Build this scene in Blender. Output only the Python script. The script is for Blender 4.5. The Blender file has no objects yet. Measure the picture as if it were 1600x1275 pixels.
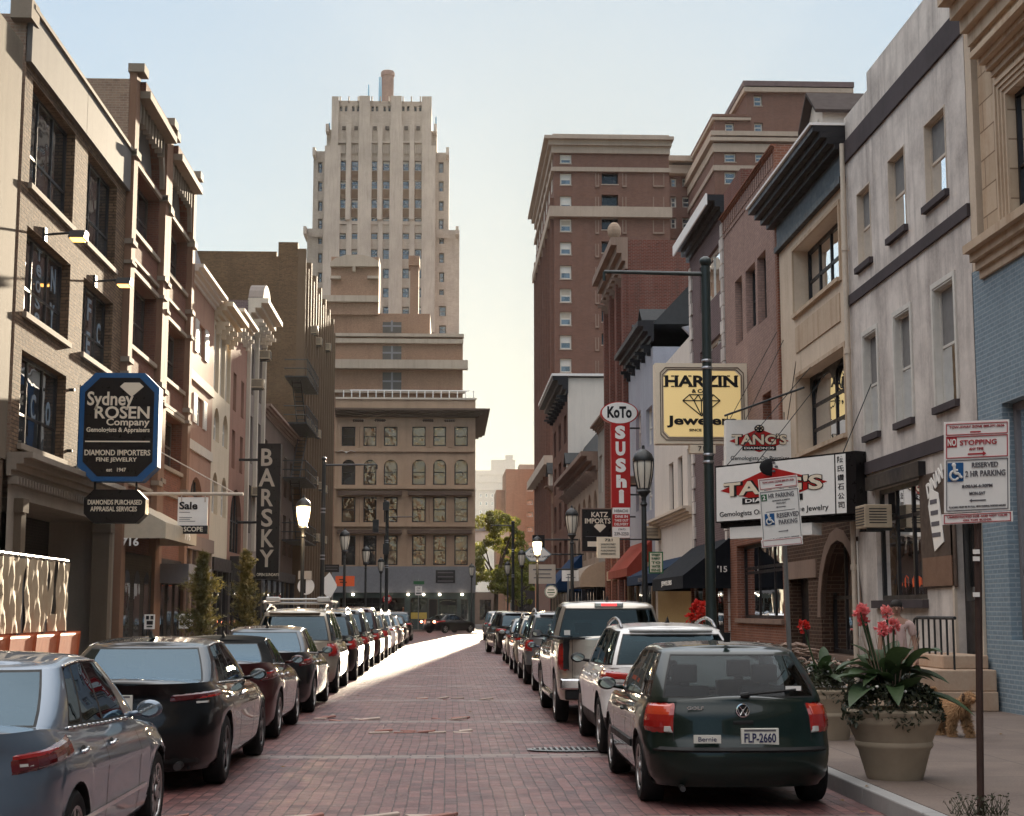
import bpy, math, random
from mathutils import Vector, Matrix
random.seed(7)
SC = bpy.context.scene
COL = SC.collection
R_ = math.radians
# ---------------------------------------------------------------- camera
FPX = 2400.0
PITCH = math.atan(315.5/FPX)
YAW = math.atan(100.0*math.cos(PITCH)/FPX)
CAMZ = 1.75
cam_d = bpy.data.cameras.new('camera'); cam = bpy.data.objects.new('camera', cam_d); COL.objects.link(cam)
cam.location = (0, 0, CAMZ)
cam.rotation_euler = (math.pi/2+PITCH, 0, -YAW)
cam_d.sensor_width = 36; cam_d.lens = FPX/1600*36; cam_d.clip_end = 3000; cam_d.clip_start = .05
SC.camera = cam
_M = Matrix.Rotation(-YAW, 3, 'Z') @ Matrix.Rotation(math.pi/2+PITCH, 3, 'X')
_O = Vector((0, 0, CAMZ))
def ray(px, py): return _M @ Vector((px-800, -(py-637.5), -FPX))
def onX(px, py, X):
    r = ray(px, py); return _O + r*(X/r.x)
def onY(px, py, Y):
    r = ray(px, py); return _O + r*(Y/r.y)
def onZ(px, py, Z):
    r = ray(px, py); return _O + r*((Z-CAMZ)/r.z)
# ---------------------------------------------------------------- materials
MATS = {}
def new_mat(name):
    m = bpy.data.materials.new(name); m.use_nodes = True
    nt = m.node_tree; b = nt.nodes['Principled BSDF']; return m, nt, b
def N(nt, t, **kw):
    n = nt.nodes.new(t)
    for k, v in kw.items():
        if k in n.inputs: n.inputs[k].default_value = v
        else: setattr(n, k, v)
    return n
def mathn(nt, op, a, b=None):
    n = nt.nodes.new('ShaderNodeMath'); n.operation = op
    for i, x in enumerate((a, b)):
        if x is None: continue
        if isinstance(x, (int, float)): n.inputs[i].default_value = x
        else: nt.links.new(x, n.inputs[i])
    return n.outputs[0]
def mixc(nt, fac, a, b, mode='MIX'):
    n = nt.nodes.new('ShaderNodeMix'); n.data_type = 'RGBA'; n.blend_type = mode
    for i, x in ((0, fac), (6, a), (7, b)):
        if isinstance(x, (int, float)): n.inputs[i].default_value = x
        elif isinstance(x, tuple): n.inputs[i].default_value = (*x[:3], 1)
        else: nt.links.new(x, n.inputs[i])
    return n.outputs[2]
def ramp(nt, x, lo, hi, a=0.0, b=1.0):
    n = nt.nodes.new('ShaderNodeMapRange'); n.inputs[1].default_value = lo; n.inputs[2].default_value = hi
    n.inputs[3].default_value = a; n.inputs[4].default_value = b
    nt.links.new(x, n.inputs[0]); return n.outputs[0]
def wallcoord(nt):
    g = nt.nodes.new('ShaderNodeNewGeometry')
    p = nt.nodes.new('ShaderNodeSeparateXYZ'); nt.links.new(g.outputs['Position'], p.inputs[0])
    q = nt.nodes.new('ShaderNodeSeparateXYZ'); nt.links.new(g.outputs['True Normal'], q.inputs[0])
    nx = mathn(nt, 'ROUND', mathn(nt, 'ABSOLUTE', q.outputs[0]))
    inv = mathn(nt, 'SUBTRACT', 1.0, nx)
    u = mathn(nt, 'ADD', mathn(nt, 'MULTIPLY', p.outputs[1], nx), mathn(nt, 'MULTIPLY', p.outputs[0], inv))
    nz = mathn(nt, 'ROUND', mathn(nt, 'ABSOLUTE', q.outputs[2]))
    v = mathn(nt, 'ADD', p.outputs[2], mathn(nt, 'MULTIPLY', p.outputs[1], nz))
    c = nt.nodes.new('ShaderNodeCombineXYZ'); nt.links.new(u, c.inputs[0]); nt.links.new(v, c.inputs[1])
    return c.outputs[0], g.outputs['Position']
def stretch(nt, vec, s):
    m = nt.nodes.new('ShaderNodeMapping'); m.inputs['Scale'].default_value = s; nt.links.new(vec, m.inputs[0]); return m.outputs[0]
def noise(nt, vec, scale, detail=4, rough=.6):
    n = N(nt, 'ShaderNodeTexNoise', Scale=scale, Detail=detail, Roughness=rough); nt.links.new(vec, n.inputs['Vector']); return n.outputs['Fac']
def bump(nt, b, h, strength, dist):
    n = N(nt, 'ShaderNodeBump', Strength=strength, Distance=dist); nt.links.new(h, n.inputs['Height']); nt.links.new(n.outputs[0], b.inputs['Normal'])
def tint(c, k): return tuple(min(1, x*k) for x in c)
def brick(name, c1, c2, mortar=(.3, .27, .24), bw=.22, bh=.075, ms=.011, stain=.45, bs=.6, streak=.5):
    if name in MATS: return MATS[name]
    m, nt, b = new_mat(name)
    v, p = wallcoord(nt)
    t = nt.nodes.new('ShaderNodeTexBrick'); nt.links.new(v, t.inputs['Vector'])
    t.inputs['Color1'].default_value = (*c1, 1); t.inputs['Color2'].default_value = (*c2, 1); t.inputs['Mortar'].default_value = (*mortar, 1)
    t.inputs['Scale'].default_value = 1; t.inputs['Mortar Size'].default_value = ms; t.inputs['Brick Width'].default_value = bw
    t.inputs['Row Height'].default_value = bh; t.inputs['Mortar Smooth'].default_value = .2; t.inputs['Bias'].default_value = -.1
    n1 = noise(nt, p, .5, 6, .65); n2 = noise(nt, stretch(nt, v, (1.2, .12, 1)), 1.3, 5, .6); n3 = noise(nt, p, 9, 3, .6)
    c = mixc(nt, ramp(nt, n1, .35, .7, 0, stain), t.outputs[0], tint(c2, .45))
    c = mixc(nt, ramp(nt, n2, .5, .78, 0, streak), c, tint(mortar, .35))
    c = mixc(nt, ramp(nt, n2, .25, .45, .22, 0), c, tint(mortar, 1.2))
    c = mixc(nt, ramp(nt, n3, .3, .7, 0, .35), c, tint(c1, 1.35))
    nt.links.new(c, b.inputs['Base Color']); b.inputs['Roughness'].default_value = .92; b.inputs['Specular IOR Level'].default_value = .12
    h = mathn(nt, 'ADD', mathn(nt, 'MULTIPLY', t.outputs['Fac'], -1.0), mathn(nt, 'MULTIPLY', n3, .5))
    bump(nt, b, h, bs, .012)
    MATS[name] = m; return m
def stucco(name, c, var=.35, streak=.4, rough=.85, dark=None, scale=.6, blocks=None, bs=.3):
    if name in MATS: return MATS[name]
    m, nt, b = new_mat(name)
    v, p = wallcoord(nt)
    dark = dark or tint(c, .4)
    n1 = noise(nt, p, scale, 7, .65); n2 = noise(nt, stretch(nt, v, (1.5, .14, 1)), 1.6, 6, .65); n3 = noise(nt, p, 14, 4, .7)
    cc = mixc(nt, ramp(nt, n1, .38, .72, 0, var), c, dark)
    cc = mixc(nt, ramp(nt, n2, .48, .8, 0, streak), cc, dark)
    cc = mixc(nt, ramp(nt, n3, .35, .75, 0, .18), cc, tint(c, 1.4))
    h = n3
    if blocks:
        t = nt.nodes.new('ShaderNodeTexBrick'); nt.links.new(v, t.inputs['Vector'])
        t.inputs['Color1'].default_value = (1, 1, 1, 1); t.inputs['Color2'].default_value = (.8, .78, .75, 1); t.inputs['Mortar'].default_value = (.45, .4, .36, 1)
        t.inputs['Scale'].default_value = 1; t.inputs['Mortar Size'].default_value = .014; t.inputs['Brick Width'].default_value = blocks[0]; t.inputs['Row Height'].default_value = blocks[1]
        cc = mixc(nt, 1.0, cc, t.outputs[0], 'MULTIPLY')
        h = mathn(nt, 'ADD', mathn(nt, 'MULTIPLY', t.outputs['Fac'], -1.5), n3)
    nt.links.new(cc, b.inputs['Base Color']); b.inputs['Roughness'].default_value = rough; b.inputs['Specular IOR Level'].default_value = .15
    bump(nt, b, h, bs, .01)
    MATS[name] = m; return m
def plain(name, c, rough=.5, metal=0, var=.2, coat=0, scale=6, spec=.25, bs=0):
    if name in MATS: return MATS[name]
    m, nt, b = new_mat(name)
    tc = nt.nodes.new('ShaderNodeTexCoord')
    n1 = noise(nt, tc.outputs['Object'], scale, 5, .6)
    cc = mixc(nt, ramp(nt, n1, .35, .75, 0, var), c, tint(c, .45))
    nt.links.new(cc, b.inputs['Base Color'])
    nt.links.new(ramp(nt, n1, .3, .7, max(.02, rough-.06), min(1, rough+.1)), b.inputs['Roughness'])
    b.inputs['Metallic'].default_value = metal; b.inputs['Coat Weight'].default_value = coat; b.inputs['Coat Roughness'].default_value = .03
    b.inputs['Specular IOR Level'].default_value = spec
    if bs: bump(nt, b, n1, bs, .01)
    MATS[name] = m; return m
def glassy(name, c=(.012, .013, .014), ior=2.0, wav=.12, trans=0.0, rough=.02, scale=1.2, tintc=(.25, .3, .3), gc=(.95, .97, 1)):
    if name in MATS: return MATS[name]
    m, nt, b = new_mat(name); nt.nodes.remove(b); out = nt.nodes['Material Output']
    tc = nt.nodes.new('ShaderNodeNewGeometry')
    n1 = noise(nt, tc.outputs['Position'], scale, 2, .5)
    bp = N(nt, 'ShaderNodeBump', Strength=wav, Distance=.06); nt.links.new(n1, bp.inputs['Height'])
    fr = N(nt, 'ShaderNodeFresnel', IOR=ior); nt.links.new(bp.outputs[0], fr.inputs['Normal'])
    gl = N(nt, 'ShaderNodeBsdfGlossy', Roughness=rough); nt.links.new(bp.outputs[0], gl.inputs['Normal']); gl.inputs['Color'].default_value = (*gc, 1)
    if trans:
        base = N(nt, 'ShaderNodeBsdfTransparent'); base.inputs[0].default_value = (*tintc, 1)
    else:
        base = N(nt, 'ShaderNodeBsdfDiffuse'); n2 = noise(nt, tc.outputs['Position'], .9, 2, .5)
        nt.links.new(mixc(nt, ramp(nt, n2, .45, .6), c, tint(c, 3.0)), base.inputs[0])
    mx = nt.nodes.new('ShaderNodeMixShader'); nt.links.new(fr.outputs[0], mx.inputs[0]); nt.links.new(base.outputs[0], mx.inputs[1]); nt.links.new(gl.outputs[0], mx.inputs[2])
    nt.links.new(mx.outputs[0], out.inputs[0])
    MATS[name] = m; return m
def emis(name, c, s):
    if name in MATS: return MATS[name]
    m, nt, b = new_mat(name)
    b.inputs['Base Color'].default_value = (*c, 1); b.inputs['Emission Color'].default_value = (*c, 1); b.inputs['Emission Strength'].default_value = s
    MATS[name] = m; return m
def paint(name, c, metal=.0, rough=.3):
    if name in MATS: return MATS[name]
    m, nt, b = new_mat(name)
    tc = nt.nodes.new('ShaderNodeTexCoord')
    n1 = noise(nt, tc.outputs['Object'], 2.5, 4, .6); n2 = noise(nt, tc.outputs['Object'], 60, 3, .7)
    cc = mixc(nt, ramp(nt, n2, .5, .8, 0, .03), c, (.22, .2, .18))
    nt.links.new(cc, b.inputs['Base Color']); b.inputs['Metallic'].default_value = metal
    b.inputs['Roughness'].default_value = rough; b.inputs['Coat Weight'].default_value = 1; b.inputs['Coat IOR'].default_value = 1.33; b.inputs['Specular IOR Level'].default_value = .2
    nt.links.new(ramp(nt, n1, .4, .7, .01, .035), b.inputs['Coat Roughness'])
    MATS[name] = m; return m
# ---------------------------------------------------------------- mesh builder
ABS = {}
def absloc(o): return ABS.get(o.name, Vector((0, 0, 0))) if o else Vector((0, 0, 0))
EACH = dict(pillar='pillar', pier_cap='pier_cap', pier='pier', quoins='quoin', dentils='dentil', belt_course='belt_course', posts='post', spandrel_panel='spandrel_panel', pilasters='pilaster', piers='pier', side_pilasters='pilaster', corner_caps='corner_cap', stone_band='stone_band', carved_ornament='carved_ornament', balusters='baluster', sticker='sticker', bed_rail='bed_rail', brick_panel='brick_panel', blind_window_frames='blind_window_frame')
class MB:
    def __init__(s): s.v = []; s.f = []; s.parts = []
    def add(s, vs, fs):
        k = len(s.v); s.parts.append((k, len(s.f), len(vs), len(fs))); s.v += [tuple(x) for x in vs]; s.f += [tuple(i+k for i in f) for f in fs]; return s
    def quad(s, a, b, c, d): return s.add([a, b, c, d], [(0, 1, 2, 3)])
    def box(s, x0, x1, y0, y1, z0, z1):
        return s.add([(x, y, z) for z in (z0, z1) for y in (y0, y1) for x in (x0, x1)],
                     [(0, 2, 3, 1), (4, 5, 7, 6), (0, 1, 5, 4), (1, 3, 7, 5), (3, 2, 6, 7), (2, 0, 4, 6)])
    def obox(s, o, a, b, c):   # oriented box from corner o with edge vectors
        o, a, b, c = map(Vector, (o, a, b, c))
        vs = [o+a*i+b*j+c*k for k in (0, 1) for j in (0, 1) for i in (0, 1)]
        return s.add(vs, [(0, 2, 3, 1), (4, 5, 7, 6), (0, 1, 5, 4), (1, 3, 7, 5), (3, 2, 6, 7), (2, 0, 4, 6)])
    def tube(s, p0, p1, r0, r1=None, n=10, caps=True):
        p0, p1 = Vector(p0), Vector(p1); r1 = r0 if r1 is None else r1
        d = (p1-p0); d = d.normalized() if d.length > 1e-9 else Vector((0, 0, 1))
        a = d.orthogonal().normalized(); b = d.cross(a)
        vs = []
        for p, r in ((p0, r0), (p1, r1)):
            for i in range(n):
                t = 2*math.pi*i/n; vs.append(p+(a*math.cos(t)+b*math.sin(t))*r)
        fs = [(i, (i+1) % n, n+(i+1) % n, n+i) for i in range(n)]
        if caps: fs += [tuple(range(n-1, -1, -1)), tuple(range(n, 2*n))]
        return s.add(vs, fs)
    def path(s, pts, r, n=8):
        for a, b in zip(pts[:-1], pts[1:]): s.tube(a, b, r, r, n)
        return s
    def lathe(s, prof, c=(0, 0, 0), n=20, axis='Z', a0=0, a1=2*math.pi):
        full = abs(a1-a0-2*math.pi) < 1e-6; m = n if full else n+1; vs = []
        for (r, h) in prof:
            for i in range(m):
                t = a0+(a1-a0)*i/n; x, y = r*math.cos(t), r*math.sin(t)
                p = (x, y, h) if axis == 'Z' else ((h, x, y) if axis == 'X' else (x, h, y))
                vs.append((p[0]+c[0], p[1]+c[1], p[2]+c[2]))
        fs = []
        for j in range(len(prof)-1):
            for i in range(n if full else n):
                i2 = (i+1) % m if full else i+1
                fs.append((j*m+i, j*m+i2, (j+1)*m+i2, (j+1)*m+i))
        return s.add(vs, fs)
    def ell(s, c, rx, ry, rz, n=12, m=8):
        vs = []; c = Vector(c)
        for j in range(m+1):
            ph = math.pi*j/m
            for i in range(n):
                t = 2*math.pi*i/n; vs.append(c+Vector((rx*math.sin(ph)*math.cos(t), ry*math.sin(ph)*math.sin(t), -rz*math.cos(ph))))
        return s.add(vs, [(j*n+i, j*n+(i+1) % n, (j+1)*n+(i+1) % n, (j+1)*n+i) for j in range(m) for i in range(n)])
    def prism(s, pts, off):    # planar polygon pts extruded by vector off
        pts = [Vector(p) for p in pts]; off = Vector(off); n = len(pts)
        return s.add(pts+[p+off for p in pts], [tuple(range(n)), tuple(range(2*n-1, n-1, -1))]+[(i, (i+1) % n, n+(i+1) % n, n+i) for i in range(n)])
    def build(s, name, mat, parent=None, smooth=False, bevel=0, mats=None):
        if name in EACH and len(s.parts) > 1:
            out = None
            for (k, f0, nv, nf) in s.parts:
                q = MB(); q.v = s.v[k:k+nv]; q.f = [tuple(i-k for i in f) for f in s.f[f0:f0+nf]]
                o = q.build(EACH[name], mat, parent, smooth, bevel); out = out or o
            return out
        name = EACH.get(name, name)
        me = bpy.data.meshes.new(name); a = absloc(parent)
        me.from_pydata([(x-a.x, y-a.y, z-a.z) for x, y, z in s.v], [], s.f)
        me.materials.append(mat)
        o = bpy.data.objects.new(name, me); COL.objects.link(o)
        if smooth:
            for p in me.polygons: p.use_smooth = True
            if smooth == 'auto':
                try: me.set_sharp_from_angle(angle=R_(38))
                except Exception: pass
        if bevel:
            bm = o.modifiers.new('bevel', 'BEVEL'); bm.width = bevel; bm.segments = 2; bm.limit_method = 'ANGLE'
        if parent: o.parent = parent; ABS[o.name] = a
        return o
def tag(o, label=None, cat=None, group=None, kind=None):
    if label: o['label'] = label
    if cat: o['category'] = cat
    if group: o['group'] = group
    if kind: o['kind'] = kind
    return o
def thing(name, label, cat, loc=(0, 0, 0), group=None, rz=0):
    o = bpy.data.objects.new(name, None); COL.objects.link(o); o.location = loc; o.rotation_euler = (0, 0, rz)
    o.empty_display_size = .1; ABS[o.name] = Vector(loc) if rz == 0 else Vector(loc)
    return tag(o, label, cat, group)
def local(name, label, cat, group=None):
    """thing whose parts are built around the origin and then moved"""
    return thing(name, label, cat, (0, 0, 0), group)
def copy_tree(o, parent=None):
    c = o.copy(); COL.objects.link(c)
    if parent: c.parent = parent
    for ch in o.children: copy_tree(ch, c)
    return c
# ---------------------------------------------------------------- text
def text(parent, s, O, Rv, Uv, w, h, mat, name='lettering', thick=.012, bold=0.0, shear=0.0, just=True):
    """s centred at O, fitted to width w and height h, lying in the plane Rv,Uv"""
    cu = bpy.data.curves.new('t', 'FONT'); cu.body = s; cu.size = 1; cu.offset = bold; cu.shear = shear; cu.resolution_u = 3
    to = bpy.data.objects.new('t', cu); COL.objects.link(to)
    dg = bpy.context.evaluated_depsgraph_get(); dg.update()
    me = bpy.data.meshes.new_from_object(to.evaluated_get(dg))
    bpy.data.objects.remove(to); bpy.data.curves.remove(cu)
    if not me.vertices: return None
    xs = [v.co.x for v in me.vertices]; ys = [v.co.y for v in me.vertices]
    x0, x1, y0, y1 = min(xs), max(xs), min(ys), max(ys)
    Rv = Vector(Rv).normalized(); Uv = Vector(Uv).normalized(); Nv = Rv.cross(Uv); O = Vector(O)
    sx = w/max(1e-6, x1-x0); sy = h/max(1e-6, y1-y0); a = absloc(parent)
    cx, cy = (x0+x1)/2, (y0+y1)/2
    m = MB(); n = len(me.vertices)
    vs = [O+Rv*((v.co.x-cx)*sx)+Uv*((v.co.y-cy)*sy)+Nv*thick - Vector((0, 0, 0)) for v in me.vertices]
    fs = [tuple(p.vertices) for p in me.polygons]
    # side skirts so that the letters have thickness
    ec = {}
    for f in fs:
        for i in range(len(f)):
            e = (f[i], f[(i+1) % len(f)]); ec[tuple(sorted(e))] = ec.get(tuple(sorted(e)), [])+[e]
    back = [v-Nv*(thick+.002) for v in vs]
    fs2 = list(fs)+[(e[0][1], e[0][0], e[0][0]+n, e[0][1]+n) for e in ec.values() if len(e) == 1]
    m.add(vs+back, fs2)
    bpy.data.meshes.remove(me)
    return m.build(name, mat, parent)
def ptext(parent, s, x0, y0, x1, y1, Y, mat, X=None, **kw):
    """text fitted to a box measured on the photograph, on the plane Y (or X) of its sign"""
    f = (lambda x, y: onX(x, y, X)) if X is not None else (lambda x, y: onY(x, y, Y))
    a, b = f(x0, y1), f(x1, y0)
    c = (a+b)/2
    if X is None: Rv = Vector((1, 0, 0)); w = abs(b.x-a.x)
    else: Rv = Vector((0, -1 if X > 0 else 1, 0)); w = abs(b.y-a.y)
    return text(parent, s, c, Rv, (0, 0, 1), w, abs(b.z-a.z), mat, **kw)
# ---------------------------------------------------------------- facade tools
class Fac:
    def __init__(s, side, c): s.side = side; s.c = c
    def pt(s, u, v, n=0.0):
        if s.side == 'R': return Vector((s.c-n, u, v))
        if s.side == 'L': return Vector((s.c+n, u, v))
        return Vector((u, s.c-n, v))
    def px(s, x, y):
        if s.side == 'F': p = onY(x, y, s.c); return p.x, p.z
        p = onX(x, y, s.c); return p.y, p.z
    def rect(s, x1, y1, x2, y2):
        a, b = s.px(x1, y1), s.px(x2, y2)
        return (min(a[0], b[0]), max(a[0], b[0]), min(a[1], b[1]), max(a[1], b[1]))
    def box(s, mb, u0, u1, v0, v1, n0, n1):
        a = s.pt(u0, v0, n0); b = s.pt(u1, v1, n1)
        return mb.box(min(a.x, b.x), max(a.x, b.x), min(a.y, b.y), max(a.y, b.y), min(a.z, b.z), max(a.z, b.z))
ARCN = 10
def arch_pts(ua, ub, vb, rise):
    """points of an arch from left spring to right spring, top at vb"""
    h = (ub-ua)/2; c = (ua+ub)/2; return [(c-h*math.cos(math.pi*i/ARCN), vb-rise+rise*math.sin(math.pi*i/ARCN)) for i in range(ARCN+1)]
def wall_grid(mb, F, u0, u1, v0, v1, ops, depth=.18):
    ops = [o for o in ops if o[0] < u1 and o[1] > u0]
    us = sorted(set([u0, u1]+[min(max(o[i], u0), u1) for o in ops for i in (0, 1)]))
    vs = sorted(set([v0, v1]+[min(max(o[i], v0), v1) for o in ops for i in (2, 3)]))
    for i in range(len(us)-1):
        j = 0
        while j < len(vs)-1:
            uc = (us[i]+us[i+1])/2
            def hit(k):
                vc = (vs[k]+vs[k+1])/2
                return any(o[0] < uc < o[1] and o[2] < vc < o[3] for o in ops)
            if us[i+1]-us[i] < 1e-5 or hit(j): j += 1; continue
            k = j
            while k+1 < len(vs)-1 and not hit(k+1): k += 1
            mb.quad(F.pt(us[i], vs[j]), F.pt(us[i+1], vs[j]), F.pt(us[i+1], vs[k+1]), F.pt(us[i], vs[k+1])); j = k+1
    for o in ops:
        ua, ub, va, vb = o[:4]; rise = o[4] if len(o) > 4 and o[4] else 0
        loop = [(ua, va)]+([(ua, vb), (ub, vb)] if not rise else arch_pts(ua, ub, vb, rise))+[(ub, va)]
        for a, b in zip(loop, loop[1:]+loop[:1]):
            mb.quad(F.pt(*a), F.pt(*b), F.pt(*b, -depth), F.pt(*a, -depth))
        if rise:
            ap = arch_pts(ua, ub, vb, rise); h = len(ap)//2
            for q in range(h): mb.add([F.pt(ua, vb, 0), F.pt(*ap[q]), F.pt(*ap[q+1])], [(0, 1, 2)])
            for q in range(h, len(ap)-1): mb.add([F.pt(ub, vb, 0), F.pt(*ap[q]), F.pt(*ap[q+1])], [(0, 1, 2)])
def window(F, parent, op, depth=.14, fm=None, gm=None, nu=1, nv=2, sill=None, lint=None, fw=.06, blind=None, side_reveal=None, vs=None, shutters=None, name='window'):
    """one window: frame mesh (part) with pane and sill as sub-parts"""
    ua, ub, va, vb = op[:4]
    fm = fm or MATS['frame_dark']; gm = gm or MATS['glass_win']
    e = .003
    ua += e; ub -= e; va += e; vb -= e
    fr = MB(); n1 = -depth+.05; n0 = -depth
    F.box(fr, ua, ua+fw, va, vb, n0, n1); F.box(fr, ub-fw, ub, va, vb, n0, n1)
    F.box(fr, ua+fw, ub-fw, va, va+fw, n0, n1); F.box(fr, ua+fw, ub-fw, vb-fw, vb, n0, n1)
    for i in range(1, nu):
        c = ua+(ub-ua)*i/nu; F.box(fr, c-fw*.45, c+fw*.45, va+fw, vb-fw, n0, n1-.006)
    for f in (vs if vs else [j/nv for j in range(1, nv)]):
        c = va+(vb-va)*f; F.box(fr, ua+fw, ub-fw, c-fw*.4, c+fw*.4, n0, n1-.012)
    w = fr.build(name, fm, parent)
    g = MB(); g.quad(F.pt(ua, va, n0+.012), F.pt(ub, va, n0+.012), F.pt(ub, vb, n0+.012), F.pt(ua, vb, n0+.012)); g.build('pane', gm, w)
    if blind:
        b = MB(); h = blind[0]; F.box(b, ua+fw, ub-fw, vb-(vb-va)*h, vb-fw, n0+.014, n0+.02); b.build('blind', blind[1], w)
    if sill:
        s = MB(); F.box(s, ua-.08, ub+.08, va-.13, va-.004, -.02, .09); s.build('sill', sill, w)
    if lint:
        s = MB(); F.box(s, ua-.1, ub+.1, vb+.006, vb+.006+lint[1], -.02, .05); s.build('lintel', lint[0], w)
    if shutters:
        W = (ub-ua)*.5
        for a, b in ((ua-W-.02, ua-.02), (ub+.02, ub+W+.02)):
            s = MB(); F.box(s, a, b, va, vb, .004, .05)
            k = int((vb-va)/.09)
            for i in range(k): F.box(s, a+.06, b-.06, va+.06+i*.09, va+.06+i*.09+.035, .05, .062)
            s.build('shutter', shutters, w)
    return w
def curtain(F, parent, op, gm): pass
def building(name, label, F, u0, u1, top, wm, ops=(), wins=None, base=0.0, depth=14, rev=.18, roof=None, cat='building', group=None, side=None, back=None, parapet=0.0):
    """root Empty + wall mesh with real openings, closed box behind, roof; ops: list of (rect(4)+rise, window kwargs or None)"""
    c = F.pt((u0+u1)/2, base, -depth/2)
    root = thing(name, label, cat, (c.x, c.y, base), group)
    mb = MB(); rects = [tuple(o[0]) for o in ops]
    wall_grid(mb, F, u0, u1, base, top, rects, rev)
    mb.build('wall', wm, root)
    sb = MB()
    sb.quad(F.pt(u0, base), F.pt(u0, base, -depth), F.pt(u0, top, -depth), F.pt(u0, top))
    sb.quad(F.pt(u1, base), F.pt(u1, base, -depth), F.pt(u1, top, -depth), F.pt(u1, top))
    sb.quad(F.pt(u0, base, -depth), F.pt(u1, base, -depth), F.pt(u1, top, -depth), F.pt(u0, top, -depth))
    sb.build('side_wall', side or wm, root)
    rb = MB(); rb.quad(F.pt(u0, top-parapet, 0), F.pt(u1, top-parapet, 0), F.pt(u1, top-parapet, -depth), F.pt(u0, top-parapet, -depth))
    rb.build('roof', roof or MATS['roof_tar'], root)
    for o in ops:
        kw = o[1]
        if kw is None: continue
        kw = dict(kw); kw.setdefault('depth', rev-.02); window(F, root, o[0], parent_dummy(kw), **kw) if False else window(F, root, o[0], **kw)
    return root
def band(F, parent, u0, u1, v0, v1, n, mat, name='band', n0=-.01, bevel=0):
    m = MB(); F.box(m, u0, u1, v0, v1, n0, n); return m.build(name, mat, parent, bevel=bevel)
def cornice(F, parent, u0, u1, v0, v1, n, mat, name='cornice', brackets=0, bm=None, steps=4, ends=.0):
    """stepped moulding that grows outwards to n at its top; brackets under it"""
    m = MB()
    for i in range(steps):
        a = v0+(v1-v0)*i/steps; b = v0+(v1-v0)*(i+1)/steps; f = ((i+1)/steps)**1.6
        F.box(m, u0-ends*f, u1+ends*f, a, b-.002, -.02-.002*i, n*f+.02)
    c = m.build(name, mat, parent)
    if brackets:
        w = .14
        for i in range(brackets):
            u = u0+(u1-u0)*(i+.5)/brackets; m = MB()
            for k, (d, hh) in enumerate(((.9, .0), (.6, .18), (.35, .4))):
                F.box(m, u-w/2+.004*k, u+w/2-.004*k, v0-(.5-.0)*(k+1)/3, v0-.5*k/3-.002, -.02, n*d*.8)
            m.build('bracket', bm or mat, c)
    return c
def awning(F, parent, u0, u1, v0, v1, out, mat, drop=.25, name='awning', rounded=False):
    m = MB()
    if not rounded:
        pts = [(v1, 0), (v0+drop, out), (v0, out)]
    else:
        pts = [(v0+drop+(v1-v0-drop)*math.cos(t), out*math.sin(t)) for t in [math.pi/2*i/8 for i in range(9)]]+[(v0, out)]
    for (va, na), (vb, nb) in zip(pts[:-1], pts[1:]):
        m.quad(F.pt(u0, va, na), F.pt(u1, va, na), F.pt(u1, vb, nb), F.pt(u0, vb, nb))
    for u in (u0, u1):
        m.add([F.pt(u, v0+drop, 0)]+[F.pt(u, v, n) for v, n in pts[:-1]], [tuple(range(len(pts)))])
        m.quad(F.pt(u, v0+drop, 0), F.pt(u, v0+drop, out), F.pt(u, v0, out), F.pt(u, v0, 0))
    return m.build(name, mat, parent)
def ac_unit(F, u, v, label, group=None, s=1.0, out=.45):
    root = thing('air_conditioner', label, 'air conditioner', F.pt(u, v, 0), group)
    m = MB(); F.box(m, u-.32*s, u+.32*s, v, v+.42*s, .0, out*s); m.build('casing', MATS['ac_metal'], root, bevel=.015)
    m = MB()
    for i in range(7): F.box(m, u-.28*s, u+.28*s, v+(.05+.05*i)*s, v+(.07+.05*i)*s, out*s, out*s+.01)
    for i in range(6):
        F.box(m, u-.322*s, u-.318*s+.0, v+(.08+.05*i)*s, v+(.1+.05*i)*s, .1*s, (out-.08)*s) 
    m.build('grille', MATS['frame_dark'], root)
    m = MB(); F.box(m, u-.26*s, u-.22*s, v-.05*s, v-.002, .0, out*s*.9); F.box(m, u+.22*s, u+.26*s, v-.05*s, v-.002, .0, out*s*.9); m.build('bracket', MATS['iron'], root)
    return root
# ---------------------------------------------------------------- common materials
plain('frame_dark', (.022, .02, .02), .45)
plain('frame_brown', (.06, .04, .03), .5)
plain('frame_white', (.62, .58, .52), .5, var=.25)
plain('frame_cream', (.6, .5, .4), .55, var=.3)
plain('trim_grey', (.2, .19, .2), .6)
plain('iron', (.015, .016, .016), .45, spec=.5)
plain('iron_green', (.012, .022, .02), .38, spec=.6)
plain('roof_tar', (.05, .05, .05), .9)
plain('ac_metal', (.46, .36, .25), .5, var=.4)
plain('white_sign', (.88, .84, .78), .35, var=.1)
plain('black_sign', (.012, .010, .010), .3, var=.1)
plain('black_ink', (.012, .011, .012), .6, var=.0)
plain('red_ink', (.42, .03, .04), .5, var=.0)
plain('grey_ink', (.12, .11, .12), .6, var=0)
plain('cream_ink', (.75, .66, .52), .5, var=0)
plain('blind_cream', (.45, .4, .33), .8)
plain('blind_white', (.6, .58, .54), .8)
plain('steel', (.35, .35, .36), .35, 1)
plain('galv', (.3, .3, .29), .45, .8)
plain('rust_post', (.06, .035, .028), .6, var=.5)
glassy('glass_win', ior=1.9)
glassy('glass_dark', (.006, .006, .006), ior=1.5, wav=.08)
glassy('glass_bright', (.05, .055, .06), ior=3.2, wav=.2, scale=.8)
glassy('glass_tower', (.03, .04, .05), ior=2.1, wav=.02)
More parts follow.
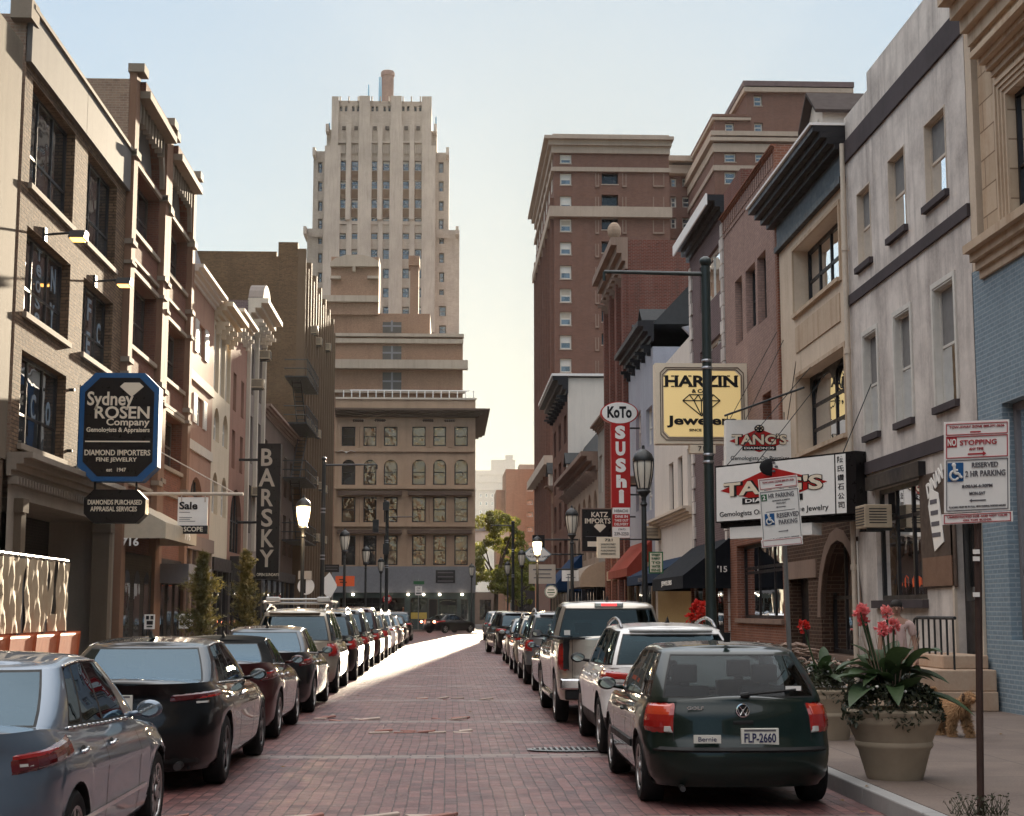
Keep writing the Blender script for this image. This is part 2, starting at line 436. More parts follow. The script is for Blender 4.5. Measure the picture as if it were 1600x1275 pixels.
# ---------------------------------------------------------------- ground, road, sidewalks
def ground_mats():
    m, nt, b = new_mat('asphalt'); g = nt.nodes.new('ShaderNodeNewGeometry')
    n1 = noise(nt, g.outputs['Position'], .6, 6); n2 = noise(nt, g.outputs['Position'], 30, 3)
    nt.links.new(mixc(nt, ramp(nt, n1, .3, .7), (.06, .055, .055), (.1, .09, .085)), b.inputs['Base Color']); b.inputs['Roughness'].default_value = .8
    bump(nt, b, n2, .3, .01); MATS['asphalt'] = m
    # brick road
    m, nt, b = new_mat('road_pavers'); g = nt.nodes.new('ShaderNodeNewGeometry'); P = g.outputs['Position']
    wob = N(nt, 'ShaderNodeTexNoise', Scale=.8, Detail=3, Roughness=.5); nt.links.new(P, wob.inputs['Vector'])
    wv = nt.nodes.new('ShaderNodeVectorMath'); wv.operation = 'MULTIPLY_ADD'; nt.links.new(wob.outputs['Color'], wv.inputs[0]); wv.inputs[1].default_value = (.05, .06, 0); nt.links.new(P, wv.inputs[2])
    s = nt.nodes.new('ShaderNodeSeparateXYZ'); nt.links.new(wv.outputs[0], s.inputs[0])
    c = nt.nodes.new('ShaderNodeCombineXYZ'); nt.links.new(s.outputs[1], c.inputs[0]); nt.links.new(s.outputs[0], c.inputs[1])
    t = nt.nodes.new('ShaderNodeTexBrick'); nt.links.new(c.outputs[0], t.inputs['Vector'])
    t.inputs['Color1'].default_value = (.2, .085, .076, 1); t.inputs['Color2'].default_value = (.085, .038, .038, 1); t.inputs['Mortar'].default_value = (.028, .02, .022, 1)
    t.inputs['Scale'].default_value = 1; t.inputs['Mortar Size'].default_value = .006; t.inputs['Mortar Smooth'].default_value = .3; t.inputs['Brick Width'].default_value = .23; t.inputs['Row Height'].default_value = .115
    # paler stone bands running across the street
    c2 = nt.nodes.new('ShaderNodeCombineXYZ'); nt.links.new(s.outputs[0], c2.inputs[0]); nt.links.new(s.outputs[1], c2.inputs[1])
    t2 = nt.nodes.new('ShaderNodeTexBrick'); nt.links.new(c2.outputs[0], t2.inputs['Vector'])
    t2.inputs['Color1'].default_value = (.3, .24, .21, 1); t2.inputs['Color2'].default_value = (.15, .11, .105, 1); t2.inputs['Mortar'].default_value = (.04, .03, .03, 1)
    t2.inputs['Scale'].default_value = 1; t2.inputs['Mortar Size'].default_value = .012; t2.inputs['Brick Width'].default_value = .42; t2.inputs['Row Height'].default_value = .16
    ph = mathn(nt, 'FRACT', mathn(nt, 'DIVIDE', mathn(nt, 'SUBTRACT', s.outputs[1], 13.0), 5.75))
    bandf = mathn(nt, 'LESS_THAN', ph, .075)
    n1 = noise(nt, P, .45, 5); n2 = noise(nt, P, 2.2, 5, .7); n3 = noise(nt, stretch(nt, P, (1, .25, 1)), .9, 4)
    col = mixc(nt, bandf, t.outputs[0], t2.outputs[0])
    col = mixc(nt, ramp(nt, n1, .45, .75, 0, .35), col, (.24, .13, .115))
    col = mixc(nt, ramp(nt, n2, .55, .8, 0, .6), col, (.05, .032, .034))
    col = mixc(nt, ramp(nt, n3, .55, .75, 0, .3), col, (.2, .13, .115))
    xs_ = nt.nodes.new('ShaderNodeSeparateXYZ'); nt.links.new(P, xs_.inputs[0])
    trk = mathn(nt, 'ABSOLUTE', mathn(nt, 'SUBTRACT', mathn(nt, 'ABSOLUTE', mathn(nt, 'ADD', xs_.outputs[0], .25)), .8))
    col = mixc(nt, mathn(nt, 'MULTIPLY', ramp(nt, trk, .0, .5, .3, 0), n3), col, (.26, .16, .14))
    n4 = noise(nt, P, .7, 3, .5); col = mixc(nt, ramp(nt, n4, .62, .7, 0, .65), col, (.035, .025, .027))
    nt.links.new(col, b.inputs['Base Color'])
    nt.links.new(ramp(nt, n2, .3, .75, .34, .65), b.inputs['Roughness'])
    fac = N(nt, 'ShaderNodeMix'); nt.links.new(bandf, fac.inputs[0]); nt.links.new(t.outputs['Fac'], fac.inputs[2]); nt.links.new(t2.outputs['Fac'], fac.inputs[3])
    h = mathn(nt, 'ADD', mathn(nt, 'MULTIPLY', fac.outputs[0], -1.0), mathn(nt, 'ADD', mathn(nt, 'MULTIPLY', n2, 1.6), mathn(nt, 'MULTIPLY', n3, 1.2)))
    bump(nt, b, h, .8, .02); MATS['road_pavers'] = m
    m, nt, b = new_mat('sidewalk'); g = nt.nodes.new('ShaderNodeNewGeometry'); P = g.outputs['Position']
    t = nt.nodes.new('ShaderNodeTexBrick'); nt.links.new(P, t.inputs['Vector']); t.offset = 0
    t.inputs['Color1'].default_value = (.19, .14, .11, 1); t.inputs['Color2'].default_value = (.15, .11, .088, 1); t.inputs['Mortar'].default_value = (.07, .05, .04, 1)
    t.inputs['Scale'].default_value = 1; t.inputs['Mortar Size'].default_value = .01; t.inputs['Brick Width'].default_value = 1.5; t.inputs['Row Height'].default_value = 1.5
    n1 = noise(nt, P, .8, 6, .65); n2 = noise(nt, P, 40, 3)
    col = mixc(nt, ramp(nt, n1, .4, .66, 0, .75), t.outputs[0], (.09, .06, .05)); col = mixc(nt, ramp(nt, n2, .4, .8, 0, .3), col, (.34, .28, .24))
    nt.links.new(col, b.inputs['Base Color']); b.inputs['Roughness'].default_value = .75; bump(nt, b, n2, .35, .006); MATS['sidewalk'] = m
ground_mats()
stucco('kerb_stone', (.34, .33, .32), .4, .1)
def struct(name, mb, mat, **k): return tag(mb.build(name, mat, None, **k), kind='structure')
mb = MB(); mb.quad((-900, -60, -.02), (900, -60, -.02), (900, 1600, -.02), (-900, 1600, -.02)); struct('ground', mb, MATS['asphalt'])
CR, CL, END = 3.78, -4.35, 118.0
mb = MB()   # crowned road surface, slightly uneven
nx, ny = 22, 150
ys = [-20+ (END+20+14)*(j/ny)**1.0 for j in range(ny+1)]
for j, y in enumerate(ys):
    for i in range(nx+1):
        x = CL+(CR-CL)*i/nx
        z = .0+.02*math.sin(x*1.3+y*.6)*math.sin(y*.35)*.5
        mb.v.append((x, y, z if 0 < i < nx else 0))
mb.f = [(j*(nx+1)+i, j*(nx+1)+i+1, (j+1)*(nx+1)+i+1, (j+1)*(nx+1)+i) for j in range(ny) for i in range(nx)]
struct('road', mb, MATS['road_pavers'], smooth=True)
mb = MB(); mb.quad((2.3, 132, -.012), (9, 132, -.012), (9, 520, -.012), (2.3, 520, -.012)); mb.quad((-200, 118.5, -.014), (200, 118.5, -.014), (200, 131.99, -.014), (-200, 131.99, -.014))
struct('cross_road', mb, MATS['asphalt'])
mb = MB(); mb.box(CR+.16, 9.6, -20, 132, -.1, .15); struct('sidewalk_right', mb, MATS['sidewalk'])
mb = MB(); mb.box(-10, CL-.16, -20, 118, -.1, .15); struct('sidewalk_left', mb, MATS['sidewalk'])
mb = MB(); mb.box(-30, 2.2, 128, 136, -.1, .13); struct('sidewalk_end', mb, MATS['sidewalk'])
mb = MB(); y = -20
while y < 131.5:
    mb.box(CR, CR+.156, y, y+1.79, -.1, .152); y += 1.8
struct('kerb_right', mb, MATS['kerb_stone'], bevel=.015)
mb = MB(); y = -20
while y < 116:
    mb.box(CL-.156, CL, y, y+1.79, -.1, .152); y += 1.8
struct('kerb_left', mb, MATS['kerb_stone'], bevel=.015)
# sunken drain grate
def drain(cx, cy):
    root = thing('drain_grate', 'oval iron drain grate in the brick road beside the white crossover', 'drain grate', (cx, cy, .0))
    m = MB(); n = 24
    for i in range(n):
        t0, t1 = 2*math.pi*i/n, 2*math.pi*(i+1)/n
        m.add([(cx+.52*math.cos(t0), cy+.3*math.sin(t0), .022), (cx+.52*math.cos(t1), cy+.3*math.sin(t1), .022), (cx+.46*math.cos(t1), cy+.25*math.sin(t1), .026), (cx+.46*math.cos(t0), cy+.25*math.sin(t0), .026)], [(0, 1, 2, 3)])
    for i in range(-6, 7):
        x = i*.07; h = .25*math.sqrt(max(0, 1-(x/.47)**2)); m.box(cx+x-.016, cx+x+.016, cy-h, cy+h, .018, .03)
    m.build('grate', MATS['galv'], root)
    m = MB(); m.add([(cx+.5*math.cos(2*math.pi*i/n), cy+.28*math.sin(2*math.pi*i/n), .016) for i in range(n)], [tuple(range(n))]); m.build('pit', MATS['black_ink'], root)
drain((885-700)/2400*19.6, 19.6)
# loose and broken pavers
stone_mats = [plain('paver_pale', (.5, .4, .34), .7), plain('paver_red', (.34, .17, .14), .75)]
rr = random.Random(3)
def loose_patch(cx, cy, w, l, k):
    for i in range(k):
        x, y = cx+rr.uniform(-w, w), cy+rr.uniform(-l, l); a = rr.uniform(-.5, .5); z = .0
        m = MB(); L, W = rr.uniform(.09, .15), rr.uniform(.04, .06); ca, sa = math.cos(a), math.sin(a)
        tl = rr.uniform(-.03, .04)
        m.obox((x, y, -.01), (L*2*ca, L*2*sa, tl), (-W*2*sa, W*2*ca, rr.uniform(-.01, .01)), (0, 0, .03))
        o = m.build('loose_paver', stone_mats[i % 2], None, bevel=.008)
        tag(o, ['pale loose paving stone tilted up out of the brick road', 'red loose paving brick tilted up out of the brick road'][i % 2]+' in the '+k_name(cy), 'paver', 'loose pavers in the road')
def k_name(cy): return 'nearest broken strip' if cy < 16 else ('middle broken patch' if cy < 26 else 'far broken patch')
loose_patch(.0-1.25, 13.25, 1.3, .12, 16)
loose_patch(-.35, 22.6, .8, .25, 10); loose_patch(-1.0, 25.2, 1.2, .25, 12)
loose_patch(-.3, 30.8, 1.2, .3, 7)

mb = MB(); a_ = onZ(1315, 1137, .15); mb.box(a_.x-.28, a_.x+.3, a_.y-.3, a_.y+.35, .1, .156); o_ = mb.build('access_cover', plain('cover_pale', (.5, .46, .4), .6, var=.3), None, bevel=.004); tag(o_, 'pale square access cover in the pavement left of the large planter', 'access cover')
rl_ = random.Random(9)
leafm = plain('dead_leaf', (.2, .12, .05), .8)
for i in range(26):
    x, y = rl_.choice([(rl_.uniform(CR-.25, CR+.05), rl_.uniform(11, 60)), (rl_.uniform(4.2, 8.2), rl_.uniform(12.5, 30)), (rl_.uniform(-2, 1.6), rl_.uniform(14, 60))]); z = .156 if x > CR+.02 else .03; a = rl_.uniform(0, 3); s = rl_.uniform(.025, .06)
    mb = MB(); mb.add([(x+s*math.cos(a), y+s*math.sin(a), z+.012), (x-s*.5*math.sin(a), y+s*.5*math.cos(a), z), (x-s*math.cos(a), y-s*math.sin(a), z+.01), (x+s*.5*math.sin(a), y-s*.5*math.cos(a), z)], [(0, 1, 2, 3)])
    tag(mb.build('fallen_leaf', leafm, None), 'dry brown leaf lying on the '+('pavement' if x > CR+.02 else 'brick road'), 'leaf', 'fallen leaves')
# ---------------------------------------------------------------- right side of the street (north row)
FR = Fac('R', 8.8)
M = MATS
stucco('stucco_grey', (.66, .59, .53), .6, .85, dark=(.15, .12, .11), scale=.9, bs=.5)
stucco('limestone', (.56, .44, .32), .35, .9, dark=(.3, .15, .06), blocks=(.95, .48))
stucco('limestone_trim', (.52, .4, .29), .4, .95, dark=(.25, .14, .07))
brick('brick_blue', (.2, .26, .3), (.17, .22, .26), (.34, .38, .4), stain=.25, streak=.2)
stucco('band_dark', (.075, .06, .062), .5, .4)
stucco('cream_wall', (.62, .5, .38), .35, .45, dark=(.27, .18, .12))
brick('brick_brown', (.085, .045, .03), (.045, .026, .02), (.19, .14, .1), bh=.09, bw=.3, stain=.3)
brick('brick_orange', (.25, .1, .062), (.16, .062, .04), (.28, .2, .16), stain=.3)
brick('brick_pink', (.34, .22, .18), (.27, .17, .14), (.2, .145, .13), stain=.35, streak=.4)
brick('brick_red_old', (.19, .06, .042), (.11, .04, .03), (.25, .19, .16), stain=.5, streak=.7, bs=.8)
brick('brick_purple', (.15, .1, .1), (.11, .075, .075), (.2, .16, .15), stain=.3)
stucco('white_wall', (.62, .55, .48), .15, .3)
stucco('white_blue', (.5, .52, .58), .12, .15)
stucco('quoin_grey', (.3, .25, .23), .3, .3, blocks=(.5, .45))
stucco('stone_brown', (.26, .18, .14), .4, .5)
stucco('stone_tan', (.36, .26, .19), .4, .5)
plain('black_trim', (.018, .015, .016), .4)
plain('white_fascia', (.75, .7, .66), .5, var=.2)
def uR(x, y): return FR.px(x, y)[0]
def vR(x, y): return FR.px(x, y)[1]
def O(*a, rise=0, **kw): return (FR.rect(*a)+(rise,), kw)
_w0 = window
def window(F, parent, op, jamb=None, **kw):
    w = _w0(F, parent, op, **kw)
    if jamb:
        ua, ub, va, vb = op[:4]; d = kw.get('depth', .14); m = MB(); e = .004
        F.box(m, ua+e, ua+.03, va+e, vb-e, -d+.05, .015); F.box(m, ub-.03, ub-e, va+e, vb-e, -d+.05, .015)
        F.box(m, ua+.03, ub-.03, vb-.03, vb-e, -d+.05, .015); m.build('reveal', jamb, w)
        if kw.get('surround'): pass
    return w
# R0 limestone building over blue painted brick
u1 = uR(1521, 300); ub = uR(1527, 652)
zc = vR(1521, 425)
up = FR.rect(1583, 378, 1640, 60); wu0, wu1 = up[1]-2.0, up[1]; wv = (vR(1583, 378), vR(1583, 138))
sh = (uR(1572, 800)-2.6, uR(1572, 800), vR(1572, 1000), vR(1572, 628))
r0 = building('stone_front_building', 'limestone building with orange water stains over a blue painted brick ground storey', FR, -45, ub, zc, M['brick_blue'],
    [(sh, dict(fm=M['trim_grey'], nu=1, nv=1, vs=[.3], fw=.12, gm=M['glass_bright']))], depth=12, rev=.25)
u1 -= .42
m = MB(); wall_grid(m, FR, -45, u1, zc+.002, 17, [(wu0, wu1, wv[0], wv[1])], .2)
a, b, c_, d_ = FR.pt(u1, zc), FR.pt(u1, zc, -12), FR.pt(u1, 17, -12), FR.pt(u1, 17); m.quad(a, b, c_, d_)
m.build('upper_wall', M['limestone'], r0)
window(FR, r0, (wu0, wu1, wv[0], wv[1]), depth=.18, nu=2, nv=2, fm=M['black_trim'], gm=M['glass_dark'])
m = MB()
for k in range(4): 
    e = .07*(k+1); n = .03+.03*k
    FR.box(m, wu0-e, wu0-e+.066, wv[0], wv[1]+e, -.01, n); FR.box(m, wu1+e-.066, wu1+e, wv[0], wv[1]+e, -.01, n); FR.box(m, wu0-e+.066, wu1+e-.066, wv[1]+e-.066, wv[1]+e, -.01, n)
m.build('window_surround', M['limestone_trim'], r0)
cornice(FR, r0, wu0-.5, wu1+.5, wv[1]+.45, wv[1]+.85, .38, M['limestone_trim'], name='window_hood')
cornice(FR, r0, -45, u1+.15, vR(1530, 440), vR(1512, 400), .3, M['limestone_trim'], name='belt_cornice')
cornice(FR, r0, -45, u1+.2, vR(1530, 62), vR(1505, 5), .55, M['limestone_trim'])
# R1 grey stucco house
a0, a1 = uR(1514, 300), uR(1322, 300)
top1 = vR(1323, 180)
ops = [O(1359, 283, 1342, 419), O(1413, 225, 1391, 373), O(1476, 163, 1448, 323.5)]
kw1 = dict(fm=M['frame_cream'], sill=M['band_dark'], jamb=M['frame_cream'], depth=.15, gm=M['glass_dark'], blind=(.5, plain('blind_grey', (.2, .19, .18), .7)))
ops = [(o[0], dict(kw1)) for o in ops]
kw2 = dict(kw1); kw2['jamb'] = M['frame_white']; kw2['fm'] = M['frame_white']
ops += [(O(*q)[0], dict(kw2)) for q in ((1370, 513, 1354, 682), (1422, 480, 1403, 662), (1490, 432, 1465, 637))]
gw = FR.rect(1443, 745, 1372, 938); dr = FR.rect(1530, 790, 1500, 1040)
ops += [(gw, dict(fm=M['black_trim'], nu=3, nv=1, vs=[.72], fw=.09, depth=.15, gm=M['glass_dark']))]
ops += [(dr, None)]
r1 = building('stucco_house', 'grey stucco three storey house with dark painted bands and cream window reveals', FR, a0, a1, top1, M['stucco_grey'], ops, depth=13, rev=.17, cat='building')
for (x, ya, yb) in ((1323, 221, 255), (1333, 459, 475), (1349, 725, 744)):
    band(FR, r1, a0-.004, a1+.004, vR(x, yb), vR(x, ya), .05, M['band_dark'])
for o in ops[3:6]:
    ua, ub2, va, vb = o[0][:4]; m = MB()
    FR.box(m, ua-.1, ua-.004, va, vb+.1, -.01, .03); FR.box(m, ub2+.004, ub2+.1, va, vb+.1, -.01, .03); FR.box(m, ua-.004, ub2+.004, vb+.004, vb+.1, -.01, .03); m.build('casing', M['frame_white'], r1)
band(FR, r1, gw[0]-.05, gw[1]+.1, gw[2]-.16, gw[2]-.004, .12, M['band_dark'], 'sill')
band(FR, r1, gw[0]-.15, gw[1]+.2, gw[3]+.004, gw[3]+.28, .14, M['black_trim'], 'window_head')
m = MB(); FR.box(m, dr[0]+.01, dr[1]-.01, dr[2], dr[3]-.01, -.165, -.13); dd = m.build('door', M['black_trim'], r1)
m = MB(); FR.box(m, dr[0]+.12, dr[1]-.12, dr[2]+1.1, dr[3]-.15, -.129, -.12); m.build('door_pane', M['glass_dark'], dd)
m = MB(); FR.box(m, dr[0]+.03, dr[0]+.1, dr[2]+.95, dr[2]+1.2, -.13, -.08); m.build('handle', M['steel'], dd)
m = MB(); FR.box(m, dr[0]-.1, dr[0]-.002, dr[2], dr[3]+.1, -.01, .05); FR.box(m, dr[1]+.002, dr[1]+.1, dr[2], dr[3]+.1, -.01, .05); m.build('door_frame', M['frame_cream'], r1)
m = MB(); FR.box(m, a0-.3, a0-.005, .15, top1, -.6, -.01); m.build('corner_strip', M['cream_wall'], r1)
band(FR, r1, a0, a1, .15, .75, .025, M['band_dark'], 'plinth')
# downspout
m = MB(); m.tube(FR.pt(a1-.12, .2, .1), FR.pt(a1-.12, vR(1316, 232), .1), .055, n=10)
for z in (2.6, 4.9, 7.3, 9.6): m.tube(FR.pt(a1-.12, z, .1), FR.pt(a1-.12, z+.12, .1), .075, n=10)
m.build('downspout', M['frame_cream'], r1, smooth='auto')
m = MB(); m.tube(FR.pt(a1-.45, 1.2, .1), FR.pt(a1-.45, 3.2, .1), .02, n=6); m.build('conduit', M['frame_white'], r1)
# dormer on grey house roof (at far end) and parapet step
m = MB(); FR.box(m, a0, a0+ (a1-a0)*.76, top1, top1+.0+vR(1369, 124)-top1+.4, -.3, -.002); m.build('parapet', M['stucco_grey'], r1)
dm = uR(1300, 200)+1.0
def dormer(F, par, uc, v, w, h, n0, dep, wm, rm, tm, pane=True, name='dormer'):
    m = MB(); pts = [F.pt(uc-w/2, v, n0), F.pt(uc+w/2, v, n0), F.pt(uc+w/2, v+h*.6, n0), F.pt(uc, v+h, n0), F.pt(uc-w/2, v+h*.6, n0)]
    off = F.pt(0, 0, -dep)-F.pt(0, 0, 0); m.prism(pts, off); d = m.build(name, wm, par)
    m = MB()
    for s in (-1, 1):
        A = F.pt(uc+s*(w/2+.15), v+h*.55, n0+.2); B = F.pt(uc, v+h*1.02, n0+.2)
        m.obox(A, B-A, F.pt(0, 0, -dep-.2)-F.pt(0, 0, 0), (0, 0, .08))
    m.build('roof', rm, d)
    m = MB(); F.box(m, uc-w*.25, uc+w*.25, v+h*.08, v+h*.55, n0+.005, n0+.03); m.build('window', tm, d)
    m = MB(); F.box(m, uc-w*.19, uc+w*.19, v+h*.12, v+h*.51, n0+.031, n0+.036); m.build('pane', M['glass_bright'], d)
    return d
# R2 cream building, black cornice, arched shop window
b0, b1 = a1+.03, uR(1217, 383)
top2 = vR(1319, 222)
w1 = FR.rect(1310.5, 320, 1242, 493); w2 = FR.rect(1320, 541, 1248, 710)
zb = vR(1330, 738)
ops = [(w1, dict(fm=M['black_trim'], nu=4, nv=2, fw=.1, depth=.42, gm=M['glass_bright'])), (w2+(0,), dict(fm=M['black_trim'], nu=2, nv=1, vs=[.3, .62], fw=.1, depth=.42, gm=M['glass_bright']))]
r2 = building('cream_building', 'cream stuccoed building with a deep black cornice over dark brick with an arched window', FR, b0, b1, top2, M['cream_wall'], ops, base=zb, depth=13, rev=.45)
# arch heads for the paired window
m = MB(); ua, ub2, va, vb = w2; 
for k in range(2):
    A = ua+(ub2-ua)*k/2; B = A+(ub2-ua)/2; ap = arch_pts(A, B, vb, (vb-va)*.28)
    for q in range(len(ap)-1):
        c = A if q < len(ap)//2 else B
        m.add([FR.pt(c, vb, -.33), FR.pt(*ap[q], -.33), FR.pt(*ap[q+1], -.33)], [(0, 1, 2)])
m.build('arch_head', M['black_trim'], r2)
ag = FR.rect(1341, 838, 1284, 985); ag = (ag[0], ag[1], .75, ag[3], (ag[1]-ag[0])*.5)
nd = FR.rect(1262, 880, 1236, 1000)
m = MB(); wall_grid(m, FR, b0, b1+.001, 0, zb-.003, [ag, (nd[0], nd[1], .15, nd[3])], .35); m.build('brick_base', M['brick_brown'], r2)
window(FR, r2, ag, depth=.33, nu=3, nv=2, fm=M['black_trim'], gm=M['glass_dark'], fw=.1, sill=M['stone_brown'])
m = MB(); FR.box(m, nd[0], nd[1], .15, nd[3], -.34, -.3); m.build('door', M['black_trim'], r2)
m = MB(); ap = arch_pts(ag[0], ag[1], ag[3], ag[4]); ap2 = arch_pts(ag[0]-.28, ag[1]+.28, ag[3]+.28, ag[4]+.28)
for q in range(len(ap)-1): m.add([FR.pt(*ap[q], .03), FR.pt(*ap[q+1], .03), FR.pt(*ap2[q+1], .03), FR.pt(*ap2[q], .03), FR.pt(*ap[q], -.1), FR.pt(*ap[q+1], -.1)], [(0, 1, 2, 3), (0, 1, 5, 4)])
m.build('arch_surround', M['stone_brown'], r2)
band(FR, r2, ag[1]+.3, b1, vR(1240, 905), vR(1240, 878), .04, M['stone_brown'], 'lintel')
zc0, zc1 = vR(1314, 283), vR(1319, 205)
band(FR, r2, b0, b1, zc0-.14, zc0, .14, M['black_trim'], 'frieze_moulding')
band(FR, r2, b0+.002, b1-.002, zc0+.002, zc0+.6, .06, M['trim_black2'] if 'trim_black2' in M else plain('frieze_slate', (.05, .06, .07), .5), 'frieze')
m = MB()
for k, (z, n) in enumerate(((zc0+.6, .26), (zc0+.72, .42), (zc0+.86, .58), (zc0+1.0, .74))): FR.box(m, b0-.1, b1+.35+.002*k, z, z+.14-.003, -.02, n)
m.build('cornice', M['black_trim'], r2)
band(FR, r2, b0-.12, b1+.37, zc0+1.14, zc0+1.2, .8, M['white_fascia'], 'cornice_flashing')
m = MB(); FR.box(m, w1[0]+.1, w1[1]-.1, w1[2]-1.0, w1[2]-.35, .0, .03); m.build('wall_panel', M['limestone_trim'], r2)
m = MB(); e = .1
for (ua, ub2, va, vb) in (w1, w2):
    FR.box(m, ua-e, ua-.004, va-e, vb+e, -.01, .04); FR.box(m, ub2+.004, ub2+e, va-e, vb+e, -.01, .04); FR.box(m, ua-.004, ub2+.004, vb+.004, vb+e, -.01, .04); FR.box(m, ua-.004, ub2+.004, va-e, va-.004, -.01, .1)
m.build('window_surround', M['limestone_trim'], r2)
m = MB(); zz = zc0+1.2
d2 = dormer(FR, r2, uR(1308, 240)+1.6, zz-.1, 1.5, 1.5, .1, 2.6, M['white_wall'], plain('roof_brown', (.05, .035, .03), .8), M['frame_white'])
m = MB(); FR.box(m, b0, b1, top2, zz-.01, -6, -.03); m.build('attic', M['brick_purple'], r2)
# R3 pink brick
c0, c1 = b1+.02, uR(1131, 400)
top3 = vR(1208, 233)
zg3 = vR(1225, 815)
k3 = dict(fm=M['frame_brown'], depth=.26, fw=.07)
ops = [(FR.rect(1159, 429, 1150, 541), dict(k3)), (FR.rect(1179.5, 408, 1166.7, 521), dict(k3, gm=M['glass_bright'], fm=M['frame_dark'])), (FR.rect(1196, 389, 1185, 508), dict(k3, fm=M['frame_dark'], gm=M['glass_dark'])),
       (FR.rect(1205, 608, 1193, 665), dict(k3, jamb=M['brick_orange']))]
shp = FR.rect(1222, 838, 1153, 966)
r3 = building('pink_brick_building', 'pink grey painted brick building with three tall windows and orange brick edge', FR, c0, c1, top3, M['brick_pink'], ops, base=zg3, depth=13, rev=.28, side=M['brick_orange'])
m = MB(); wall_grid(m, FR, c0, c1, 0, zg3-.003, [shp], .3); m.build('brick_base', M['brick_orange'], r3)
window(FR, r3, shp, depth=.28, nu=3, nv=1, vs=[.62, .68], fm=M['black_trim'], gm=M['glass_dark'], fw=.1, sill=M['stone_brown'])
m = MB(); FR.box(m, c0-.005, c0+.22, zg3, top3-.05, -.01, .06); m.build('corner_strip', M['brick_orange'], r3)
cornice(FR, r3, c0, c1, top3-.12, top3+.02, .14, M['brick_orange'], name='coping')
m = MB(); n = 26
for i in range(n):
    u = c0+(c1-c0)*(i+.25)/n
    FR.box(m, u, u+(c1-c0)/n*.5, top3-.5, top3-.13, -.01, .05); FR.box(m, u-.04, u+(c1-c0)/n*.5+.04, top3-.65, top3-.52, -.01, .03)
m.build('corbel_course', M['brick_pink'], r3)
# R4 quoined building with slanted white fascia
d0, d1 = c1+.02, uR(1079, 500)
top4 = vR(1132, 325)
g1 = FR.rect(1128, 372, 1094, 490); g2 = FR.rect(1130, 515, 1094, 566)
r4 = building('narrow_building', 'narrow purple brick building with stone quoins and one large pale window', FR, d0, d1, top4, M['brick_purple'],
   [(g1, dict(fm=M['frame_white'], nu=2, nv=1, fw=.08, gm=M['glass_bright'], depth=.16)), (g2, dict(fm=M['frame_white'], nu=3, nv=1, fw=.08, gm=M['glass_bright'], depth=.16))], base=0, depth=12, side=M['stucco_grey'])
m = MB(); z = .2; k = 0
while z < top4-.5:
    w = .55 if k % 2 else .35
    FR.box(m, d0, d0+w, z, z+.42, -.01, .06); FR.box(m, d1-w, d1, z, z+.42, -.01, .06); z += .45; k += 1
m.build('quoins', M['stucco_grey'], r4)
cornice(FR, r4, d0-.1, d1+.25, top4-.1, top4+.5, .5, M['black_trim'], steps=3)
band(FR, r4, d0-.15, d1+.3, top4+.15, top4+.52, .58, M['white_fascia'], 'fascia', n0=.53)
m = MB(); FR.box(m, d0+.0, d1-1, top4+.5, top4+1.4, -3, -.6); m.build('chimney', M['brick_red_old'], r4)
# R5 white front
e0, e1 = d1+.02, uR(1022, 700)
top5 = vR(1060, 545)
k5 = dict(fm=M['frame_dark'], fw=.06, depth=.2)
ops = [(FR.rect(1052, 721, 1046, 809), k5), (FR.rect(1066, 711, 1060, 803), k5), (FR.rect(1082, 697, 1075, 797), k5)]
r5 = building('white_house', 'white rendered house with tall narrow windows behind the yellow square sign', FR, e0, e1, top5, M['white_wall'], ops, depth=11)
m = MB(); pts = [FR.pt(e0-.01, top5, 0), FR.pt(e0-.01, top5, -7), FR.pt(e0-.01, vR(1060, 499), -7), FR.pt(e0-.01, vR(1066, 490), -4.5), FR.pt(e0-.01, top5+.3, .3)]
m.prism(pts, (0, .25, 0)); m.build('gable_wall', M['white_blue'], r5)
ec = vR(1060, 812); cornice(FR, r5, e0, e1, ec-.1, ec+.3, .4, M['frame_cream'])
m = MB(); FR.box(m, e0+.5, e1-.8, .15, 2.9, -.1, .02); m.build('shop_panel', plain('shop_yellow', (.5, .36, .15), .6), r5)
m = MB(); pts = [FR.pt(e1-.2, top5-.3, 0), FR.pt(e1-.2, top5+1.8, -2.5), FR.pt(e0+.2, top5+1.8, -2.5), FR.pt(e0+.2, top5-.3, 0)]; m.prism(pts, (.05, 0, -.3)); m.build('mansard_roof', M['white_blue'], r5)
# R6 blue-grey front with mansard
f0, f1 = e1+.02, uR(983, 700)
top6 = vR(1018, 508)
k6 = dict(fm=M['frame_white'], fw=.08, depth=.2)
kk = [(FR.rect(1019, 632, 1010, 700), k6), (FR.rect(1001, 640, 994, 705), k6), (FR.rect(1019, 745, 1010, 800), k6), (FR.rect(1001, 750, 994, 800), k6)]
r6 = building('bracketed_cornice_house', 'grey house with dark bracketed cornice beside the tall red sign', FR, f0, f1, top6-1.0, stucco('blue_grey_wall', (.33, .33, .36), .3, .3), kk, depth=11)
cornice(FR, r6, f0-.2, f1+.2, top6-.8, top6+.1, .65, M['black_trim'], brackets=5)
dormer(FR, r6, (f0+f1)/2+.8, top6+.1, 1.6, 1.5, -.3, 3, M['stone_tan'], M['roof_tar'], M['frame_white'])
dormer(FR, r6, f1-.8, top6+.1, 1.4, 1.3, -.3, 3, M['stone_tan'], M['roof_tar'], M['frame_white'])
m = MB(); m.prism([FR.pt(f0, top6, 0), FR.pt(f0, top6+1.7, -1.6), FR.pt(f0, top6+1.7, -5), FR.pt(f0, top6, -5)], FR.pt(f1, 0, 0)-FR.pt(f0, 0, 0)); m.build('mansard_roof', M['roof_tar'], r6)
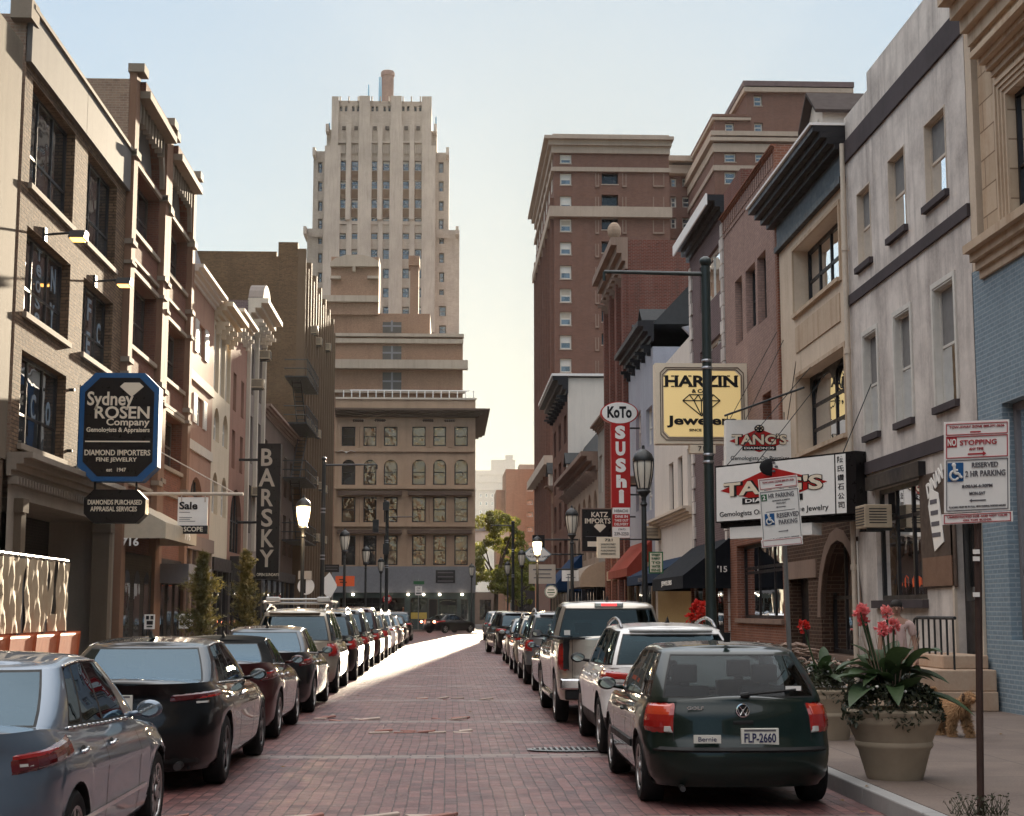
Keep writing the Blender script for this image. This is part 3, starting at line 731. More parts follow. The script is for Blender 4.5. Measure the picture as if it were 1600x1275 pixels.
# R7 tall red brick with arched bays, weathered side wall
g0, g1_ = f1+.02, uR(951, 700)
top7 = vR(974, 386)
def arches(F, u0, u1, rows, n, zlo, zhi, kw, rise=True, gap=.28):
    out = []; W = (u1-u0)/n
    for r in range(rows):
        za = zlo+(zhi-zlo)*r/rows; zt = zlo+(zhi-zlo)*(r+.78)/rows
        for i in range(n):
            a = u0+W*(i+gap/2+.06); b = u0+W*(i+1-gap/2-.06); out.append(((a, b, za+.3, zt, (b-a)/2 if rise else 0), dict(kw)))
    return out
r7 = building('red_brick_building', 'tall old red brick building with a weathered side wall and arched bays', FR, g0, g1_, top7, M['brick_red_old'], arches(FR, g0, g1_, 4, 3, 4.3, top7-2.2, dict(fm=M['frame_dark'], fw=.1, depth=.3)), depth=13, rev=.35, base=0)
cornice(FR, r7, g0-.1, g1_+.3, top7-1.5, top7+.1, .8, M['stone_brown'], brackets=7)
m = MB(); 
for u in (g0+.25, (g0*2+g1_)/3, (g0+2*g1_)/3, g1_-.25): FR.box(m, u-.2, u+.2, 0, top7-1.5, -.01, .25)
m.build('pilasters', M['brick_red_old'], r7)
m = MB(); m.ell(FR.pt(g0+.3, top7+.5, .6), .35, .35, .45); m.build('finial', M['stone_tan'], r7)
# R8 grey narrow
h0, h1 = g1_+.02, uR(935, 800)
top8 = vR(950, 652)
kk = arches(FR, h0, h1, 2, 2, 5.0, top8-1, dict(fm=M['frame_white'], fw=.08, depth=.2, gm=M['glass_bright']), rise=False)
r8 = building('grey_house', 'grey narrow house just beyond the tall red sign', FR, h0, h1, top8, stucco('grey_tan_wall', (.3, .26, .22), .3, .3), kk, depth=11)
cornice(FR, r8, h0, h1, top8-.3, top8+.15, .45, M['stone_brown'])
# R9 ornate stone with mansard
i0, i1 = h1+.02, uR(888, 800)
top9 = vR(925, 720)
kk = arches(FR, i0, i1, 2, 6, 4.6, top9-1.4, dict(fm=M['frame_brown'], fw=.1, depth=.25))
r9 = building('ornate_stone_building', 'ornate tan stone building with carved window heads and dark mansard', FR, i0, i1, top9, M['stone_tan'], kk, depth=11)
cornice(FR, r9, i0, i1+.3, top9-.9, top9+.2, 1.0, M['stone_brown'], brackets=14)
m = MB(); m.prism([FR.pt(i0, top9, 0), FR.pt(i0, top9+2.8, -1.2), FR.pt(i0, top9+2.8, -6), FR.pt(i0, top9, -6)], FR.pt(i1, 0, 0)-FR.pt(i0, 0, 0)); m.build('mansard_roof', M['roof_tar'], r9)
m = MB(); FR.box(m, i0+.2, i0+1.4, top9+1, top9+4.6, -3, -1.2); m.build('chimney', M['stone_brown'], r9)
dormer(FR, r9, i1-3, top9+.2, 1.8, 1.8, .3, 2.5, M['stone_tan'], M['roof_tar'], M['frame_white'])
# R10 dark red with white side wall
j0, j1 = i1+.02, uR(864, 800)
top10 = vR(886, 592)
kk = arches(FR, j0, j1, 4, 3, 4.6, top10-1.8, dict(fm=M['frame_dark'], fw=.12, depth=.3), rise=False, gap=.4)
r10 = building('cornice_building', 'dark red brick building with a blank cream side wall under a black cornice', FR, j0, j1, top10, brick('brick_dark_red', (.16, .075, .055), (.11, .055, .04), (.15, .1, .08)), kk, depth=13, rev=.3, side=M['white_wall'])
cornice(FR, r10, j0-.2, j1+.3, top10-1.2, top10+.1, 1.1, M['black_trim'], brackets=8)
band(FR, r10, j0-.3, j1+.35, top10+.1, top10+.28, 1.2, M['white_fascia'], 'flashing', n0=-13)
# R11 small far one
k0, k1 = j1+.02, 131.5
top11 = vR(870, 755)
r11 = building('corner_house', 'small grey house with a white dormer at the end of the row', FR, k0, k1, top11, M['stone_brown'], arches(FR, k0, k1, 2, 3, 4.4, top11-.5, dict(fm=M['frame_dark'], fw=.12, depth=.3), rise=False), depth=11)
dormer(FR, r11, k0+2, top11, 2.2, 2.2, .2, 2.5, M['white_wall'], M['roof_tar'], M['frame_white'])
cornice(FR, r11, k0, k1, top11-.3, top11+.2, .6, M['stone_brown'])
# shopfronts of the far part of the row: fascia, piers, glazed opening set into recess
def shopfront(F, root, u0, u1, mat, glass=None, v1=3.3, fasc=.5, recess=.02, n=3, lit=None):
    sf = MB(); F.box(sf, u0+.05, u1-.05, v1, v1+fasc, .005, .22)
    for u in (u0+.05, u1-.3): F.box(sf, u, u+.25, .15, v1, .005, .15)
    F.box(sf, u0+.3, u1-.3, .15, .6, .005, .08)
    for i in range(1, n): 
        u = u0+.3+(u1-u0-.6)*i/n; F.box(sf, u-.05, u+.05, .6, v1, .005, .1)
    s = sf.build('shopfront', mat, root)
    g = MB(); F.box(g, u0+.3, u1-.3, .6, v1-.002, .003, .03); g.build('pane', glass or M['glass_dark'], s)
    return s
plain('shop_dark', (.03, .025, .025), .5); plain('shop_tan', (.25, .18, .12), .6); plain('shop_blue', (.03, .06, .12), .5); plain('shop_red', (.3, .05, .04), .5)
shopfront(FR, r4, d0, d1, M['brick_orange']); shopfront(FR, r6, f0, f1, M['shop_tan']); shopfront(FR, r7, g0, g1_, M['stone_tan']); shopfront(FR, r8, h0, h1, M['shop_dark'])
shopfront(FR, r9, i0, i0+10, M['shop_dark'], n=5); shopfront(FR, r9, i0+10, i1, M['shop_blue'], n=5); shopfront(FR, r10, j0, j1, M['shop_tan'], n=5); shopfront(FR, r11, k0, k1, M['shop_red'])
# awnings
FAB = lambda n, c: plain(n, c, .85, var=.25, spec=.15)
q = FR.rect(1128, 850, 1085, 925)
aw = awning(FR, r4, d0-.2, d1+.1, vR(1133, 925)+.1, vR(1133, 842), 1.5, FAB('fabric_black', (.012, .014, .018)), .4)
ptext(aw, "'15", 1121, 884, 1136, 894, d0-.22, M['white_sign'], bold=.02)
text(aw, 'JEWELERS', FR.pt((d0+d1)/2, vR(1133, 925)+.3, 1.5), (0, -1, 0), (0, 0, 1), 2.4, .2, M['white_sign'], bold=.02)
aw = awning(FR, r5, e0+.3, e1-.2, 2.75, 3.75, 1.25, FAB('fabric_blue', (.012, .028, .06)), .35)
text(aw, 'REPAIRS', FR.pt((e0+e1)/2, 2.92, 1.25), (0, -1, 0), (0, 0, 1), 2.2, .16, M['grey_ink'], bold=.02)
awning(FR, r6, f0+1, f1-.2, 3.2, 4.8, 1.1, FAB('fabric_red', (.25, .045, .03)), .35)
awning(FR, r8, h0+.2, h1+3, 3.0, 4.4, 1.6, FAB('fabric_tan', (.3, .24, .19)), .35, rounded=True)
awning(FR, r9, i0+11, i1-.5, 3.0, 5.4, 1.7, FAB('fabric_royal', (.01, .035, .09)), .5)
# air conditioners
ac_unit(FR, uR(1386, 800), vR(1386, 826), 'boxy air conditioner sticking out under the black window head of the grey stucco house', s=1.1, out=.5)
ac_unit(FR, uR(1031, 820), vR(1031, 842), 'air conditioner on brackets above the red awning', s=1.2, out=.6)
ac_unit(FR, uR(997, 775), vR(997, 758), 'air conditioner beside the tall red sign', s=1.0, out=.6)
# stoop in front of the grey house door
st = thing('stoop', 'tan stone steps with a rust stain at the dark door of the grey stucco house', 'steps', (8.2, 24.5, .15))
m = MB(); m.box(6.95, 8.75, dr[0]-.7, dr[1]+.6, .15, .46); m.build('lower_step', stucco('step_stone', (.52, .42, .32), .5, .3, dark=(.3, .1, .03)), st, bevel=.02)
m = MB(); m.box(7.35, 8.75, dr[0]-.65, dr[1]+.3, .463, .8); m.build('upper_step', M['step_stone'], st, bevel=.02)
m = MB(); m.box(8.0, 8.75, dr[0]-.3, dr[1]+.1, .803, 1.02); m.build('sill_step', M['step_stone'], st, bevel=.02)
hr = thing('handrail', 'black iron handrail beside the tan steps of the grey house', 'railing', (8.2, 27, .15))
m = MB(); xa = 7.3; ya, yb = onX(1490, 1000, 8.1).y, onX(1434, 1000, 8.1).y
for k in range(7):
    y = ya+(yb-ya)*k/6; m.tube((8.1, y, .15), (8.1, y, 1.6), .018, n=6)
m.build('balusters', M['iron'], hr); m = MB(); m.tube((8.1, ya-.1, 1.62), (8.1, yb, 1.62), .028, n=8); m.path([(8.1, yb, 1.62), (8.1, yb+.15, 1.59), (8.1, yb+.2, 1.47)], .022); m.build('rail', M['iron'], hr)
# wooden painted board on the grey house
bd = thing('wall_sign', 'painted plaque with white emblem beside the ground window of the grey house', 'sign', FR.pt(uR(1470, 850), 2.8))
q = FR.rect(1489, 775, 1449, 915)
m = MB(); FR.box(m, q[0]-.15, q[1]+.15, q[2]-.05, q[3]+.5, .004, .05); m.build('board', plain('board_brown', (.09, .06, .045), .6, var=.5), bd, bevel=.02)
m = MB(); FR.box(m, q[0], q[1], q[2]-.02, q[2]+.5, .051, .07); m.build('lower_board', plain('board_wood', (.2, .11, .07), .6), bd)
m = MB(); uc = (q[0]+q[1])/2; 
m.prism([FR.pt(uc-.42, q[2]+.75, .055), FR.pt(uc+.1, q[2]+.6, .055), FR.pt(uc+.38, q[3]-.1, .055), FR.pt(uc+.2, q[3]+.2, .055), FR.pt(uc-.2, q[3]+.1, .055)], (-.015, 0, 0)); m.build('emblem', M['white_sign'], bd)
for k in range(4):
    m = MB(); FR.box(m, uc-.28+.05*k, uc+.2+.02*k, q[2]+.85+.2*k, q[2]+.93+.2*k, .071, .075); m.build('lettering', M['grey_ink'], bd)
text(bd, 'DINAN', FR.pt(uc, q[3]+.32, .055), (0, -1, .35), (0, .35, 1), .95, .28, M['white_sign'], bold=.03)
# ---------------------------------------------------------------- left side of the street (south row)
FL = Fac('L', -9.3)
def uL(x, y): return FL.px(x, y)[0]
def vL(x, y): return FL.px(x, y)[1]
def LR(*a): return FL.rect(*a)
brick('brick_tan', (.2, .125, .075), (.055, .032, .02), (.025, .018, .013), bw=.28, bh=.085, ms=.014, bs=1.0, stain=.25, streak=.25)
brick('brick_red', (.16, .06, .036), (.09, .036, .026), (.14, .09, .07), stain=.3)
brick('brick_ochre', (.17, .1, .052), (.08, .046, .026), (.14, .095, .06), stain=.55, streak=.6)
brick('brick_side', (.3, .2, .14), (.2, .12, .09), (.3, .24, .18), stain=.5)
stucco('panel_grey', (.13, .115, .105), .3, .3)
stucco('salmon', (.34, .19, .13), .35, .35); stucco('cream_left', (.58, .47, .34), .2, .3); stucco('pinkish', (.3, .16, .115), .3, .4); stucco('vic_grey', (.22, .18, .155), .35, .4)
stucco('tan_wall', (.13, .098, .068), .55, .5); stucco('stone_pale', (.55, .47, .38), .25, .3); brick('brick_black', (.03, .025, .022), (.02, .018, .016), (.05, .04, .035))
stucco('stone_trim', (.24, .19, .145), .35, .4); stucco('stone_warm', (.2, .11, .07), .3, .3)
stucco('fin_stone', (.14, .09, .055), .3, .3)
# L0 stucco slab building at the frame edge
z0 = vL(20, 46); l1a = uL(41, 90)
r = building('stucco_building', 'plain tan stucco building at the left edge with a dark rough stone base', FL, -45, l1a-.25, z0, M['tan_wall'], base=vL(15, 720), depth=12)
m = MB(); FL.box(m, -45, l1a-.25, 0, vL(15, 720)-.003, -12, -.05); m.build('stone_base', stucco('rough_stone', (.12, .08, .055), .5, .3, blocks=(.5, .3)), r)
# L1 tan brick with grey panel parapet
a0, a1 = l1a, uL(197, 300)
zp = vL(44, 100); zt = vL(47, 26); zs = vL(20, 712)
k1 = dict(fm=M['frame_dark'], nu=3, nv=1, vs=[.36], fw=.07, depth=.26, sill=M['stone_trim'])
W1 = LR(52, 126, 113, 347); W2 = LR(138, 237, 178.5, 420)
r1w = [W1, W2]; dz1 = vL(43, 350)-W1[3]
ops = []
zrow = [(W1[2], W1[3]), (vL(39.5, 489), vL(43, 352)), (vL(36, 695), vL(35, 546))]
zrow[0] = (vL(47, 288), vL(53, 126))
for (za, zb_) in zrow:
    for w in (W1, W2): ops.append(((w[0], w[1], za, zb_), dict(k1, gm=M['glass_win'])))
L1 = building('brick_loft_building', 'four storey tan brick building with a plain grey parapet and wide dark windows', FL, a0, a1, zt, M['brick_tan'], ops, base=zs, depth=14, rev=.3, side=M['brick_side'])
m = MB(); FL.box(m, a0, a0+(a1-a0)*.49, zp, zt+.1, -.02, .12); FL.box(m, a0+(a1-a0)*.49+.03, a1, zp, zt+.1, -.02, .12); m.build('parapet_panel', M['panel_grey'], L1)
m = MB(); FL.box(m, a0-.02, a1, zt+.1, zt+.2, -.2, .17); FL.box(m, a0-.3, a0+.35, zt-.2, zt+.26, -.3, .16); m.build('coping', M['stone_trim'], L1)
# writing on the windows
ink = plain('window_ink', (.16, .2, .24), .5, var=0)
for (w, zr, cols) in ((W1, zrow[1], ['Sh', 'TeOSe', 'NY']), (W2, zrow[1], ['OR', 'FE', 'C']), (W1, zrow[2], ['8', 'C', 'o'])):
    for i, s in enumerate(cols):
        for k, ch in enumerate(s):
            u = w[0]+(w[1]-w[0])*(i+.5)/3; n = len(s)
            z = zr[1]-(zr[1]-zr[0])*((k+.6)/(n+.2)); hh = min(.62, (zr[1]-zr[0])/(n+.6)*.8)
            text(L1, ch, FL.pt(u, z, -.24), (0, 1, 0), (0, 0, 1), .42, hh, ink, bold=.02, thick=.006)
# storefront stone frame
cornice(FL, L1, a0-.1, a1-1.2, zs-.45, zs+.05, .5, stucco('stone_shop_shaded', (.24, .2, .16), .4, .4), name='shop_cornice', brackets=0)  # pale stone with the storefront's shade darkened into its colour
m = MB()
for i in range(40): u = a0+(a1-1.2-a0)*i/40; FL.box(m, u, u+.1, zs-.62, zs-.46, -.01, .2)
m.build('dentils', M['stone_shop_shaded'], L1)
zl = vL(60, 788)
m = MB(); wall_grid(m, FL, a0, a1, 0, zs-.003, [(a0+.55, a1-1.0, .02, zl)], 1.6)
m.build('shop_frame', M['stone_shop_shaded'], L1)
m = MB(); FL.box(m, a0+.56, a1-1.01, .02, zl-.01, -1.62, -1.55); m.build('shop_back_wall', M['brick_black'], L1)
m = MB()
for u in (a0+.55, a1-1.35): FL.box(m, u, u+.36, .15, zl, -.3, .16); FL.box(m, u-.05, u+.41, zl-.3, zl, -.32, .2)
m.build('pillar', M['tan_wall'], L1)
# lamps over the windows
def wall_lamp(F, u, v, label):
    root = thing('wall_lamp', label, 'lamp', F.pt(u, v, 0), 'lamps on bracket arms on the tan brick building')
    m = MB(); m.tube(F.pt(u, v, 0), F.pt(u, v+.05, .62), .03, n=8); F.box(m, u-.1, u+.1, v-.15, v+.15, 0, .06); m.build('arm', M['iron'], root)
    m = MB(); m.prism([F.pt(u-.22, v-.1, .6), F.pt(u+.22, v-.1, .6), F.pt(u+.16, v+.08, .63), F.pt(u-.16, v+.08, .63)], F.pt(0, 0, .36)-F.pt(0, 0, 0)); m.build('shade', M['iron'], root)
    m = MB(); F.box(m, u-.18, u+.18, v-.125, v-.102, .64, .92); m.build('diffuser', emis('amber_glow', (1, .45, .1), 1.1), root)
for w, nm in ((W1, 'nearer'), (W2, 'farther')):
    wall_lamp(FL, (w[0]+w[1])/2-.6, zrow[1][1]+.12, 'upper bracket lamp over the %s bay of the tan brick building' % nm)
    False and wall_lamp(FL, (w[0]+w[1])/2-.6, zrow[2][1]+.15, 'lower bracket lamp over the %s bay of the tan brick building' % nm)
# L2 + L3: ornate brick with arches
b0, b1 = a1+.02, uL(252, 400)
c0, c1 = b1+.02, uL(296, 400)
zt2 = vL(208, 131)
def ornate(name, label, u0, u1, zt, tops, pier):
    zz = tops
    ops = []
    for i, (za, zb_) in enumerate(zz):
        ops.append(((u0+pier+.1, u1-pier-.1, za, zb_, 0), dict(fm=M['frame_brown'], nu=3, nv=2, fw=.09, depth=.4, sill=M['stone_trim'])))
    ax = (u0+pier+.1, u1-pier-.1, zz[0][1]+.35, zz[0][1]+.35+(u1-u0)*.34, (u1-u0)*.33)
    ops.append((ax, None))
    r = building(name, label, FL, u0, u1, zt, M['brick_red'], ops, depth=14, rev=.42, side=M['brick_side'])
    m = MB(); FL.box(m, ax[0], ax[1], ax[2], ax[3], -.3, -.25); m.build('tympanum', M['panel_grey'], r)
    m = MB(); ap = arch_pts(ax[0], ax[1], ax[3], ax[4]); ap2 = arch_pts(ax[0]-.3, ax[1]+.3, ax[3]+.3, ax[4]+.3)
    for q in range(len(ap)-1): m.prism([FL.pt(*ap[q], .0), FL.pt(*ap[q+1], .0), FL.pt(*ap2[q+1], .0), FL.pt(*ap2[q], .0)], (.14, 0, 0))
    m.build('arch_band', M['stone_trim'], r)
    m = MB()
    for u in (u0, u1-pier): FL.box(m, u, u+pier, 0, zt+.2, -.01, .2)
    m.build('pier', M['stone_warm'], r)
    m = MB()
    for u in (u0, u1-pier):
        FL.box(m, u-.06, u+pier+.06, zt+.2, zt+.45, -.05, .42); FL.box(m, u-.05, u+pier+.05, zt-2.3, zt-2.1, -.01, .28)
        for (za, zb_) in zz: FL.box(m, u-.05, u+pier+.05, za-.7, za-.55, -.01, .26); FL.box(m, u-.05, u+pier+.05, zb_+.05, zb_+.15, -.01, .25)
    m.build('pier_cap', M['stone_trim'], r)
    m = MB(); n = 9
    for i in range(n): u = u0+pier+.1+(u1-u0-2*pier-.2)*i/n; FL.box(m, u, u+.1, zt-1.0, zt-.42, -.01, .2)
    m.build('bracket', M['stone_trim'], r)
    band(FL, r, u0+pier, u1-pier, zt-.4, zt-.18, .5, M['stone_trim'], 'coping'); band(FL, r, u0+pier+.002, u1-pier-.002, zt-.178, zt+.1, .36, M['brick_red'], 'parapet')
    m = MB()
    for (za, zb_) in zz: FL.box(m, u0+pier, u1-pier, za-.95, za-.85, -.01, .08); FL.box(m, u0+pier, u1-pier, zb_+.04, zb_+.16, -.01, .09)
    m.build('belt_course', M['stone_trim'], r)
    return r
z1 = [vL(204, y) for y in (251,)][0]
rowsA = [(vL(237, 393), vL(204, 251)), (vL(233, 563), vL(202, 423)), (vL(230, 720), vL(205, 600))]
rowsA = [(rowsA[0][0], rowsA[0][1]), (rowsA[1][0], rowsA[1][1]), (rowsA[2][0], rowsA[2][1])]
L2 = ornate('arched_brick_building', 'first ornate arched red brick building, next to the tan brick one', b0, b1, zt2, rowsA, .55)
L3 = ornate('arched_brick_building', 'second ornate arched red brick building, next to the salmon house', c0, c1, vL(262, 232), [(vL(280, 447), vL(257, 330)), (vL(274, 603), vL(257, 498)), (vL(272, 735), vL(258, 645))], .5)
for rt, u0, u1 in ((L2, b0, b1), (L3, c0, c1)):
    m = MB(); FL.box(m, u0+.5, u1-.5, .15, 3.4, .0, .1); m.build('brick_shopfront', M['brick_black'], rt)
    n = 3; W = (u1-u0-1.2)/n
    for i in range(n):
        a = u0+.6+W*(i+.2); b = a+W*.6; pts = [(a, .9)]+arch_pts(a, b, 2.9, W*.3)+[(b, .9)]
        m = MB(); m.prism([FL.pt(*p, .101) for p in pts], (.01, 0, 0)); m.build('arched_pane', M['glass_dark'], rt)
aw = awning(FL, L2, b0+.3, b1+.1, vL(225, 850), vL(225, 790), 1.35, FAB('fabric_pale', (.55, .46, .34)), .45)
ptext(aw, '716', 190, 840, 217, 853, b0+.28, M['white_sign'], bold=.03)
text(aw, '716', FL.pt(b1-1.6, vL(225, 850)+.25, 1.35), (0, 1, 0), (0, 0, 1), 1.0, .3, M['white_sign'], bold=.02)
m = MB(); FL.box(m, c0+.3, c1-.2, 2.6, 3.2, .2, 1.1); m.build('canopy', M['trim_grey'], L3)
# L4 salmon with white shutters
d0, d1 = c1+.02, uL(330, 700)
zt4 = vL(296, 412)
sh = dict(fm=M['frame_white'], fw=.08, depth=.18, shutters=M['frame_white'])
wA = LR(303, 505, 317, 560); wB = LR(303, 630, 317, 665)
uc = (d0+d1)/2
ops = [((uc-.75, uc+.75, vL(297, 540), vL(297, 488), 0), sh), ((uc-.75, uc+.75, vL(296, 655), vL(296, 608), 0), sh), ((uc-1.6, uc+1.2, vL(294, 772), vL(293, 738), 1.0), dict(fm=M['frame_dark'], nu=4, nv=1, depth=.2))]
L4 = building('salmon_house', 'salmon stucco house with white shutters', FL, d0, d1, zt4, M['salmon'], ops, depth=14, rev=.2, side=M['stone_pale'])
for v in (vL(296, 590), vL(294, 700)): band(FL, L4, d0, d1, v, v+.35, .07, M['stone_pale'], 'belt_course')
cornice(FL, L4, d0, d1, zt4-.5, zt4, .5, M['white_wall'])
m = MB(); pts = [FL.pt(d0, zt4, 0), FL.pt(d0, vL(296, 380), -.6), FL.pt(d0, vL(296, 380), -9), FL.pt(d0, zt4, -9)]; m.prism(pts, (0, .3, 0)); m.build('gable_wall', M['stone_pale'], L4)
m = MB(); m.prism([FL.pt(d0+.3, zt4+.01, 0), FL.pt(d0+.3, vL(296, 380)-.2, -.8), FL.pt(d0+.3, vL(296, 380)-.2, -8), FL.pt(d0+.3, zt4+.01, -8)], (0, d1-d0-.3, 0)); m.build('mansard_roof', M['panel_grey'], L4)
m = MB(); z = vL(296, 380); m.lathe([(.5, z-.1), (.32, z+.5), (.12, z+1.1), (0, z+1.5)], (FL.c-.8, d1-.6, 0), 8); m.build('spire', M['trim_grey'], L4)
m = MB()
for i in range(4): u = d0+.5+i*1.1; FL.box(m, u, u+.7, vL(300, 850), vL(300, 838), .005, .06)
m.build('transom', M['glass_dark'], L4)
shopfront(FL, L4, d0, d1, M['stone_brown'], v1=3.9, n=4)
# L5 cream with bay
e0, e1 = d1+.02, uL(358, 700)
zt5 = vL(332, 478)
kk = arches(FL, e0, e1, 1, 3, vL(335, 610)-.3, vL(335, 520)+1.2, dict(fm=M['frame_white'], fw=.1, depth=.2, gm=M['glass_win']), rise=False, gap=.1)
kk += arches(FL, e0, e1, 1, 2, vL(335, 700), vL(335, 615), dict(fm=M['frame_white'], fw=.12, depth=.2)) + arches(FL, e0, e1, 1, 2, vL(335, 815), vL(335, 715), dict(fm=M['frame_white'], fw=.12, depth=.2))
L5 = building('cream_house', 'cream house with arched window pairs between salmon and pink fronts', FL, e0, e1, zt5, M['cream_left'], kk, depth=13)
cornice(FL, L5, e0, e1, zt5-.4, zt5+.3, .7, M['cream_left'], brackets=4); shopfront(FL, L5, e0, e1, M['shop_dark'], n=3)
# L6 pink
f0, f1 = e1+.02, uL(383, 700)
zt6 = vL(360, 480)
kk = arches(FL, f0, f1, 2, 2, 7.5, zt6-2, dict(fm=M['frame_brown'], fw=.1, depth=.25), rise=False, gap=.5) + [(((f0+f1)/2-1.8, (f0+f1)/2+1.8, 4.2, 7.0, 1.6), dict(fm=M['frame_dark'], nu=4, nv=2, depth=.2))]
L6 = building('pink_house', 'pink brown house with one wide arch and a small belfry roof', FL, f0, f1, zt6, M['pinkish'], kk, depth=13)
cornice(FL, L6, f0, f1, zt6-.5, zt6+.1, .5, M['stone_pale'], brackets=5); m = MB(); FL.box(m, f0+.3, f1-.3, 2.9, 4.0, .1, .5); m.build('shop_sign', M['shop_dark'], L6)
shopfront(FL, L6, f0, f1, M['shop_dark'], v1=2.9, n=3)
# L7 grey Victorian with pediment
g0, g1_ = f1+.02, uL(409, 700)
zt7 = vL(384, 462)
kk = arches(FL, g0, g1_, 3, 2, 5.0, zt7-1.2, dict(fm=M['frame_dark'], fw=.1, depth=.3), rise=False, gap=.3)
L7 = building('victorian_house', 'grey Victorian house with a curved pediment and window air conditioners', FL, g0, g1_, zt7, M['vic_grey'], kk, depth=13, rev=.3, side=M['brick_purple'])
cornice(FL, L7, g0, g1_, zt7-.8, zt7+.1, .9, M['stone_pale'], brackets=6)
m = MB(); n = 10; ap = arch_pts(g0+1.4, g1_-1.4, zt7+1.3, 1.2); m.prism([FL.pt(*p, .5) for p in ap], (-.7, 0, 0)); m.build('pediment', M['vic_grey'], L7)
m = MB()
for u in (g0+.2, (g0+g1_)/2, g1_-.2): FL.box(m, u-.18, u+.18, 4.5, zt7-.8, -.01, .16)
m.build('pilasters', M['stone_pale'], L7); shopfront(FL, L7, g0, g1_, M['shop_dark'], n=3)
# L7b low dark stone building
h0, h1 = g1_+.02, uL(460, 700)
zt8 = vL(412, 635)
kk = arches(FL, h0, h1, 2, 5, 4.5, zt8-.8, dict(fm=M['frame_dark'], fw=.1, depth=.3), rise=False, gap=.4)
L8 = building('stone_building', 'low dark stone building behind the tall vertical black sign', FL, h0, h1, zt8, stucco('stone_dark', (.13, .09, .07), .4, .5), kk, depth=13, rev=.3)
cornice(FL, L8, h0, h1, zt8-.4, zt8+.1, .4, M['stone_brown']); shopfront(FL, L8, h0, h1, M['shop_dark'], n=6)
# L9 tall brown brick with piers
i0, i1 = h1+.02, 117.5
zt9 = vL(461, 390)
kk = []
nb = 13; W = (i1-i0)/nb
for r_ in range(6):
    za = 4.2+(zt9-5.5)*r_/6
    for i in range(nb): kk.append(((i0+W*(i+.38), i0+W*(i+.8), za, za+1.9, 0), dict(fm=M['frame_dark'], fw=.1, depth=.25)))
L9 = building('tall_brown_building', 'tall brown brick building with closely set vertical piers and a blank ochre side wall', FL, i0, i1, zt9, M['brick_ochre'], kk, depth=20, rev=.3, side=M['brick_ochre'])
m = MB()
for i in range(nb+1):
    u = min(i0+W*i, i1-.35); FL.box(m, u, u+.35, 0, zt9+.5-.8*(i % 2), -.01, .5)
m.build('piers', M['fin_stone'], L9)
m = MB(); FL.box(m, i0, i0+.8, zt9, zt9+.9, -1.2, -.02); FL.box(m, i0, i0+.5, zt9, zt9+.3, -9, -1.3); FL.box(m, i0, i0+.5, zt9, zt9+.12, -20, -9.1); m.build('parapet', M['brick_ochre'], L9)
shopfront(FL, L9, i0+.4, i1, M['shop_dark'], n=9)
# air conditioners on the left row
for k, (x, y, lab) in enumerate(((402, 562, 'on the upper floor of the grey Victorian house'), (391, 607, 'on the middle floor of the grey Victorian house'), (393, 775, 'on the first floor of the grey Victorian house'),
        (467, 668, 'nearest of the upper row on the tall brown building'), (476, 677, 'middle one of the upper row on the tall brown building'), (483, 684, 'farthest of the upper row on the tall brown building'),
        (478, 757, 'nearest of the middle row on the tall brown building'), (487, 765, 'second of the middle row on the tall brown building'), (494, 770, 'farthest of the middle row on the tall brown building'),
        (481, 846, 'nearest of the low row on the tall brown building'), (493, 849, 'farthest of the low row on the tall brown building'), (478, 522, 'highest of all on the tall brown building'), (485, 540, 'second highest on the tall brown building'), (500, 548, 'farthest high one on the tall brown building'))):
    u, v = FL.px(x, y); s = 1.0 if x < 450 else 1.2
    ac_unit(FL, u, v, 'air conditioner '+lab, 'air conditioners sticking out of the left row', s=s, out=.65)
# fire escape
fe = thing('fire_escape', 'black iron fire escape on the left row behind the tall vertical black sign', 'fire escape', FL.pt(uL(450, 750), 3))
u0, u1 = uL(441, 750), uL(461, 750)
for k, z in enumerate([vL(452, y) for y in (850, 756, 672, 600)]):
    m = MB(); FL.box(m, u0, u1, z, z+.08, .02, 1.3)
    for uu in [u0+(u1-u0)*i/8 for i in range(9)]: m.tube(FL.pt(uu, z, 1.3), FL.pt(uu, z+1.0, 1.3), .025, n=5)
    for hh in (.5, 1.0): m.tube(FL.pt(u0, z+hh, 1.3), FL.pt(u1, z+hh, 1.3), .03, n=5); m.tube(FL.pt(u0, z+hh, 0), FL.pt(u0, z+hh, 1.3), .03, n=5)
    m.build('landing', M['iron'], fe)
    if k < 3:
        z2 = [vL(452, y) for y in (850, 756, 672, 600)][k+1]; m = MB(); s = 1 if k % 2 else -1
        for n_ in (.3, .8):
            m.tube(FL.pt((u0+u1)/2-s*2.2, z, n_), FL.pt((u0+u1)/2+s*2.2, z2, n_), .035, n=5)
        for q in range(12): f = (q+.5)/12; m.tube(FL.pt((u0+u1)/2-s*2.2+s*4.4*f, z+(z2-z)*f, .3), FL.pt((u0+u1)/2-s*2.2+s*4.4*f, z+(z2-z)*f, .8), .025, n=5)
        m.build('stair', M['iron'], fe)
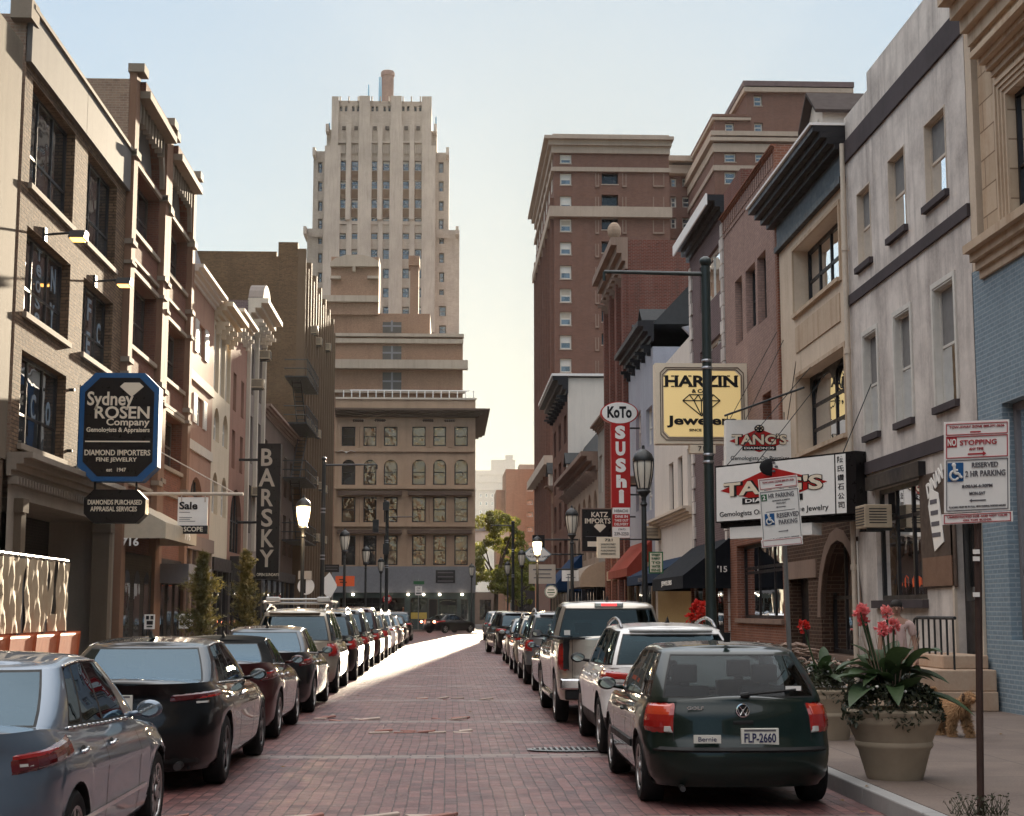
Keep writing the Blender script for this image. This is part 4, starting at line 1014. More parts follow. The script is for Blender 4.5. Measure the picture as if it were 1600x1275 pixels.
# boarded fence with tan sheets on orange barrier bases
fn = thing('construction_fence', 'chain panel fence wrapped in torn tan sheeting on orange plastic barriers', 'fence', (-7, 26, .15))
X = -6.6
sheet = plain('tan_sheet', (.42, .33, .22), .8, var=.45, bs=.4, scale=3)
y0, y1 = onX(-60, 940, X).y, onX(104, 940, X).y
zt_ = onX(100, 876, X).z; zb_ = onX(100, 985, X).z
posts = [y0+(y1-y0)*i/4 for i in range(5)]
for i in range(4):
    m = MB()
    for y in (posts[i]+.04, posts[i+1]-.04): m.tube((X, y, .5), (X, y, zt_), .03, n=8)
    m.tube((X, posts[i]+.04, zt_), (X, posts[i+1]-.04, zt_), .03, n=8); m.build('panel_frame', M['galv'], fn)
    m = MB(); nn = 22; ya, yb = posts[i]+.07, posts[i+1]-.07; rr2 = random.Random(i)
    ph = [rr2.uniform(0, 6) for _ in range(4)]
    top = [zt_-.03-.025*abs(math.sin(j*.5+ph[0])) for j in range(nn+1)]
    for j in range(nn+1):
        y = ya+(yb-ya)*j/nn
        for k in range(9):
            f = k/8; z = zb_+(top[j]-zb_)*f
            m.v.append((X+.04+.02*math.sin(j*.6+ph[1]+3*f)*(1-.3*f)+.012*math.sin(j*1.3+f*7+ph[2])+.012*math.sin(j*5.3+f*11), y+.03*math.sin(f*6+ph[3]), z))
    for j in range(nn):
        for k in range(8):
            if (i == 3 and 3 < j < 9 and k > 1): continue
            m.f.append((j*9+k, (j+1)*9+k, (j+1)*9+k+1, j*9+k+1))
    m.build('sheeting', sheet, fn, smooth=True)
    m = MB(); L = posts[i+1]-posts[i]
    prof = [(-.32, .15), (-.32, .6), (-.2, .85), (-.24, 1.36), (.24, 1.36), (.2, .85), (.32, .6), (.32, .15)]
    m.prism([(X+a, posts[i]+.03, z) for a, z in prof], (0, L-.06, 0)); m.build('barrier', plain('barrier_orange', (.42, .11, .045), .55, var=.4), fn, bevel=.03)
# ---------------------------------------------------------------- end of the street
FE = Fac('F', 130.0)
stucco('terracotta', (.4, .275, .185), .35, .35, dark=(.15, .1, .07)); stucco('terra_dark', (.12, .08, .06), .3, .3)
plain('fascia_grey', (.2, .2, .21), .6, var=.3)
glassy('glass_gold_reflect', (.04, .03, .02), ior=2.6, wav=1.0, scale=1.6, gc=(1, .72, .52))  # golden reflection put into the gloss colour of the panes
u0, _ = FE.px(522, 800); u1, _ = FE.px(742.5, 800)
zt = FE.px(600, 624)[1]; zc1 = FE.px(600, 640)[1]; zc0 = FE.px(600, 652)[1]
cols = [(534, 555), (568, 588), (600, 621), (644, 665), (677, 697), (710, 731)]
rows = [(666.5, 697, 0), (718, 757.6, 1), (776.5, 816, 0), (836.5, 883, 0)]
zf = FE.px(600, 885)[1]; zs = FE.px(600, 926)[1]
ops = []
for ri, (ya, yb, ar) in enumerate(rows):
    for ci, (xa, xb) in enumerate(cols):
        q = FE.rect(xa, ya, xb, yb); dark = (ci == 0 and ri != 2) or (ri == 3 and ci == 1)
        ops.append((q+((q[1]-q[0])*.5*ar,), dict(fm=M['black_trim'], fw=.1, depth=.2, gm=M['glass_win' if dark else 'glass_gold_reflect'])))
T1 = building('corner_block', 'five storey tan stone block across the end of the street with a dark overhanging cornice', FE, u0, u1, zt, M['terracotta'], ops, base=zf, depth=18, rev=.25)
m = MB()
for k, n in enumerate((.3, .6, .95, 1.2)): z = zc0+(zc1-zc0)*k/4; m.box(u0-.0, u1+n, 130-n, 148, z, z+(zc1-zc0)/4-.003)
m.build('cornice', M['terra_dark'], T1)
band(FE, T1, u0, u1+.1, zt, zt+.15, .14, M['stone_pale'], 'coping')
for (ya, yb, n, mat) in ((700, 706, .18, 'terracotta'), (759, 764, .25, 'terracotta'), (768, 774, .45, 'terra_dark'), (818, 823, .2, 'terracotta'), (828, 834, .5, 'terra_dark')):
    z0_, z1_ = FE.px(600, yb)[1], FE.px(600, ya)[1]
    if mat == 'terra_dark':
        for xa, xb in ((528, 628), (637, 737)): band(FE, T1, FE.px(xa, 800)[0], FE.px(xb, 800)[0], z0_, z1_, n, M[mat], 'window_hood')
    else: band(FE, T1, u0, u1, z0_, z1_, n, M[mat], 'belt_course')
m = MB()
for xa in (561, 594, 670, 703):
    for ya, yb in ((666, 699), (776, 818), (836, 884)):
        for dx in (-2.6, 1.2):
            ua, z_b = FE.px(xa+dx, yb); ub_, z_t = FE.px(xa+dx+2.6, ya); FE.box(m, ua, ub_, z_b, z_t, -.01, .13)
for xa in (523, 631, 738):
    ua, z_b = FE.px(xa, 884); ub_, z_t = FE.px(xa+4, 655); FE.box(m, ua, min(ub_, u1+.1), z_b, z_t, -.01, .09)
m.build('pilasters', M['terracotta'], T1)
m = MB(); rn = random.Random(5)
for xc in (560, 594, 669, 703):
    c = FE.px(xc, 657)
    for k in range(5): m.ell(FE.pt(c[0]+(k-2)*.18, c[1], .03), .12, .08, .12, 8, 6)
m.build('carved_ornament', M['terra_dark'], T1, smooth=True)
m = MB(); FE.box(m, FE.px(516, 800)[0], u1+.05, zs, zf-.003, -.05, .25); m.build('shop_fascia', M['fascia_grey'], T1)
q = FE.rect(681, 891, 711, 911); m = MB(); FE.box(m, *q, .255, .3); b_ = m.build('fascia_sign', M['black_sign'], T1)
for k in range(3): m = MB(); h = (q[3]-q[2])/3; FE.box(m, q[0]+.15, q[1]-.15, q[2]+h*k+h*.3, q[2]+h*k+h*.6, .301, .31); m.build('lettering', M['grey_ink'], b_)
m = MB(); wall_grid(m, FE, u0, u1, 0, zs-.003, [FE.rect(641, 934, 668, 967), FE.rect(670, 936, 683, 985)[:2]+(.13, FE.px(675, 936)[1]), FE.rect(686, 936, 714, 968), FE.rect(720, 936, 731, 968), FE.rect(530, 934, 632, 972)], .3); m.build('ground_storey', plain('shop_green', (.05, .07, .068), .6), T1)
shopglow = emis('shop_light', (1, .75, .45), 1.2)
for q in (FE.rect(641, 934, 668, 967), FE.rect(686, 936, 714, 968), FE.rect(720, 936, 731, 968), FE.rect(530, 934, 632, 972)): window(FE, T1, q, depth=.28, nu=2, nv=1, vs=[.75], gm=M['glass_dark'], fm=M['frame_dark'])
m = MB(); q = FE.rect(642, 957, 667, 967); FE.box(m, *q, .01, .04); m.build('yellow_panel', plain('yellow_panel', (.5, .36, .08), .6), T1)
m = MB(); q = FE.rect(670, 936, 683, 985); FE.box(m, q[0]+.02, q[1]-.02, .14, q[3]-.02, -.26, -.2); m.build('door', M['black_trim'], T1)
m = MB(); q = FE.rect(690, 939, 712, 946); FE.box(m, *q, .01, .08); s_ = m.build('window_sign', M['black_sign'], T1)
for x in (552, 604, 638, 662, 687, 722):   # small lit lamps under the fascia
    u, v = FE.px(x, 928); m = MB(); m.ell(FE.pt(u, v-.05, .35), .12, .1, .1, 8, 6); m.build('shop_lamp', emis('lamp_white', (1, .85, .65), 3.0), T1)
# roof railing
rl = thing('roof_railing', 'thin metal railing on the roof of the tan corner block', 'railing', (0, 131, zt))
m = MB(); 
for x in range(533, 742, 13):
    u = FE.px(x, 620)[0]; m.tube((u, 133, zt), (u, 133, zt+1.2), .05, n=5)
m.build('posts', M['white_fascia'], rl); m = MB(); m.tube((u0+1, 133, zt+1.2), (u1-.5, 133, zt+1.2), .05, n=5); m.build('rail', M['white_fascia'], rl)
# B2 brick theatre block behind
FB = Fac('F', 152.0)
stucco('hotel_stone2', (.4, .32, .25), .35, .5, scale=.3)
brick('brick_theatre', (.34, .2, .13), (.28, .16, .105), (.16, .1, .07), stain=.3, streak=.35)
def bx(m, F, x0, x1, y0, y1, n0, n1):
    a, b = F.px(x0, y1), F.px(x1, y0); F.box(m, a[0], b[0], a[1], b[1], n0, n1)
a, b = FB.px(470, 600)[0], FB.px(723, 600)[0]
B2 = building('brick_theatre_block', 'large blank brown brick block with pale stone bands behind the tan corner block', FB, a, b, FB.px(600, 524)[1], M['brick_theatre'], [], depth=25)
m = MB(); bx(m, FB, 480, 725, 523, 526, -.5, .5); bx(m, FB, 480, 724, 531, 536, -.02, .4); bx(m, FB, 480, 731, 565, 577, -.02, 1.0); bx(m, FB, 480, 727, 611, 614, -.02, .5); m.build('stone_band', M['hotel_stone2'], B2)
m = MB(); bx(m, FB, 480, 672, 488, 523, -20, -.8); bx(m, FB, 505, 591, 471, 490, -4, -.4); bx(m, FB, 516, 592, 400, 474, -4, -.5); m.build('upper_block', M['brick_theatre'], B2)
m = MB(); bx(m, FB, 505, 592, 462, 471, -.5, .1)
p0 = [FB.px(516, 416), FB.px(592, 416), FB.px(592, 408), FB.px(582, 402), FB.px(566, 398), FB.px(540, 398), FB.px(524, 403), FB.px(516, 410)]
m.prism([FB.pt(u, v, .0) for u, v in p0], (0, .8, 0)); bx(m, FB, 516, 532, 431, 435, -.5, .05); bx(m, FB, 574, 591, 431, 435, -.5, .05); bx(m, FB, 551, 555, 416, 424, -.5, .08); m.build('stone_top', M['hotel_stone2'], B2)
m = MB(); bx(m, FB, 640, 654, 412, 488, -3, -1); bx(m, FB, 638, 655.5, 397, 412, -3.3, -.7); m.build('chimney', M['brick_theatre'], B2)
for (ya, yb) in ((502, 519), (541, 562), (582, 610)):
    q = FB.rect(598, ya, 627, yb); fr = MB(); FB.box(fr, *q, -.7 if ya < 520 else .02, -.6 if ya < 520 else .12); w_ = fr.build('shuttered_window', plain('iron_shutter', (.09, .08, .07), .7), B2)
    if ya < 520: w_.location.y -= .25
    m = MB(); FB.box(m, (q[0]+q[1])/2-.1, (q[0]+q[1])/2+.1, q[2], q[3], .13, .18); FB.box(m, q[0], q[1], (q[2]+q[3])/2-.08, (q[2]+q[3])/2+.08, .13, .17); m.build('frame', M['trim_grey'], w_)
# tower
FT = Fac('F', 298.0); FM_ = Fac('F', 300.5); FG_ = Fac('F', 301.0); FK_ = Fac('F', 308.0)
brick('tower_brick', (.42, .35, .29), (.35, .29, .24), (.38, .32, .26), bw=.6, bh=.2, stain=.5, streak=.45, bs=.2)
stucco('tower_stone', (.44, .37, .31), .5, .6, scale=.15)
stucco('spandrel', (.15, .09, .055), .4, .2, scale=.3)
tw = thing('art_deco_tower', 'tall stepped tan art deco tower with a round tank on its crown', 'tower', (-20, 310, 0))
cols = [(529.9, 540.5), (549, 560), (579, 589.6), (598, 609), (628.5, 639), (648, 658.5)]
rows = [(250.7, 266.5), (282, 295), (311, 325), (340, 351), (364, 373.5), (389, 404.7), (419.5, 435), (449.4, 464.7), (479, 494), (509, 524)]
def mass(x0, x1, y0, y1, n, dep, mat, ops=(), nm='wall', rev=1.0, F=FT, par=None):
    m = MB(); a, b = F.px(x0, (y0+y1)/2)[0], F.px(x1, (y0+y1)/2)[0]; z0 = 0 if y1 > 900 else F.px(x0, y1)[1]; z1 = F.px(x0, y0)[1]
    FF = Fac('F', F.c-n); wall_grid(m, FF, a, b, z0, z1, [o for o in ops], rev)
    m.quad((a, F.c-n, z0), (a, F.c-n+dep, z0), (a, F.c-n+dep, z1), (a, F.c-n, z1)); m.quad((b, F.c-n, z0), (b, F.c-n+dep, z0), (b, F.c-n+dep, z1), (b, F.c-n, z1))
    m.quad((a, F.c-n, z1), (b, F.c-n, z1), (b, F.c-n+dep, z1), (a, F.c-n+dep, z1)); m.quad((a, F.c-n+dep, z0), (b, F.c-n+dep, z0), (b, F.c-n+dep, z1), (a, F.c-n+dep, z1))
    return m.build(nm, mat, par or tw)
# wings
sw = []
for (xa, xb) in ((497, 503.5), (685.5, 693)):
    for (ya, yb) in ((253, 270), (283, 299), (313.5, 329.5), (342, 358)): sw.append(FM_.rect(xa, ya, xb, yb))
lw = []
for (xa, xb) in ((497, 503), (686, 694)):
    for (ya, yb) in ((371, 381), (395, 410.6), (425, 441), (452, 461)): lw.append(FG_.rect(xa, ya, xb, yb))
for (ya, yb) in ((478, 494), (508, 521)): lw.append(FG_.rect(686, ya, 697, yb)); lw.append(FG_.rect(492, ya, 502, yb))
mass(474.6, 716.5, 357, 1000, 0, 40, M['tower_brick'], lw, F=FG_)
mass(489, 701.5, 236, 370, 0, 36, M['tower_brick'], sw, F=FM_)
mass(660, 719, 461, 1000, .5, 6, M['tower_brick'], [(q[0], q[1], q[2], q[3]) for q in lw if q[0] > 0 or True][:0], 'lower_wing') if False else None
cw = [FT.rect(xa, ya, xb, yb) for (xa, xb) in cols for (ya, yb) in rows]
mass(508, 678.5, 226, 1000, 0, 30, M['tower_brick'], cw, 'centre_bay')
FC = Fac('F', 298.0)
mass(509.5, 682.5, 199, 236, -1.5, 28, M['tower_brick'], [FT.rect(x-2.8, 197.5, x+2.8, 203.5) for x in (537.5, 556.5, 586, 605, 634.5, 653.5)][:0], 'upper_block')
sm = [FT.rect(x-2.6, 165.5, x+1.6, 174) for x in (533.5, 541, 552.5, 560, 582.5, 589.5, 601.5, 609, 630.5, 638, 649.5, 657)]
mass(519, 674, 157, 226.2, 0.0, 24, M['tower_brick'], sm, 'crown')
for q in cw: window(FC, tw, q, depth=.55, nu=1, nv=2, fm=M['frame_brown'], gm=M['glass_tower'], fw=.13, blind=(.3, M['blind_white']) if (int(q[0]*7+q[2]*3) % 3 == 0) else None)
for FF_, q in [(FM_, q) for q in sw]+[(FG_, q) for q in lw]: window(FF_, tw, q, depth=.8, nu=1, nv=2, fm=M['frame_brown'], gm=M['glass_tower'], fw=.2)
for q in sm: window(FC, tw, q, depth=.6, nu=1, nv=1, fm=M['frame_brown'], gm=M['glass_dark'], fw=.1)
for x in (537.5, 556.5, 586, 605, 634.5, 653.5):
    q = FT.rect(x-2.8, 197.5, x+2.8, 203.5); m = MB(); FC.box(m, *q, .01, .2); m.build('attic_window', M['frame_brown'], tw)
m = MB()
for (xa, xb) in cols:
    for k in range(3):
        q = FT.rect(xa, rows[k][1]+.6, xb, rows[k+1][0]-.6); FC.box(m, *q, -.3, .06)
m.build('spandrel_panel', M['spandrel'], tw)
m = MB()
def tb(x0, x1, y0, y1, n0, n1):
    q = FT.rect(x0, y0, x1, y1); FC.box(m, q[0], q[1], q[2], q[3], n0, n1)
for x0, x1, y0 in ((519, 528.5, 152), (561.5, 577.5, 151), (611, 627, 151), (659.5, 674, 152)): tb(x0, x1, y0, 235, .0, .6)
for x0, x1, y0 in ((508, 528.5, 229), (561, 578, 197), (610, 627.5, 197), (660, 678.5, 229)): tb(x0, x1, y0, 520, .01, .7)
for x0, x1 in ((542, 547.5), (591, 596.5), (640.5, 646.5)): tb(x0, x1, 197 if x0 > 0 else 0, 345, .02, 1.0); tb(x0, x1, 345, 520, .02, .5)
for x in (532, 545.5, 560, 581.5, 594.5, 608, 630, 643, 657): tb(x-.9, x+.9, 152.5, 160, .0, .8)
for x0, x1 in ((529, 541), (548.5, 560.5), (578.5, 590), (597.5, 609.5), (628, 640), (647.5, 659)):
    for k in range(4): tb(x0+1+k*2.8, x0+2.6+k*2.8, 228, 241, .0, .5)
    tb(x0, x1, 222, 225, 0, .8)
m.build('piers', M['tower_stone'], tw)
m = MB(); q = FT.rect(508, 345, 678, 352); FC.box(m, q[0], q[1], q[2], q[3], .0, .25); q = FT.rect(489, 236, 495, 240)
for x0, x1, y0 in ((489, 493, 232), (697, 701.5, 232), (509.5, 514, 195.5), (678, 682.5, 195.5), (474.6, 479, 355), (712, 716.5, 355)):
    q = FT.rect(x0, y0, x1, y0+12); FT.box(m, q[0], q[1], q[2], q[3], -6, .9)
m.build('corner_caps', M['tower_stone'], tw)
m = MB(); c = FK_.px(606, 112); c0 = FT.px(606, 157); m.lathe([(1.1, c0[1]), (1.15, c[1]-.5), (1.35, c[1]-.4), (1.35, c[1]), (0, c[1]+.1)], (c[0], 306, 0), 20); 
m = MB(); R = (FT.px(616, 130)[0]-FT.px(596, 130)[0])/2; m.lathe([(R*.95, c0[1]), (R*.98, c[1]-1.2), (R*1.12, c[1]-1.0), (R*1.12, c[1]-.3), (R, c[1]), (0, c[1])], (c[0], 308, 0), 24); m.build('roof_tank', plain('tank_rust', (.26, .17, .14), .8, var=.6, scale=.8), tw, smooth='auto')
m = MB()
for x, y0, y1 in ((574.5, 122, 152), (591.5, 110, 152), (594, 110, 150), (681, 173, 200), (512.5, 182, 200)): a, b = FT.px(x, y1), FT.px(x, y0); m.tube((a[0], 302, a[1]), (b[0], 302, b[1]), .18, .12, n=5)
m.build('antenna', plain('antenna_blue', (.2, .4, .55), .5), tw)
# hotel
FH = Fac('F', 205.0)
brick('hotel_brick', (.175, .09, .065), (.125, .065, .05), (.17, .12, .1), bw=.4, bh=.14, stain=.25, streak=.3, bs=.3)
stucco('hotel_stone', (.38, .3, .24), .3, .35, scale=.3)
ha, hb = FH.px(866.5, 500)[0], FH.px(1047, 400)[0]
hz = FH.px(900, 240)[1]
wins = [FH.rect(875, y, 893, y+h) for y, h in ((241, 14.5), (270.5, 18.5), (306, 18), (342, 20), (378, 20), (414.5, 21.5), (451, 21.5), (487, 21.5), (523.5, 22), (560, 22), (597, 22), (633, 22), (670, 22))]
dk = [FH.rect(940, y, 966, y+h) for y, h in ((232, 19), (269.5, 18.5), (304, 18), (340, 19), (377, 18), (413, 18), (449, 18), (485, 18), (521, 18))]
dk = [q for q in dk if q[3] < hz]
HT = building('hotel', 'huge brown brick hotel block with pale cornices rising behind the right row', FH, ha, hb, hz, M['hotel_brick'], [(q, dict(fm=M['frame_white'], fw=.2, depth=.35, gm=M['glass_tower'], sill=M['hotel_stone'], blind=((.2, .45, .6, .35, .5, .75)[int(q[2]*3.7) % 6], M['blind_white' if int(q[2]*2.1) % 3 else 'blind_cream']))) for q in wins]+[(q, dict(fm=M['frame_dark'], fw=.15, depth=.9, gm=M['glass_dark'], nv=1, sill=M['hotel_stone'])) for q in dk], depth=43, rev=1.0)
Fs = Fac('R', ha)   # side facade along the street
def ring(y0, y1, n, mat, nm='cornice'):
    z0, z1 = FH.px(900, y1)[1], FH.px(900, y0)[1]; m = MB(); m.box(ha-n, hb+n*.4, 205-n, 248, z0, z1); m.build(nm, mat, HT)
ring(229, 240, .35, M['hotel_stone']); ring(221, 228.9, .8, M['hotel_stone']); ring(216, 220.9, 1.4, M['hotel_stone']); ring(210, 215.9, .2, M['hotel_stone'], 'parapet')
ring(262, 268.5, .4, M['hotel_stone'], 'belt_course'); ring(324, 340, .7, M['hotel_stone'], 'belt_course')
m = MB()
for y in [271+36.6*i for i in range(0, 9)]:
    for xa, xb in ((930, 936), (972, 979), (1020, 1038)):
        q = FH.rect(xa, y, xb, y+19); m2 = MB(); FH.box(m, q[0], q[1], q[2]-.25, q[2], 0, .25); FH.box(m, q[0], q[0]+.15, q[2], q[3], 0, .06); FH.box(m, q[1]-.15, q[1], q[2], q[3], 0, .06)
m.build('blind_window_frames', M['stone_brown'], HT)
for i in range(7):
    for k in range(13):
        z = wins[0][2]-k*3.17; y = 208+i*5.7
        window(Fs, HT, (y, y+1.5, z, z+1.7), depth=-.02, nu=1, nv=2, fm=M['frame_white'], gm=M['glass_tower'], fw=.2)
m = MB()
for i in range(8): y = 206+i*5.7; Fs.box(m, y, y+.5, 8, hz-6, -.01, .5)
m.build('side_pilasters', M['hotel_brick'], HT)
z = 24; m = MB(); m.box(ha-1.6, ha, 203.6, 248, 21, 22.2); m.build('base_cornice', M['hotel_stone'], HT)
# wings of a second brick building behind
FW = Fac('F', 216.0)
wa, wb = FW.px(1117, 300)[0], FW.px(1345, 300)[0]
WG = building('stepped_brick_block', 'stepped brown brick block with pale cornices behind the right row, higher than the hotel', FW, wa, wb, FW.px(1130, 212)[1], M['hotel_brick'],
   [(FW.rect(xa, y, xb, y+h), dict(fm=M['frame_white'], fw=.2, depth=.5, gm=M['glass_tower'], sill=M['hotel_stone'])) for xa, xb in ((1132, 1150), (1180, 1196)) for y, h in ((239, 14), (268, 19), (305, 19), (343, 19), (380, 19))], depth=45, rev=.6)
def ring2(x0, x1, y0, y1, n, mat, c=216., dep=44., nm='cornice'):
    F = Fac('F', c); z0, z1 = F.px(1130, y1)[1], F.px(1130, y0)[1]; m = MB(); a, b = F.px(x0, 200)[0], F.px(x1, 200)[0]; m.box(a-n, b+n, c-n, c+dep, z0, z1); m.build(nm, mat, WG)
ring2(1116, 1345, 206, 213, .6, M['hotel_stone']); ring2(1116, 1345, 216.5, 222, .8, M['hotel_stone']); ring2(1116, 1345, 225, 238, .3, M['hotel_stone']); ring2(1116, 1345, 259, 267, .3, M['hotel_stone'], nm='belt_course')
FW2 = Fac('F', 218.0)
def mass2(x0, x1, y0, y1, c, dep, ops):
    F = Fac('F', c); a, b = F.px(x0, 180)[0], F.px(x1, 180)[0]; z0, z1 = F.px(1130, y1)[1], F.px(1130, y0)[1]
    m = MB(); wall_grid(m, F, a, b, z0, z1, ops, .6); m.quad((a, c, z0), (a, c+dep, z0), (a, c+dep, z1), (a, c, z1)); m.quad((b, c, z0), (b, c+dep, z0), (b, c+dep, z1), (b, c, z1)); m.quad((a, c, z1), (b, c, z1), (b, c+dep, z1), (a, c+dep, z1)); m.quad((a, c+dep, z0), (b, c+dep, z0), (b, c+dep, z1), (a, c+dep, z1))
    m.build('upper_wall', M['hotel_brick'], WG)
    for q in ops: window(F, WG, q, depth=.5, fm=M['frame_white'], fw=.2, gm=M['glass_tower'], sill=M['hotel_stone'])
F = Fac('F', 218.); mass2(1116, 1345, 180, 206.5, 218., 42, [F.rect(1133, 192, 1147, 205.5), F.rect(1178.5, 191.5, 1192, 205.5)])
ring2(1116, 1170, 179, 183, .3, M['hotel_brick'], 218.); ring2(1116, 1170, 184, 188, .3, M['hotel_stone'], 217.9)
F = Fac('F', 219.); mass2(1167, 1330, 130, 182, 219., 38, [F.rect(1177.5, 149, 1191, 165.5)])
ring2(1167, 1330, 127, 135, .5, M['brick_purple'], 218.8, 38, 'parapet'); ring2(1167, 1330, 136.5, 143.5, .4, M['hotel_stone'], 218.8, 38)
m = MB(); c = FW.px(1330, 128); m.tube((c[0], 222, c[1]), (c[0], 222, c[1]+1.5), .25, n=8); m.tube((c[0], 222, c[1]+1.5), (c[0], 222, c[1]+1.7), .7, n=10); m.build('roof_vent', M['antenna_blue'], WG)
# recessed link between hotel and block
FK = Fac('F', 240.0)
ka, kb = FK.px(1040, 300)[0], FK.px(1125, 300)[0]
LK = building('recessed_brick_wing', 'dark recessed brick wing between the hotel and the stepped block', FK, ka, kb, FK.px(1080, 250)[1], M['hotel_brick'],
   [(FK.rect(xa, y, xb, y+h), dict(fm=M['frame_white'], fw=.22, depth=.5, gm=M['glass_tower'])) for xa, xb in ((1048, 1057), (1066, 1079), (1083, 1096)) for y, h in ((278, 14), (307, 17), (340, 17), (373, 17))], depth=15, rev=.6)
m = MB(); m.box(ka, kb, 238.5, 255, FK.px(1080, 275)[1], FK.px(1080, 262)[1]); m.box(ka, kb, 237.5, 255, FK.px(1080, 258)[1], FK.px(1080, 250)[1]); m.build('cornice', M['hotel_stone'], LK)
# far things in the gap
FO = Fac('F', 270.0)
brick('brick_salmon', (.36, .23, .16), (.3, .19, .135), (.3, .2, .15), bw=.5, bh=.16, stain=.2)
oa, ob = FO.px(790, 800)[0], FO.px(845, 800)[0]
OB = building('orange_brick_building', 'plain orange brick building seen down the far end beside the tree', FO, oa, ob, FO.px(800, 733)[1], M['brick_salmon'], [(FO.rect(823, y, 833, y+8), dict(fm=M['frame_white'], fw=.2, depth=.4, nv=1, gm=M['glass_bright'])) for y in (760, 781, 800, 823, 846)], depth=16)
m = MB(); FO.box(m, FO.px(776, 800)[0], oa-.02, 0, FO.px(780, 764)[1], -14, -2); m.build('low_wing', M['brick_salmon'], OB)
m = MB(); FO.box(m, FO.px(812, 720)[0], ob, FO.px(800, 733)[1], FO.px(815, 724)[1], -8, -2); m.build('penthouse', M['stone_pale'], OB)
FD = Fac('F', 1400.0)
stucco('far_stone', (.42, .38, .34), .2, .2, scale=.1)
da, db = FD.px(742, 800)[0], FD.px(806, 800)[0]
fw_ = []
for i in range(6):
    for k in range(5): fw_.append(FD.rect(749+i*9, 771+k*13, 753+i*9, 777+k*13))
FBD = building('far_pale_tower', 'pale hazy high rise far behind the tree', FD, da, db, FD.px(770, 735)[1], M['far_stone'], [(q, dict(fm=M['frame_white'], fw=.4, depth=.12, nv=1, gm=M['glass_bright'])) for q in fw_], depth=60)
m = MB(); FD.box(m, FD.px(768, 720)[0], FD.px(805, 720)[0], FD.px(770, 735)[1], FD.px(770, 718)[1], -20, -3); FD.box(m, FD.px(790, 720)[0], FD.px(802, 720)[0], FD.px(770, 718)[1], FD.px(770, 710)[1], -12, -6); m.build('penthouse', M['far_stone'], FBD)
for y in (740, 752, 764): band(FD, FBD, da, db, FD.px(770, y+2)[1], FD.px(770, y)[1], .8, M['far_stone'], 'belt_course')
F8 = Fac('F', 262.)
wbk = thing('footbridge', 'pale covered footbridge crossing the far street above the tree', 'bridge', (8, 262, 14))
m = MB(); q = F8.rect(744, 830, 777, 845); F8.box(m, q[0]-6, q[1]+2, q[2], q[3], -3, 0); m.build('deck', M['white_wall'], wbk)
m = MB(); F8.box(m, q[0]-6, q[1]+2, q[3], q[3]+1.2, -3, .3); m.build('roof', M['trim_grey'], wbk)
# low dark shops lining the far street under the tree and hotel
FS = Fac('F', 190.0)
for (xa, xb, y, lab, col) in ((800, 836, 880, 'low dark shop building under the hotel at the far crossing', 'shop_dark'), (742, 775, 925, 'low grey shop building under the far tree', 'panel_grey')):
    a, b = FS.px(xa, 900)[0], FS.px(xb, 900)[0]
    rr_ = building('low_shop', lab, FS, a, b, FS.px(xa, y)[1], M[col], [((a+.6, b-.6, .5, 3.0, 0), dict(fm=M['frame_dark'], nu=3, nv=1))], depth=6)
# ---------------------------------------------------------------- cars: lofted bodies, rear at -L/2, front at +L/2, facing +Y
plain('tyre', (.018, .017, .017), .85, spec=.2)
plain('plastic_black', (.018, .018, .018), .55)
plain('rim_alloy', (.38, .37, .36), .3, .9)
plain('rim_dark', (.1, .1, .1), .35, .8)
plain('interior', (.02, .02, .022), .8); plain('seat_cloth', (.055, .055, .06), .85)
plain('chrome', (.7, .7, .7), .12, 1.0, var=.05)
plain('plate_white', (.7, .68, .6), .4, var=.05)
plain('lamp_red', (.35, .015, .012), .12, coat=1, var=.3); plain('lamp_orange', (.5, .045, .015), .12, coat=1, var=.2); plain('lamp_clear', (.5, .48, .45), .12, coat=1, var=.2); plain('lamp_maroon', (.09, .006, .008), .1, coat=1, var=.2)
plain('plate_ink', (.03, .03, .09), .5, var=0)
glassy('car_glass', ior=2.1, wav=0, trans=1, tintc=(.3, .34, .34), rough=.01)
glassy('car_glass_dark', ior=1.6, wav=0, trans=1, tintc=(.05, .06, .065), rough=.01, gc=(.62, .84, 1))  # blue of the reflected sky put into the gloss colour
def lerpk(keys, x):
    if x <= keys[0][0]: return keys[0][1]
    for (a, va), (b, vb) in zip(keys[:-1], keys[1:]):
        if x <= b: t = (x-a)/(b-a); t = t*t*(3-2*t)*.5+t*.5; return va+(vb-va)*t
    return keys[-1][1]
glassy('car_glass_teal', ior=1.33, wav=0, trans=1, tintc=(.05, .07, .075), rough=.01, gc=(.6, .86, 1))
